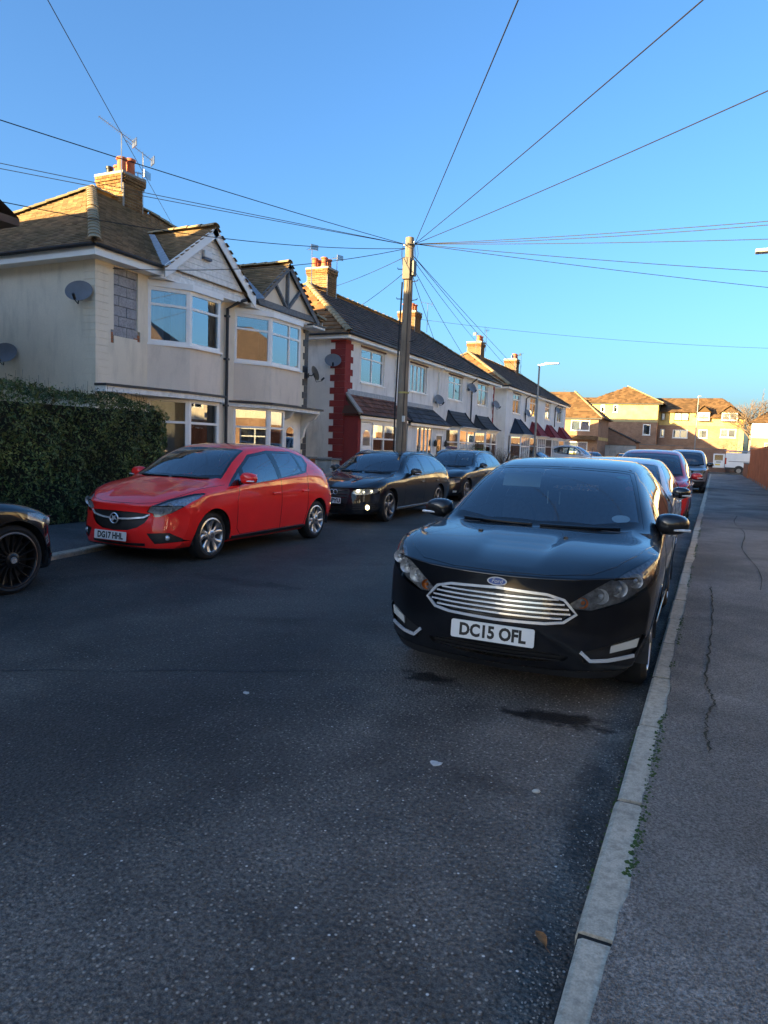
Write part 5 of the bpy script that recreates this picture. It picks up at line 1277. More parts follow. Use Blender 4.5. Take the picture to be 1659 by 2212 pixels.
def audi_extra(car, b, sp):
    for k in range(4):
        p = b.on(-.112+.075*k, .60, 'y', 1); o = MB().lathe([(.045, -.006), (.051, 0), (.045, .006), (.040, 0)], axis='y', n=28, closed=True).build('badge_ring', M_chrome, car, auto=60); o.location = p+Vector((0, -.02-.002*(k % 2), 0))
    for z in (.63, .56, .50, .37, .33): b.sweep('grille_bar', [(-.35, z), (.35, z)], 'y', 1, .008, .01, -.008, M_gblack, car, step=.08)
    for sg in (1, -1):
        for (x, z, r, m) in ((.70, .315, .05, M_fogon), (.53, .635, .028, M_headon)):
            q = b.on(sg*x, z, 'y', 1); o = MB().lathe([(.001, -.012), (r*.8, -.006), (r, .004), (r, .02)], axis='y', n=16).build('lit_lamp', m, car, smooth=True); o.location = q+Vector((0, .004, 0))
        for k in range(4): b.sweep('intake_slat', [(sg*.46, .27+.035*k), (sg*.82, .285+.035*k)], 'y', 1, .01, .01, .001, M_housing, car, step=.06)
        p1, p2 = b.on(sg*.62, 2.2, 'z'), b.on(sg*.60, 4.0, 'z'); pts = [b.on(sg*(.63-.03*k/6), 2.25+1.8*k/6, 'z')+Vector((0, 0, .035)) for k in range(7)]; pts[0].z -= .03; pts[-1].z -= .03; MB().tube(pts, .014, 6).build('roof_rail', M_gblack, car)
ZA = [(0, 0), (.64, .60), (.82, .715), (.91, .83), (.955, .91), (.98, .95), (1.26, 1.22), (1.5, 1.435)]
YA = [(0, 0), (.85, .92), (1.09, 1.42), (1.26, 1.60), (2.05, 2.33), (2.65, 2.85), (3.25, 3.55), (3.75, 4.15), (4.05, 4.45), (4.36, 4.70)]
DA = dict(dlo=[(1.62, .945), (1.97, 1.15), (2.3, 1.30), (2.75, 1.352), (3.35, 1.335), (3.85, 1.235), (4.16, 1.09), (4.1, 1.0), (3.2, .955), (2.2, .935)], pf=[(1.98, .965), (2.06, 1.16), (2.33, 1.275), (2.66, 1.315), (2.70, .965)], pr=[(2.78, .97), (2.74, 1.318), (3.28, 1.30), (3.45, .985)], pr2=[[(3.52, .995), (3.36, 1.29), (3.8, 1.205), (4.05, 1.08), (4.02, 1.02)]], pq=[(1.72, .96), (2.0, 1.135), (1.92, .963)])
AUDI = dict(ymap=YA, zmap=ZA, xs=.985, front=[(.03, 0), (0, 0), (.02, 0), (.07, 0)], rear=[(4.7, 0), (4.72, 0), (4.7, 0), (4.65, 0)], paint=P_audi, hw=.895, L=4.7, yf=.92, yr=3.70, track=.88, arch=.365, wheel=(.325, .225, .25, 'rotor', M_alloy_d), y_cowl=1.48, z_belt=.93, y_b=2.6, y_rear=3.45, mirror=(1.98, .99, .88, P_audi),
  sillmat=plain('silver_sill', (.4, .4, .4), .35, metal=.6), rglass=M_cglass_d, seams=(1.62, 2.73, 3.6), lvl=4, sculpt=ribs(1.4, .6, .3, .012), **DA,
  detail=generic_front([(-.1, .682), (.36, .675), (.395, .63), (.36, .42), (.32, .275), (-.1, .262)], [(.435, .585), (.50, .555), (.66, .56), (.84, .60), (.885, .67), (.85, .692), (.60, .672), (.46, .64)], .435, None, None, [(.45, .385), (.80, .40), (.84, .30), (.50, .25)], lamps=((.62, .615, .04), (.74, .63, .04)), lit=True, extra=audi_extra, lip=.20, plate_y=-.03))
car, b = make_car('parked_car', 'black estate car with lit headlamps and four badge rings, parked behind the red hatchback', 'car', AUDI, (-6.75, 11.95, 0), 0)
pp = [c for c in car.children if c.name.startswith('number_plate')][0]; text_obj('plate_characters', '61 PYU', .104, M_plate_k, pp, (.08, -.003, .006), (0, 0, 0), .0008, width=.33, bold=.0042)
def vw_extra(car, b, sp):
    for z in (.60, .56, .52): b.sweep('grille_bar', [(-.42, z), (.42, z)], 'y', 1, .012, .01, -.004, M_chrome, car, step=.08)
    for sg in (1, -1):
        q = b.on(sg*.70, .30, 'y', 1); MB().prism([q+Vector((sg*dx, .0, dz)) for dx, dz in ((-.12, -.03), (.1, -.02), (.12, .03), (-.1, .03))], (0, .02, 0)).build('fog_lamp', plain('fog_lens', (.50, .50, .46), .2, var=.1), car)
        pts = [b.on(sg*(.64-.03*k/6), 2.25+2.0*k/6, 'z')+Vector((0, 0, .04)) for k in range(7)]; pts[0].z -= .035; pts[-1].z -= .035; MB().tube(pts, .014, 6).build('roof_rail', M_alloy, car)
VW = dict(AUDI); VW.update(paint=P_vw, zmap=[(0, 0), (.64, .60), (.82, .73), (.91, .86), (.955, .94), (.98, .975), (1.26, 1.26), (1.5, 1.50)], dlo=[(y, z*1.035) for y, z in DA['dlo']], pf=[(y, z*1.03) for y, z in DA['pf']], pr=[(y, z*1.03) for y, z in DA['pr']], pq=[(y, z*1.03) for y, z in DA['pq']], pr2=[[(y, z*1.03) for y, z in DA['pr2'][0]]],
  wheel=(.33, .225, .235, 'five', M_alloy_d), lvl=3, mirror=(1.98, 1.03, .885, P_vw), sillmat=M_chrome, detail=generic_front([(-.1, .64), (.46, .63), (.44, .50), (-.1, .48)], [(.47, .63), (.46, .52), (.62, .50), (.84, .56), (.885, .69), (.80, .70)], .40, None, None, None, lamps=((.58, .575, .045), (.72, .60, .045)), extra=vw_extra))
make_car('parked_car', 'dark grey estate car with silver roof rails parked behind the black estate', 'car', VW, (-7.33, 18.55, 0), R(-1.2))
# saloon nose at the hedge, pointing the other way
def merc_extra(car, b, sp):
    for sg in (1, -1): b.sweep('bumper_trim', [(sg*.5, .28), (sg*.8, .30)], 'y', 1, .03, .01, .002, M_gblack, car, step=.06)
MERC = dict(AUDI); MERC.update(paint=m_paint('paint_obsidian', (.004, .0045, .006)), wheel=(.335, .235, .262, 'black', M_alloy_b), arch=.375, mirror=(1.98, .99, .88, P_black), sillmat=M_black, yf=.80, lvl=4, detail=generic_front([(-.1, .66), (.40, .65), (.38, .45), (-.1, .43)], [(.50, .66), (.52, .60), (.66, .575), (.84, .60), (.905, .70), (.915, .80), (.86, .785), (.7, .72)], .35, None, None, None, lamps=((.64, .645, .045), (.76, .66, .05)), extra=merc_extra))
mc, b = make_car('parked_car', 'black saloon with thin-spoked black wheels, parked nose to the red hatchback', 'car', MERC, (-6.80, 5.27, 0), math.pi)
for c in [c for c in mc.children if c.name.startswith('alloy_wheel')]:
    h_ = [q for q in c.children if q.name.startswith('hub_cap')][0]; x_ = max(v.co.x for v in h_.data.vertices)+.001; sm = MB()
    for k in range(3): a = math.pi/2+k*2*math.pi/3; sm.prism([(x_, .024*math.cos(a), .024*math.sin(a)), (x_, .005*math.cos(a+.9), .005*math.sin(a+.9)), (x_, 0, 0), (x_, .005*math.cos(a-.9), .005*math.sin(a-.9))], (.002, 0, 0))
    sm.lathe([(.026, x_), (.030, x_), (.030, x_+.002), (.026, x_+.002)], axis='x', n=20, closed=True); so = sm.build('hub_star', M_chrome, c)
# cars behind the black hatchback
def plain_front(gr, lm, lamps, pz=.40): return generic_front(gr, lm, pz, None, None, None, lamps=lamps)
SILV = dict(FORD); SILV.update(paint=P_silver, lvl=3, sculpt=None, mirror=(1.50, 1.03, .84, M_gblack), detail=plain_front([(-.1, .66), (.42, .64), (.38, .52), (-.1, .50)], [(.45, .66), (.5, .62), (.8, .70), (.90, .85), (.7, .80)], ((.6, .70, .04),)))
make_car('parked_car', 'silver hatchback parked between the black hatchback and the wine red car', 'car', SILV, (-1.33, 9.0, 0), 0)
ZR = [(0, 0), (.64, .66), (.82, .83), (.91, .96), (.955, 1.03), (.98, 1.08), (1.5, 1.68)]; fzr = pl(ZR)
RED2 = dict(FORD); RED2.update(paint=P_red2, lvl=3, sculpt=None, zmap=ZR, ymap=[(0, 0), (1.09, .9), (1.26, 1.06), (2.05, 1.78), (2.65, 2.3), (3.25, 2.9), (4.36, 4.05)], yf=.8, yr=3.3, L=4.05, y_cowl=.95, z_belt=1.04, y_b=2.1, y_rear=2.8, mirror=(1.3, 1.10, .89, P_red2), wheel=(.31, .205, .215, 'five', M_alloy), detail=plain_front([(-.1, .62), (.42, .60), (.36, .48), (-.1, .46)], [(.5, .72), (.55, .66), (.8, .74), (.90, .92), (.75, .88)], ((.66, .76, .045),)))
make_car('parked_car', 'wine red high-roofed hatchback parked behind the silver hatchback', 'car', RED2, (-1.33, 15.7, 0), 0)
Z4 = [(0, 0), (.26, .40), (.48, .62), (.64, .80), (.82, .98), (.91, 1.05), (.955, 1.09), (.98, 1.13), (1.5, 1.84)]
def boxy(st):
    for j, row in enumerate(st):
        for k in (5, 6, 7):
            if j >= 4: row[k].x *= 1.07
X4 = dict(FORD); X4.update(paint=P_gold, lvl=3, sculpt=None, zmap=Z4, tweak=boxy, xs=.98, ymap=[(0, 0), (1.09, 1.1), (1.26, 1.22), (2.05, 1.75), (2.65, 2.4), (3.25, 3.1), (3.75, 3.9), (4.36, 4.5)], yf=.8, yr=3.4, L=4.5, y_cowl=1.12, z_belt=1.1, y_b=2.2, y_rear=3.1, mirror=(1.45, 1.2, .88, M_gblack, True, 1.15), wheel=(.37, .225, .22, 'five', M_alloy_d), arch=.42, lip=M_black, detail=generic_front([(-.1, .95), (.38, .94), (.36, .82), (-.1, .80)], [(.46, .93), (.46, .80), (.74, .80), (.84, .95), (.7, .97)], .62, None, None, [(.45, .62), (.75, .64), (.75, .56), (.48, .54)], lamps=((.60, .87, .06),), lip=.5))
make_car('parked_car', 'pale silver off-roader parked furthest along the kerb', 'car', X4, (-1.13, 32.0, 0), 0)

# ---------------------------------------------------------------- street furniture and plants
def m_wood(name, c1, c2, stretch=(40, 40, 1.5)):
    t = NT(name); n1 = t.noise(1.0, 6, .65, vec=t.mapped(stretch)); n2 = t.noise(1.3, 4, .6)
    col = t.mix(t.ramp(n1, [(.3, 0), (.7, 1)]), c1, c2); col = t.mix(1, col, t.ramp(n2, [(.3, .7), (.7, 1.2)]), 'MULTIPLY')
    t.set(color=col, rough=.85, spec=.25); t.bump(n1, .5, .008); return t.m
M_pole = m_wood('pole_timber', (.14, .11, .085), (.30, .245, .18)); M_wire = plain('cable_black', (.012, .012, .014), .6, var=0); M_fence = m_wood('fence_timber', (.34, .105, .045), (.46, .16, .075), (25, 25, 1.2))
PT = Vector((-8.0, 18.15, 7.18))
tp = thing('telegraph_pole', 'leaning weathered wooden telegraph pole standing behind the black estate car', 'pole', (-8.0, 18.1, 0))
lean = Vector((.06, 0, 7.18))
mb = MB(); pts = [lean*(k/8)+Vector((.012*math.sin(k*1.3), 0, 0)) for k in range(9)]; mb.tube(pts, .165, 14, r_end=.115); mb.build('post', M_pole, tp, smooth=False, auto=50)
for k, (z, s) in enumerate([(5.55, -1), (5.5, 1), (4.85, -1), (4.4, 1), (6.35, -1), (6.0, 1)]):
    MB().tube([(s*.1+.05, -.02, z), (s*.30+.05, -.05, z+.01), (s*.31+.05, -.05, z+.05)], .012, 6).build('step_iron', M_black, tp)
bx = MB().box(-.105, -.19, 6.05, .115, -.09, 6.62).build('junction_box', plain('box_brown', (.075, .058, .045), .6, var=.3), tp, bevel=.012); bx.location.x = .05
bx = MB().box(.10, -.12, 6.15, .20, .06, 6.55).build('junction_box', M_black, tp, bevel=.012); bx.location.x = .06
MB().lathe([(.152, 0), (.155, .02), (.152, .05)], n=16).build('yellow_band', plain('yellow_tape', (.42, .36, .12), .7), tp).location = (.033, 0, 2.98)
MB().lathe([(.122, 0), (.135, .01), (.135, .035), (.122, .045)], n=16).build('cable_ring', M_black, tp).location = (.06, 0, 6.95)
for k in range(7):
    a = k*.9+.3; c_ = Vector((.06, 0, 7.0)); d_ = Vector((math.cos(a), math.sin(a), 0)); mb = MB().tube([c_+d_*.11, c_+d_*.2, c_+d_*.2+Vector((0, 0, .05))], .009, 5).build('cable_hook', M_steel, tp)
    mb = MB().tube([c_+d_*.19, c_+d_*.24+Vector((0, 0, -.25)), c_+d_*.15+Vector((0, 0, -.55-.06*k)), c_+d_*.125+Vector((0, 0, -.8-.1*k))], .006, 5).build('cable_tail', M_wire, tp)
MB().tube([(-.15, -.09, .4), (-.165, -.09, 2.5), (-.13, -.08, 4.5), (-.1, -.06, 6.0)], .022, 6).build('riser_cable', M_wire, tp)
MB().tube([(.10, -.125, 1.2), (.11, -.11, 3), (.12, -.1, 6.1)], .012, 6).build('riser_cable', M_wire, tp)
MB().box(.10, -.19, 2.2, .17, -.13, 2.36).build('tag_plate', plain('tag_white', (.6, .62, .6), .5), tp)
def wire(a, b, label, sag=.12, r=.0085, n=18):
    a, b = Vector(a), Vector(b); pts = []
    for i in range(n+1):
        s = i/n; p = a.lerp(b, s); p.z -= sag*4*s*(1-s); pts.append(p)
    o = MB().tube(pts, r, 5).build('overhead_wire', M_wire, smooth=True); tag(o, label, 'wire', 'overhead telephone wires'); return o
W0 = Vector((-7.94, 18.15, 7.02)); WL = W0+Vector((-.12, 0, 0)); WR = W0+Vector((.12, 0, 0))
far = 'overhead wire from the telegraph pole across the road to the opposite houses'
for (y, z, sg) in ((-8.34, 5.6, .08), (-1.04, 5.6, .1), (4.28, 5.6, .12), (13.92, 5.6, .12), (13.7, 5.55, .2), (16.13, 5.6, .1), (20.81, 5.6, .1), (23.62, 5.6, .1)): wire(WR+Vector((0, 0, -.0)), (6.45, y, z), far, sg)
wire(WL, (-11.5, -1.97, 5.6), 'overhead wire from the telegraph pole passing over the cream houses, highest of three', .15)
wire(WL, (-26, -1.79, 8.25), 'overhead wire from the telegraph pole past the large brick chimney, upper of a pair', .1); wire(WL, (-26, -.41, 8.25), 'overhead wire from the telegraph pole past the large brick chimney, lower of a pair', .12)
wire(WL+Vector((0, 0, -.1)), (-11.72, 11.25, 5.02), 'overhead wire from the telegraph pole to the top of the blockwork patch', .22)
wire(WL+Vector((0, 0, -.1)), (-12.2, 7.6, 5.55), 'overhead wire from the telegraph pole crossing in front of the white gable', .3)
wire(W0+Vector((-.1, 0, -.3)), (-14.6, 25.95, 8.0), 'overhead wire from the telegraph pole down to the nearest terrace chimney', .05); wire(W0+Vector((-.1, 0, -.7)), (-13.6, 25.6, 6.9), 'overhead wire from the telegraph pole down to the terrace ridge', .05)
fan = 'overhead wire fanning down from the telegraph pole to the terraced houses'
for (x, y, z, dz) in ((-11.25, 25.3, 5.15, -.9), (-11.25, 29.95, 5.2, -.8), (-11.25, 34.7, 5.2, -.6), (-14.6, 46.0, 8.2, -.4), (-11.25, 46.1, 5.3, -.3), (-11.25, 50.8, 5.3, -.3)): wire(W0+Vector((.08, 0, dz)), (x, y, z), fan, .1)
wire((-14.55, 35.0, 8.2), (6.5, 46, 7.6), 'overhead wire strung from the third brick chimney across the street', .35)
wire((-8.36, 6.7, 7.4), (-20.0, 22.55, 9.6), 'thin overhead wire slanting down behind the large chimney', .02, .007)
# --- satellite dishes and aerials
M_dish = plain('dish_grey', (.15, .16, .175), .5, var=.12)
def dish_proto():
    t = thing('satellite_dish', 'dish', 'dish'); prof = [(.001, .0), (.1, .006), (.2, .024), (.29, .052), (.30, .058), (.295, .062), (.2, .034), (.1, .016), (.001, .010)]
    d = MB().lathe(prof, axis='x', n=28).build('reflector', M_dish, t, auto=50); d.scale = (1, 1.08, .92); d.location = (.2, 0, 0); d.rotation_euler = (0, R(-22), 0)
    MB().tube([(.2, 0, -.05), (.30, 0, -.30), (.52, 0, -.24)], .014, 6).build('feed_arm', M_black, t); l = MB().tube([(.50, 0, -.22), (.60, 0, -.12)], .035, 8).build('feed_horn', M_black, t)
    MB().tube([(.0, 0, -.08), (.12, 0, -.08), (.2, 0, 0)], .02, 8).build('bracket_arm', M_black, t); MB().box(-.02, -.05, -.16, .0, .05, .0).build('wall_plate', M_black, t)
    return t
DP = dish_proto(); n_d = 0
for (x, y, z, a, lb) in ((-12.16, 10.86, 4.45, -62, 'grey satellite dish on the side wall of the cream house, near its corner'), (-14.45, 10.86, 3.25, -62, 'grey satellite dish on the side wall of the cream house, half hidden and lower'),
   (-11.75, 19.25, 3.7, 50, 'grey satellite dish beside the black quoins'), (-11.95, 21.12, 4.3, -60, 'grey satellite dish on the terrace end wall beside the red quoins'), (-11.48, 29.75, 3.62, -25, 'grey satellite dish low on the terrace front above the slate porch'), (-11.48, 34.3, 4.55, -25, 'grey satellite dish high on the terrace front by the downpipe'),
   (-11.45, 38.6, 4.0, -20, 'grey satellite dish on the far corner of the nearer terrace'), (-11.48, 46.1, 3.95, -20, 'grey satellite dish low on the further terrace by a black downpipe'), (-11.48, 55.6, 4.7, -20, 'grey satellite dish high on the further terrace')):
    o = DP if n_d == 0 else copy_tree(DP); n_d += 1; o.location = (x, y, z); o.rotation_euler = (0, 0, R(a)); o.scale = (.86, .86, .86); o['label'] = lb; o['group'] = 'satellite dishes on the houses'
def aerial(base, h, label, boom=.9, head=0, n=12, tilt=0, vert=False, mast=None, arm=None):
    t = thing('tv_aerial', label, 'aerial', base, 0, 'television aerials on the chimneys')
    MB().tube([(0, 0, -.3), (0, 0, h)], .016, 6).build('mast', M_steel, t)
    d = Vector((math.cos(head), math.sin(head), tilt)).normalized(); s = d.cross(Vector((0, 0, 1))).normalized() if not vert else Vector((0, 0, 1)); c = Vector((0, 0, h-.03))
    b = MB().tube([c-d*boom*.35, c+d*boom*.65], .010, 5).build('boom', M_steel, t)
    for k in range(n): p = c-d*boom*.35+d*boom*(k+.5)/n; L = .09+.08*(1-k/n); MB().tube([p-s*L, p+s*L], .004, 4).build('element', M_steel, b)
    p = c-d*boom*.38; MB().obox(p, d*.01, s*.16, Vector((0, 0, .10))).build('backplate', M_steel, b)
    if arm: MB().tube([(0, 0, arm), (.0, .12, arm), (0, .12, arm-.2)], .012, 5).build('arm', M_steel, t)
    return t
aerial((-15.0, 14.70, 8.4), 1.22, 'tall long-boom aerial on the large chimney of the cream houses', 1.0, R(-115), 18, .42); aerial((-15.02, 15.5, 8.3), 1.1, 'shorter aerial on the far corner of the large chimney', .8, R(-120), 9, .5, arm=.4)
aerial((-15.2, 15.5, 8.0), .9, 'low aerial pointing at the pots of the large chimney', .8, R(190), 8, .25)
aerial((-14.7, 24.1, 7.7), 1.35, 'ladder aerial on the mast left of the nearest terrace chimney', .5, R(150), 5, 0); aerial((-14.65, 26.0, 7.7), 1.45, 'plain aerial on the mast right of the nearest terrace chimney', .5, R(160), 6, .1)
aerial((-14.6, 36.0, 8.0), 1.25, 'aerial on a bent mast beside the middle terrace chimney', .6, R(200), 7, .2, arm=.3); aerial((-14.6, 44.6, 8.3), .7, 'short aerial left of the two-pot chimney', .4, R(60), 4, .3); aerial((-14.6, 46.75, 8.4), 1.15, 'aerial right of the two-pot chimney', .4, R(60), 6, .1, vert=True, arm=.4)
aerial((-14.6, 54.4, 7.9), .9, 'aerial left of the furthest chimney', .6, R(-20), 5, .1); aerial((-14.6, 56.3, 8.0), 1.2, 'aerial right of the furthest chimney', .3, R(40), 4, .4, arm=.3)
# --- hedge: a clipped mass of small leaves
def m_leaf(name, c1, c2):
    t = NT(name); at = t.n('Attribute'); at.attribute_name = 'tone'; n = t.noise(1.1, 4, .6)
    col = t.mix(at.outputs['Fac'], c1, c2); col = t.mix(1, col, t.ramp(n, [(.35, .6), (.7, 1.4)]), 'MULTIPLY')
    col = t.mix(t.ramp(t.noise(2.7, 4, .6), [(.60, 0), (.74, .75)]), col, (.085, .055, .025))
    t.set(color=col, rough=.5, spec=.3); return t.m
M_leafh = m_leaf('hedge_leaf', (.035, .068, .018), (.16, .20, .06)); M_twig = plain('twig_brown', (.075, .05, .03), .9)
def leaves(name, sampler, n, size, mat, parent, spread=1.0):
    V = []; F = []; tone = []
    for _ in range(n):
        p, nn = sampler(); d = (nn+Vector((rnd.gauss(0, 1), rnd.gauss(0, 1), rnd.gauss(0, 1)))*.75*spread).normalized(); s = d.cross(Vector((rnd.gauss(0, 1), rnd.gauss(0, 1), rnd.gauss(0, 1)))).normalized(); u = d.cross(s)
        L = size*rnd.uniform(.45, 1.6); w = L*rnd.uniform(.3, .5); k = len(V); V += [p-u*L*.5, p+s*w*.5+d*L*.06, p+u*L*.5, p-s*w*.5+d*L*.06]; F.append((k, k+1, k+2, k+3)); tone.append(rnd.random()**1.5)
    mb = MB(); mb.add(V, F); me = mb.mesh(name); a = me.attributes.new('tone', 'FLOAT', 'FACE'); a.data.foreach_set('value', tone); o = link(name, me, mat, parent); o['kind'] = 'stuff'; return o
hg = thing('hedge', 'tall clipped dark green hedge in front of the cream house', 'hedge', (-10.3, 6, 0))
X0, X1, Y0, Y1, ZT = -1.0, .7, -6.0, 4.85, 2.28
def hz(y): return ZT+.05*math.sin(y*1.7)+.03*math.sin(y*4.1+1)-(.28*max(0, (y-3.4)/1.2)**2)-.12*max(0, min(1, (.5-y)/3))
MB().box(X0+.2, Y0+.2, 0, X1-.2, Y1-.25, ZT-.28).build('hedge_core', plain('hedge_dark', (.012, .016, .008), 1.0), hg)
def lump(p): return .075*math.sin(p.y*3.1+p.z*2.2)+.06*math.sin(p.y*7.3-p.z*5.1+1)+.03*math.sin(p.y*15+p.z*13)
def samp():
    r = rnd.random(); dp = abs(rnd.gauss(0, .055))
    if r < .62:
        y, z = rnd.uniform(Y0, Y1-.1), rnd.uniform(.02, 1)**.9; z *= hz(y); p = Vector((X1, y, z)); cr = max(0, (z-hz(y)+.35)/.35)**2*.18+max(0, (y-Y1+.5)/.5)**2*.25; p.x += lump(p)-dp-cr; return p, Vector((1, 0, .15))
    if r < .85:
        y, x = rnd.uniform(Y0, Y1-.1), rnd.uniform(X0, X1-.05); p = Vector((x, y, hz(y)-dp+.04*math.sin(x*8+y*5)-max(0, (x-X1+.3)/.3)**2*.14)); return p, Vector((0, 0, 1))
    x, z = rnd.uniform(X0, X1-.08), rnd.uniform(.02, 1); z *= hz(Y1-.2); p = Vector((x, Y1, z)); p.y += lump(Vector((0, x, z)))-dp-max(0, (z-hz(Y1)+.5)/.5)**2*.3-max(0, (x-X1+.3)/.3)**2*.14; return p, Vector((0, 1, .1))
leaves('foliage', samp, 52000, .056, M_leafh, hg)
mb = MB()
for _ in range(420):
    y = rnd.uniform(Y0, Y1-.3); x = rnd.uniform(X0+.2, X1-.05); z = hz(y); s = .05+abs(rnd.gauss(0, .06)); mb.tube([(x, y, z-.15), (x+rnd.gauss(0, .03), y+rnd.gauss(0, .04), z+s)], .003, 4, False)
for _ in range(500):
    y = rnd.uniform(Y0, Y1-.2); z = rnd.uniform(.3, 2.1); p = Vector((X1, y, z)); q = X1+lump(p); mb.tube([(q-.2, y, z-.1), (q+rnd.uniform(-.02, .07), y+rnd.gauss(0, .06), z+rnd.uniform(-.02, .14))], .003, 4, False)
o = mb.build('shoots', M_twig, hg, fix=False); o['kind'] = 'stuff'
def samp2():
    y = rnd.uniform(Y0, Y1-.3); return Vector((rnd.uniform(X0+.2, X1-.05), y, hz(y)+abs(rnd.gauss(0, .05)))), Vector((0, 0, 1))
leaves('shoot_leaves', samp2, 1500, .042, M_leafh, hg)
# --- garden walls, pillars, shrubs
M_wallw = m_render('garden_wall_white', (.55, .54, .5), stain=.3); M_coping = m_concrete('coping_stone', (.2, .19, .17))
def gwall(label, ya, yb, h, mat, x=-9.75):
    t = thing('garden_wall', label, 'wall', (x, ya, 0), 0, 'low front garden walls'); MB().box(-.1, 0, 0, .1, yb-ya, h).build('wall_face', mat, t); MB().box(-.15, -.03, h, .15, yb-ya+.03, h+.07).build('coping', M_coping, t, bevel=.012); return t
def pillar(label, y, h=1.05, x=-9.7, w=.45, mat=None):
    t = thing('gate_pillar', label, 'pillar', (x, y, 0)); MB().box(-w/2, -w/2, 0, w/2, w/2, h).build('shaft', mat or M_wallw, t); MB().prism([(-w/2-.05, -w/2-.05, h), (w/2+.05, -w/2-.05, h), (w/2+.05, w/2+.05, h), (-w/2-.05, w/2+.05, h)], (0, 0, .06)).build('cap', M_coping, t, bevel=.015); return t
gwall('low white garden wall beside the white gate pillar', 15.2, 16.6, .78, M_wallw); pillar('white gate pillar with dark cap in front of the red painted corner', 17.05, 1.06); pillar('red brick gate pillar next to the white one', 16.35, 1.1, -9.95, .3, M_brick_o)
gwall('low brick garden wall in front of the slate porch house', 24.6, 29.6, .7, M_brick_o); gwall('low garden wall in front of the grey bay roofs', 30.2, 40.5, .75, M_wallw); gwall('low garden wall in front of the further terrace', 41.6, 60, .8, M_wallw)
def shrub(label, loc, r, h, n, mat, size, twigs=0):
    t = thing('shrub', label, 'shrub', loc); mb = MB()
    for k in range(10+twigs): a = rnd.uniform(0, 6.28); d = rnd.uniform(.2, 1)*r; mb.tube([(0, 0, 0), (d*.5*math.cos(a), d*.5*math.sin(a), h*.6), (d*math.cos(a), d*math.sin(a), h*rnd.uniform(.8, 1.1))], .012, 4, r_end=.004)
    o = mb.build('stems', M_twig, t, fix=False); o['kind'] = 'stuff'
    def s_():
        v = Vector((rnd.gauss(0, 1), rnd.gauss(0, 1), rnd.gauss(0, 1))).normalized(); v = Vector((v.x*r, v.y*r, h*.6+v.z*h*.45))*rnd.uniform(.7, 1.05); return v, v.normalized()
    if n: leaves('foliage', s_, n, size, mat, t)
    return t
M_leafg = m_leaf('conifer_leaf', (.03, .08, .012), (.10, .20, .03)); M_leafd = m_leaf('dry_leaf', (.07, .05, .03), (.16, .12, .07))
shrub('small bright green conifer behind the dark grey estate car', (-10.0, 31.6, 0), .4, 1.75, 2600, M_leafg, .06); shrub('dry leafless brown shrub at the corner of the nearer terrace', (-10.1, 36.0, 0), .9, 1.5, 900, M_leafd, .05, 60); shrub('dry twiggy shrub in front of the further terrace', (-10.1, 40.8, 0), .8, 1.3, 600, M_leafd, .05, 50)
# --- street lamps
M_lampp = plain('lamp_post_grey', (.20, .215, .225), .45, metal=.4, var=.15)
def street_lamp(label, loc, h, arm, tw=.0):
    t = thing('street_lamp', label, 'street lamp', loc, 0, 'street lamps'); d = Vector((math.cos(tw), math.sin(tw), 0))
    MB().tube([(0, 0, 0), (0, 0, 1.5), (0, 0, 1.52)], .09, 12).build('base_section', M_lampp, t, auto=40); MB().tube([(0, 0, 1.5), (.02*d.x, 0, h)], .055, 10, r_end=.04).build('column', M_lampp, t, auto=40)
    MB().bar(Vector((0, 0, h-.02))-d*.05, Vector((0, 0, h+.05))+d*arm*.35, .07, .07).build('arm', M_upvc, t); MB().obox(Vector((0, 0, h+.055))+d*arm*.68, d*arm*.36, Vector((-d.y, d.x, 0))*.11, Vector((0, 0, .035))).build('lantern', plain('lantern_pale', (.55, .56, .56), .4, metal=.3), t, bevel=.02)
    MB().obox(Vector((0, 0, h+.10))+d*arm*.4, d*.03, Vector((-d.y, d.x, 0))*.03, Vector((0, 0, .03))).build('photocell', M_black, t); return t
street_lamp('grey street lamp standing in front of the further terrace', (-7.95, 34.1, 0), 5.62, .95, R(-8)); street_lamp('pale street lamp in front of the brick apartment block', (-1.75, 71.5, 0), 7.0, .3, R(-60)); street_lamp('street lamp over the near pavement, only its lantern showing', (2.05, 16.4, .1), 5.55, 1.55, R(180))
# --- timber fence along the pavement
fe = thing('timber_fence', 'red brown close-boarded timber fence along the pavement', 'fence', (2.3, 18, .1))
bdm = MB().prism([(-.011, -.0725, 0), (.011, -.0725, 0), (.011, .0725, 0), (-.011, .0725, 0)], (0, 0, 1.82)).mesh('board', fix=True); k = 0; y = 0
while y < 38.0:
    if (k % 13) == 0:
        MB().box(-.05, y-.05, 0, .06, y+.05, 2.05).build('post', M_fence, fe)
        MB().box(-.02, y+.05, 0, .015, min(y+1.9, 38), .15).build('gravel_board', M_coping, fe)
    o = link('board', bdm, M_fence, fe); o.location = (-.012+(.012 if k % 2 else 0)-.012, y+.07, .152); o.scale = (1, 1, 1+rnd.uniform(-.01, .012)); o.rotation_euler = (0, 0, rnd.uniform(-.03, .03)); k += 1; y += .146
MB().box(-.005, 0, .5, .05, 38, .6).build('rail', M_fence, fe); MB().box(-.005, 0, 1.6, .05, 38, 1.7).build('rail', M_fence, fe)
rw = thing('garden_wall', 'low red brick wall continuing from the timber fence', 'wall', (2.3, 56.2, .1)); MB().box(-.11, 0, 0, .11, 8.5, 1.0).build('wall_face', M_brick_o, rw); MB().box(-.14, -.03, 1.0, .14, 8.53, 1.07).build('coping', M_coping, rw)

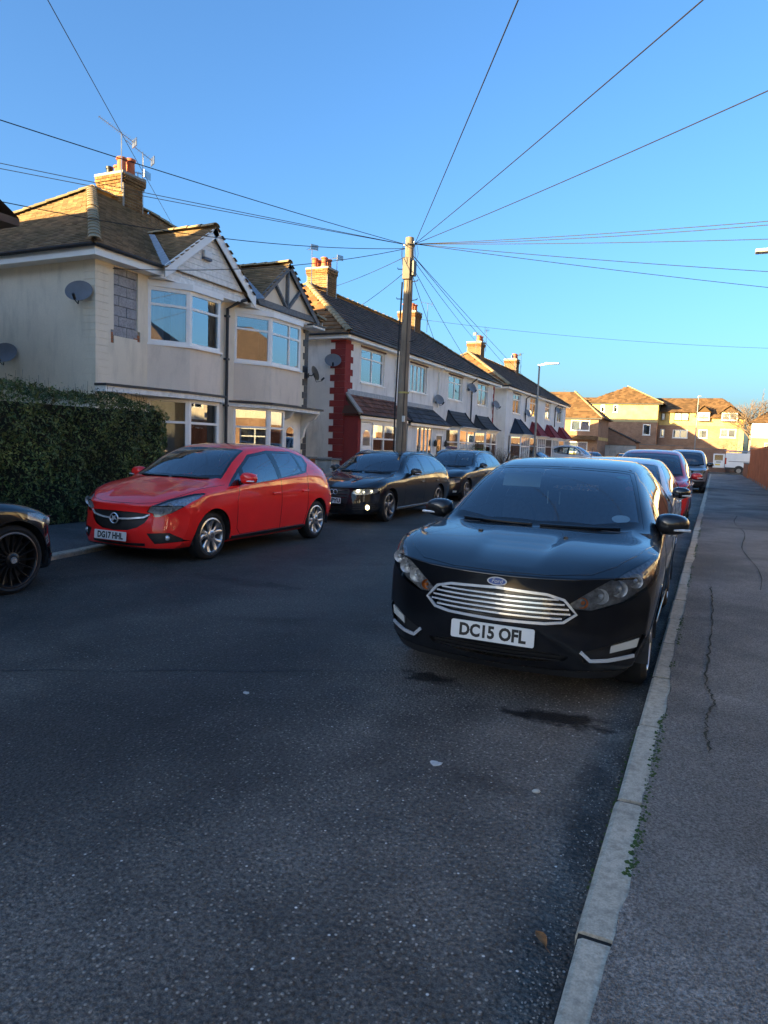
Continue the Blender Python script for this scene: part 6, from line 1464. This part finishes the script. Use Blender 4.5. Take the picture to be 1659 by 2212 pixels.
# ---------------------------------------------------------------- the far end of the street
def m_wallbrick(name, c1, c2, mortar, sc=1.0):
    t = NT(name); sp = t.n('SeparateXYZ'); t.l(t.pos(), sp.inputs[0]); cb = t.n('CombineXYZ'); t.l(t.math('ADD', sp.outputs[0], sp.outputs[1]), cb.inputs[0]); t.l(sp.outputs[2], cb.inputs[1])
    br = t.n('TexBrick'); br.inputs['Scale'].default_value = 1.0; br.inputs['Brick Width'].default_value = .225; br.inputs['Row Height'].default_value = .075; br.inputs['Mortar Size'].default_value = .008
    br.inputs['Color1'].default_value = (*c1, 1); br.inputs['Color2'].default_value = (*c2, 1); br.inputs['Mortar'].default_value = (*mortar, 1); t.l(cb.outputs[0], br.inputs['Vector'])
    col = t.mix(1, br.outputs['Color'], t.ramp(t.noise(1.2, 4, .6), [(.3, .75), (.7, 1.15)]), 'MULTIPLY'); t.set(color=col, rough=.9, spec=.2); return t.m
M_obrick = m_wallbrick('wall_brick_orange', (.28, .135, .08), (.35, .185, .11), (.34, .28, .21)); M_dbrick = m_wallbrick('wall_brick_dark', (.20, .09, .06), (.27, .13, .08), (.3, .25, .2)); M_ybrick = m_wallbrick('wall_brick_yellow', (.60, .43, .14), (.64, .47, .17), (.55, .42, .2))
M_brroof = m_tile('far_roof_tile', (.15, .085, .04), .1)
def roof_polys(parent, polys, mat, name='roof', tw=.33, g=.32):
    mb = MB()
    for P in polys: mb.poly([(p[0], p[1], p[2]-.012) for p in P])
    o = mb.build(name, mat, parent, fix=False)
    for P in polys: tiles('roof_tiles', P, tw, g, .035, mat, o)
    return o
def wface(parent, x0, x1, z0, z1, y, wins, mat, t=.25, name='wall'):
    """wall facing the camera side with window openings; wins: (x0,z0,x1,z1,cols)"""
    MB().holes((x0, y, z0), (1, 0, 0), (0, -1, 0), x1-x0, z1-z0, [(a-x0, b-z0, c-x0, d-z0) for (a, b, c, d, n) in wins], t).build(name, mat, parent)
    for (a, b, c, d, n) in wins: window(parent, (a, y, b), (1, 0, 0), (0, -1, 0), c-a, d-b, panes_grid(c-a, d-b, [1/n]*n, [1], bar=.1, edge=.09), cur=M_net, inset=.03, cw=(0, .45), sill=.08, t=.09)
eb = thing('brick_house', 'brown roofed brick house with white window at the end of the white terraces', 'house', (-10.3, 70, 0)); HOUSES.append((eb, Vector((-10.3, 70, 0))))
eb.location = (0, 0, 0)
wface(eb, -22, -10.3, 0, 4.9, 70, [(-12.9, 3.6, -11.1, 4.62, 2), (-13.1, 1.5, -11.2, 2.55, 2), (-17.5, 3.6, -15.8, 4.62, 2)], M_obrick); MB().box(-10.55, 70.25, 0, -10.3, 77, 4.9).build('side_wall', M_obrick, eb); MB().box(-22, 76.8, 0, -10.56, 77, 4.9).build('back_wall', M_obrick, eb); MB().box(-10.31, 70.5, 2.75, -10.27, 77, 3.05).build('string_course', M_ybrick, eb)
roof_polys(eb, [[(-22, 69.6, 4.85), (-9.9, 69.6, 4.85), (-13.3, 73.5, 7.6), (-22, 73.5, 7.6)], [(-9.9, 69.6, 4.85), (-9.9, 77.4, 4.85), (-13.3, 73.5, 7.6)], [(-22, 77.4, 4.85), (-9.9, 77.4, 4.85), (-13.3, 73.5, 7.6), (-22, 73.5, 7.6)]], M_brroof)
ridge_tiles('hip_tile', (-9.9, 69.6, 4.87), (-13.3, 73.5, 7.64), .13, .4, M_ridge, eb); roof_polys(eb, [[(-14, 69.2, 2.75), (-10.3, 69.2, 2.75), (-10.3, 69.98, 3.12), (-14, 69.98, 3.12)]], M_brroof, 'canopy')
MB().box(-14, 69.62, 4.72, -9.95, 69.66, 4.86).build('fascia', M_dtrim, eb); MB().box(-14.0, 69.95, 1.3, -10.35, 69.99, 1.45).build('window_band', M_ybrick, eb)
yw = thing('apartment_block', 'yellow and orange brick apartment wing with pyramid roof and two tiny top windows', 'building', (0, 0, 0)); HOUSES.append((yw, Vector((-9.9, 86, 0))))
wface(yw, -14.2, -6.2, 5.25, 7.4, 86, [(-12.53, 6.28, -12.06, 7.16, 1), (-11.12, 6.28, -10.6, 7.17, 1)], M_ybrick, name='upper_wall'); wface(yw, -14.2, -6.2, 0, 5.25, 86.004, [(-7.7, 3.74, -6.88, 5.0, 1)], M_obrick, name='lower_wall')
MB().box(-6.45, 86.26, 5.25, -6.2, 96, 7.4).build('upper_side_wall', M_ybrick, yw); MB().box(-6.45, 86.26, 0, -6.21, 96, 5.25).build('lower_side_wall', M_obrick, yw); MB().box(-14.2, 86.3, 0, -14, 96, 7.4).build('side_wall', M_obrick, yw); MB().box(-14, 95.8, 0, -6.5, 96, 7.4).build('back_wall', M_obrick, yw); MB().box(-14.2, 85.96, 5.2, -6.17, 86.0, 5.42).build('string_course', plain('stone_band', (.45, .36, .18), .8), yw)
roof_polys(yw, [[(-14.6, 85.6, 7.35), (-5.6, 85.6, 7.35), (-9.95, 88.9, 9.5)], [(-5.6, 85.6, 7.35), (-5.6, 97, 7.35), (-9.95, 97, 9.5), (-9.95, 88.9, 9.5)], [(-14.6, 85.6, 7.35), (-14.6, 97, 7.35), (-9.95, 97, 9.5), (-9.95, 88.9, 9.5)]], M_brroof)
ridge_tiles('hip_tile', (-5.6, 85.6, 7.37), (-9.95, 88.9, 9.54), .14, .45, M_ridge, yw); MB().box(-14.5, 85.66, 7.22, -5.7, 85.7, 7.34).build('fascia', M_dtrim, yw); roof_polys(yw, [[(-20, 86.4, 6.9), (-13.6, 86.4, 6.9), (-13.6, 90, 8.3), (-20, 90, 8.3)]], M_brroof, 'link_roof')
rr = thing('apartment_block', 'long brown roofed apartment block with two gabled dormers behind the street lamp', 'building', (0, 0, 0)); HOUSES.append((rr, Vector((-2, 88, 0))))
wface(rr, -6.19, 2.7, 0, 5.0, 88.004, [(-5.95, 3.6, -5.5, 4.55, 1), (-4.6, 3.55, -3.0, 4.52, 2), (-1.9, 3.6, -.95, 4.58, 1), (.35, 3.74, 1.95, 4.7, 2)], M_obrick, name='lower_wall')
wface(rr, -6.19, 2.7, 5.0, 6.0, 88, [], M_ybrick, name='upper_wall'); wface(rr, -6.19, -2.3, 6.0, 6.55, 88, [], M_ybrick, name='upper_wall')
for (a, b_, c_, d_, n) in ((-4.57, 5.55, -3.0, 6.42, 2), (-5.95, 5.55, -5.5, 6.42, 1)): MB().box(a, 87.9, b_, c_, 87.99, d_).build('window_surround', M_upvc, rr); window(rr, (a, 87.9, b_), (1, 0, 0), (0, -1, 0), c_-a, d_-b_, panes_grid(c_-a, d_-b_, [1/n]*n, [1], bar=.1, edge=.09), t=.05)
MB().box(2.45, 88.26, 0, 2.7, 98, 6.0).build('side_wall', M_obrick, rr); MB().box(-6.19, 97.8, 0, 2.7, 98, 6.0).build('back_wall', M_obrick, rr); MB().box(2.2, 87.9, 0, 2.72, 87.99, 6.0).build('corner_pier', M_ybrick, rr)
roof_polys(rr, [[(-6.4, 87.6, 6.5), (-2.3, 87.6, 6.5), (-2.3, 91.6, 8.35), (-7.7, 91.6, 8.35)], [(-2.3, 87.6, 5.9), (3.1, 87.6, 5.9), (.4, 91.6, 8.35), (-2.3, 91.6, 8.35)], [(3.1, 87.6, 5.9), (3.1, 98.3, 5.9), (.4, 91.6, 8.35)]], M_brroof)
for (xa, xb) in ((-2.05, -.85), (.38, 1.98)):
    window(rr, (xa, 87.55, 5.6), (1, 0, 0), (0, -1, 0), xb-xa, .88, panes_grid(xb-xa, .88, [1] if xb-xa < 1.3 else [.5, .5], [1], bar=.1, edge=.1), cur=M_net); MB().box(xa, 87.65, 5.6, xb, 89.8, 6.48).build('dormer_cheek', M_upvc, rr); xm = (xa+xb)/2
    roof_polys(rr, [[(xa-.25, 87.3, 6.45), (xm, 87.3, 7.28), (xm, 90.5, 7.28), (xa-.25, 90.5, 6.45)], [(xb+.25, 87.3, 6.45), (xm, 87.3, 7.28), (xm, 90.5, 7.28), (xb+.25, 90.5, 6.45)]], M_brroof, 'dormer_roof'); MB().prism([(xa-.15, 87.5, 6.48), (xb+.15, 87.5, 6.48), (xm, 87.5, 7.2)], (0, .06, 0)).build('dormer_gable', M_brroof, rr); MB().box(xa-.1, 87.45, 5.5, xb+.1, 87.6, 5.58).build('sill_beam', M_dtrim, rr)
ob = thing('brick_outbuilding', 'low brick outbuilding with sloping roof edge beside the white end wall', 'outbuilding', (0, 0, 0)); HOUSES.append((ob, Vector((-9, 79, 0))))
MB().prism([(-11.5, 79, 0), (-7.7, 79, 0), (-7.7, 79, 2.75), (-10.9, 79, 4.35), (-11.5, 79, 4.35)], (0, 4, 0)).build('wall', M_obrick, ob); MB().bar((-10.95, 81, 4.42), (-7.55, 81, 2.78), 4.2, .09).build('roof', M_slate, ob)
def plainwall(label, a, b, h, mat, cap=M_coping, t=.22):
    a, b = Vector((*a, 0)), Vector((*b, 0)); w = thing('boundary_wall', label, 'wall', a); d = b-a; MB().bar((0, 0, h/2), d+Vector((0, 0, h/2)), t, h).build('wall_face', mat, w); MB().bar((0, 0, h+.03), d+Vector((0, 0, h+.03)), t+.08, .06).build('coping', cap, w)
plainwall('white painted boundary wall at the end of the street', (-22, 75.6), (-7.3, 75.6), 2.35, M_wallw); plainwall('brown brick boundary wall right of the white one', (-7.0, 76.2), (-2.9, 76.2), 2.5, M_obrick); plainwall('dark brick boundary wall behind the pale street lamp', (-2.85, 76.6), (1.0, 76.6), 2.3, M_dbrick)
plainwall('low brick boundary wall beyond the white van', (.9, 77.5), (30, 77.5), 1.6, M_obrick)
fh = thing('far_house', 'white and brick house far down beyond the timber fence', 'house', (0, 0, 0)); HOUSES.append((fh, Vector((6, 84, 0))))
wface(fh, 3.35, 14, 3.7, 5.3, 84, [(7, 4.0, 8.5, 5.0, 2)], M_white_b, name='upper_wall'); wface(fh, 3.35, 14, 0, 3.7, 84.004, [(4.6, 2.0, 6.2, 3.2, 2)], M_obrick, name='lower_wall'); MB().box(3.35, 84.3, 0, 3.5, 92, 5.3).build('side_wall', M_white_b, fh); roof_polys(fh, [[(3.0, 83.6, 5.3), (14.3, 83.6, 5.3), (11, 88, 6.9), (5.2, 88, 6.9)], [(3.0, 92.4, 5.3), (3.0, 83.6, 5.3), (5.2, 88, 6.9)]], M_brroof)
# --- white van with its rear door open
vn = thing('white_van', 'white panel van with roof rack and its rear door swung open', 'van', (.9, 73.2, 0))
MB().prism([(0, 0, .42), (4.9, 0, .42), (4.95, 0, .8), (4.85, 0, 1.05), (4.0, 0, 1.2), (3.4, 0, 1.85), (3.1, 0, 1.95), (.12, 0, 1.97), (.0, 0, 1.85)], (0, 1.85, 0)).build('body', P_whitec, vn, bevel=.07)
MB().box(.02, -.006, .42, 3.9, .02, .62).build('lower_cladding', M_black, vn); MB().box(.3, -.012, 1.16, 3.0, .01, 1.20).build('side_rail', M_black, vn); MB().box(-.01, -.01, .9, .12, .1, 1.5).build('tail_lamp', M_tail, vn); MB().prism([(3.2, -.01, 1.2), (3.85, -.01, 1.2), (3.45, -.01, 1.7), (3.2, -.01, 1.75)], (0, .015, 0)).build('cab_window', M_cglass_d, vn)
dr = MB().box(-1.02, -.09, .55, -.04, -.03, 1.85).build('rear_door', P_whitec, vn, bevel=.03); MB().box(-.82, -.115, .78, -.4, -.092, .9).build('number_plate', plain('plate_yellow', (.65, .5, .06), .4), dr); MB().box(-.9, -.105, 1.25, -.2, -.09, 1.75).build('door_pane', M_cglass_d, dr); MB().box(-.75, -.12, 1.05, -.35, -.092, 1.12).build('door_handle', M_black, dr)
MB().box(.005, .1, .5, .02, 1.75, 1.85).build('load_bay', M_dark, vn)
for x in (.62, 3.9):
    for yy in (.0, 1.65): o = MB().lathe([(.12, 0), (.2, .0), (.21, -.02), (.33, -.03), (.345, .02), (.345, .18), (.33, .2), (.12, .2)], axis='y', n=28).build('wheel', M_rubber, vn, auto=40); o.location = (1.0+x-.62+.2 if x < 1 else x, yy, .335); MB().lathe([(.001, -.01), (.2, -.012), (.2, .05)], axis='y', n=20).build('hub', M_alloy_d, o)
    MB().prism([((1.2 if x < 1 else x)+.42*math.cos(a), -.004, .4+.40*math.sin(a)) for a in [math.pi*k/12 for k in range(13)]], (0, .02, 0)).build('wheel_arch', M_black, vn)
rk = MB()
for yy in (.15, 1.7): rk.tube([(.3, yy, 2.1), (3.0, yy, 2.1)], .03, 6)
for x in (.4, 1.2, 2.0, 2.8): rk.tube([(x, .15, 2.1), (x, 1.7, 2.1)], .025, 6); rk.tube([(x, .15, 1.95), (x, .15, 2.1)], .02, 5); rk.tube([(x, 1.7, 1.95), (x, 1.7, 2.1)], .02, 5)
o = rk.build('roof_rack', M_alloy, vn, fix=False)
for yy in (.4, .75): MB().tube([(-.1, yy, 2.18), (3.2, yy, 2.18)], .03, 6).build('ladder_rail', M_alloy, vn)
for yy in (1.1, 1.25, 1.4): MB().tube([(.1, yy, 2.17), (2.9, yy, 2.17)], .035, 6).build('conduit', M_coping, vn)
# --- cars parked beyond, their lower halves hidden
FAR = dict(SILV); FAR.update(lvl=2, far=True)
for (lb, pnt, x, y, a, zs) in (('black hatchback parked side-on in front of the further terrace', P_black, -9.2, 47.6, 78, 1.13), ('dark blue car parked beyond the black hatchback', m_paint('paint_blue', (.01, .02, .05)), -6.6, 62.5, 12, 1.06), ('silver grey car parked beside the dark blue one', P_gold, -8.4, 57.5, 20, 1.1), ('tall white people carrier parked nose out beside the black hatchback', P_whitec, -7.2, 53.5, 84, 1.36)):
    sp = dict(FAR); sp.update(paint=pnt, zmap=[(0, 0), (2, 2*zs)], mirror=(1.5, 1.03*zs, .905, pnt)); make_car('parked_car', lb, 'car', sp, (x, y, .0), R(a))
# --- bare winter trees
M_bark = plain('pale_bark', (.30, .24, .17), .9, var=.3); M_bark2 = plain('twig_grey', (.17, .12, .085), .9, var=.3)
def tree(label, loc, h, seed, spread=.5, lv=6, r0=.14, mat=None):
    t = thing('bare_tree', label, 'tree', loc); rr_ = random.Random(seed); trunk = MB(); tw = MB()
    def grow(p, d, L, r, k):
        n = 3; pts = [p]
        for i in range(n): d = (d+Vector((rr_.gauss(0, .12), rr_.gauss(0, .12), rr_.gauss(.03, .08)))).normalized(); pts.append(pts[-1]+d*L/n)
        (trunk if k >= lv-1 else tw).tube(pts, r, 6 if k >= lv-1 else 4 if k > 2 else 3, False, r_end=r*.68)
        if k == 0: return
        m = rr_.choice((2, 3, 3)) if k < lv else 4
        for _ in range(m):
            a = Vector((rr_.gauss(0, 1), rr_.gauss(0, 1), rr_.gauss(0, .5))); nd = (d+a*spread).normalized(); nd.z = max(nd.z, -.1); grow(pts[rr_.choice((2, 3, 3))], nd.normalized(), L*rr_.uniform(.62, .82), r*.6, k-1)
    grow(Vector((0, 0, 0)), Vector((0, 0, 1)), h*.3, r0, lv)
    trunk.build('trunk', mat or M_bark, t, fix=False, smooth=True); o = tw.build('crown', mat or M_bark2, t, fix=False, smooth=True); o['kind'] = 'stuff'
tree('bare winter tree behind the end of the further terrace', (-21, 96, 0), 11.5, 3, .5); tree('pale bare birch tree beyond the timber fence', (4.6, 86.5, 0), 9.8, 11, .45, 6, .22); tree('second bare tree beside the pale birch', (6.6, 88, 0), 8.5, 5, .5, 6, .2); tree('small bare tree in front of the dormers', (1.5, 79.5, 0), 4.6, 8, .55, 5, .06)
# ---------------------------------------------------------------- houses across the road and behind the camera (out of frame; they shade the road and show in the glass)
def plain_house(label, x, y0, y1, face, mat_l, mat_u, roofm, group, ze=5.2, zr=8.0, depth=7.6, name='house', cross=False):
    """two-storey pair: front at x facing +X (face=1) or -X (face=-1)"""
    h = thing(name, label, 'house', (0, 0, 0), 0, group); HOUSES.append((h, Vector((x, y0, 0)))); s = -face; W = y1-y0; hl = []
    for k in range(2):
        c = W*(.27+.46*k); hl += [(c-.8, .8, c+.8, 2.2), (c-.75, 3.4, c+.75, 4.7)]
    low = [r for r in hl if r[3] < 2.6]; upp = [(a, b-2.7, c, d-2.7) for (a, b, c, d) in hl if b > 2.6]
    MB().holes((x, y0, 0), (0, 1, 0), (face, 0, 0), W, 2.7, low, .2).build('lower_wall', mat_l, h); MB().holes((x+.004*face, y0, 2.7), (0, 1, 0), (face, 0, 0), W, ze-2.7, upp, .2).build('upper_wall', mat_u, h)
    xb = x+s*depth; xa = x+s*.2
    MB().box(min(xa, xb), y0, 0, max(xa, xb), y0+.2, ze).build('end_wall', mat_u, h); MB().box(min(xa, xb), y1-.2, 0, max(xa, xb), y1, ze).build('end_wall', mat_u, h); MB().box(min(xb, xb-s*.2), y0+.2, 0, max(xb, xb-s*.2), y1-.2, ze).build('back_wall', mat_u, h); MB().box(min(xa, xb)+.3, y0+.3, 2.6, max(xa, xb)-.3, y1-.3, 2.7).build('upper_floor', M_dark, h)
    for (a, b, c, d) in hl: window(h, (x, y0+a, b), (0, 1, 0), (face, 0, 0), c-a, d-b, panes_grid(c-a, d-b, [.5, .5], [.7, .3]), cur=M_net, inset=.05)
    xe, xr, xbb = x-s*.35, x+s*depth/2, xb+s*.35; A, B = (xr, y0+3.2, zr), (xr, y1-3.2, zr)
    mb = MB(); ym = (y0+y1)/2
    for P in ([[(xe, y0-.35, ze+.1), (xbb, y0-.35, ze+.1), (xbb, ym, zr), (xe, ym, zr)], [(xe, y1+.35, ze+.1), (xbb, y1+.35, ze+.1), (xbb, ym, zr), (xe, ym, zr)], [(xe-.05*face, y0, ze), (xe-.05*face, y1, ze), (xe-.05*face, ym, zr-.1)], [(xbb+.05*face, y0, ze), (xbb+.05*face, y1, ze), (xbb+.05*face, ym, zr-.1)]] if cross else [[(xe, y0-.35, ze+.1), (xe, y1+.35, ze+.1), B, A], [(xbb, y0-.35, ze+.1), (xbb, y1+.35, ze+.1), B, A], [(xe, y0-.35, ze+.1), (xbb, y0-.35, ze+.1), A], [(xe, y1+.35, ze+.1), (xbb, y1+.35, ze+.1), B]]): mb.poly(P)
    mb.prism([(xe, y0-.35, ze-.04), (xbb, y0-.35, ze-.04), (xbb, y1+.35, ze-.04), (xe, y1+.35, ze-.04)], (0, 0, .13)); mb.build('roof', roofm, h, fix=False)
    MB().box(min(xr-.4, xr+.4), (y0+y1)/2-.4, zr-.6, max(xr-.4, xr+.4), (y0+y1)/2+.4, zr+.8).build('chimney', M_dbrick, h); return h
M_dark_refl = m_render('darkened_for_reflection', (.09, .085, .08))  # unseen walls darkened so the black bumper reflects less light
M_roofp = plain('roof_plain_brown', (.12, .075, .05), .9, var=.3, vscale=3)
plain_house('cream house at the edge of view beside the hedge, only its eave corner showing', -11.8, -.2, 8.5, 1, M_cream, M_cream, M_roofp, None, zr=8.0, cross=True, depth=10.5)  # unseen roof turned crossways and deepened to shade the neighbouring hip
for k in range(5): plain_house('semi-detached house behind the camera on the hedge side', -11.8, -11.6-10.6*k, -2.2-10.6*k, 1, M_cream, M_cream, M_roofp, 'houses behind the camera')
for k in range(9): plain_house('house across the road, seen only as a reflection, some with darkened walls', 6.6, -24+10.4*k, -15+10.4*k, -1, M_dark_refl if k < 3 else M_obrick, M_dark_refl if k < 3 else (M_cream if k % 2 else M_white_b), M_roofp, 'houses across the road')

# ---------------------------------------------------------------- closing: stand each house's Empty at its own base, drop prototypes
for h, base in HOUSES:
    h.location = base
    for ch in h.children: ch.location = Vector(ch.location)-base
for ty, rb in WHEELS.values(): drop(ty); drop(rb)
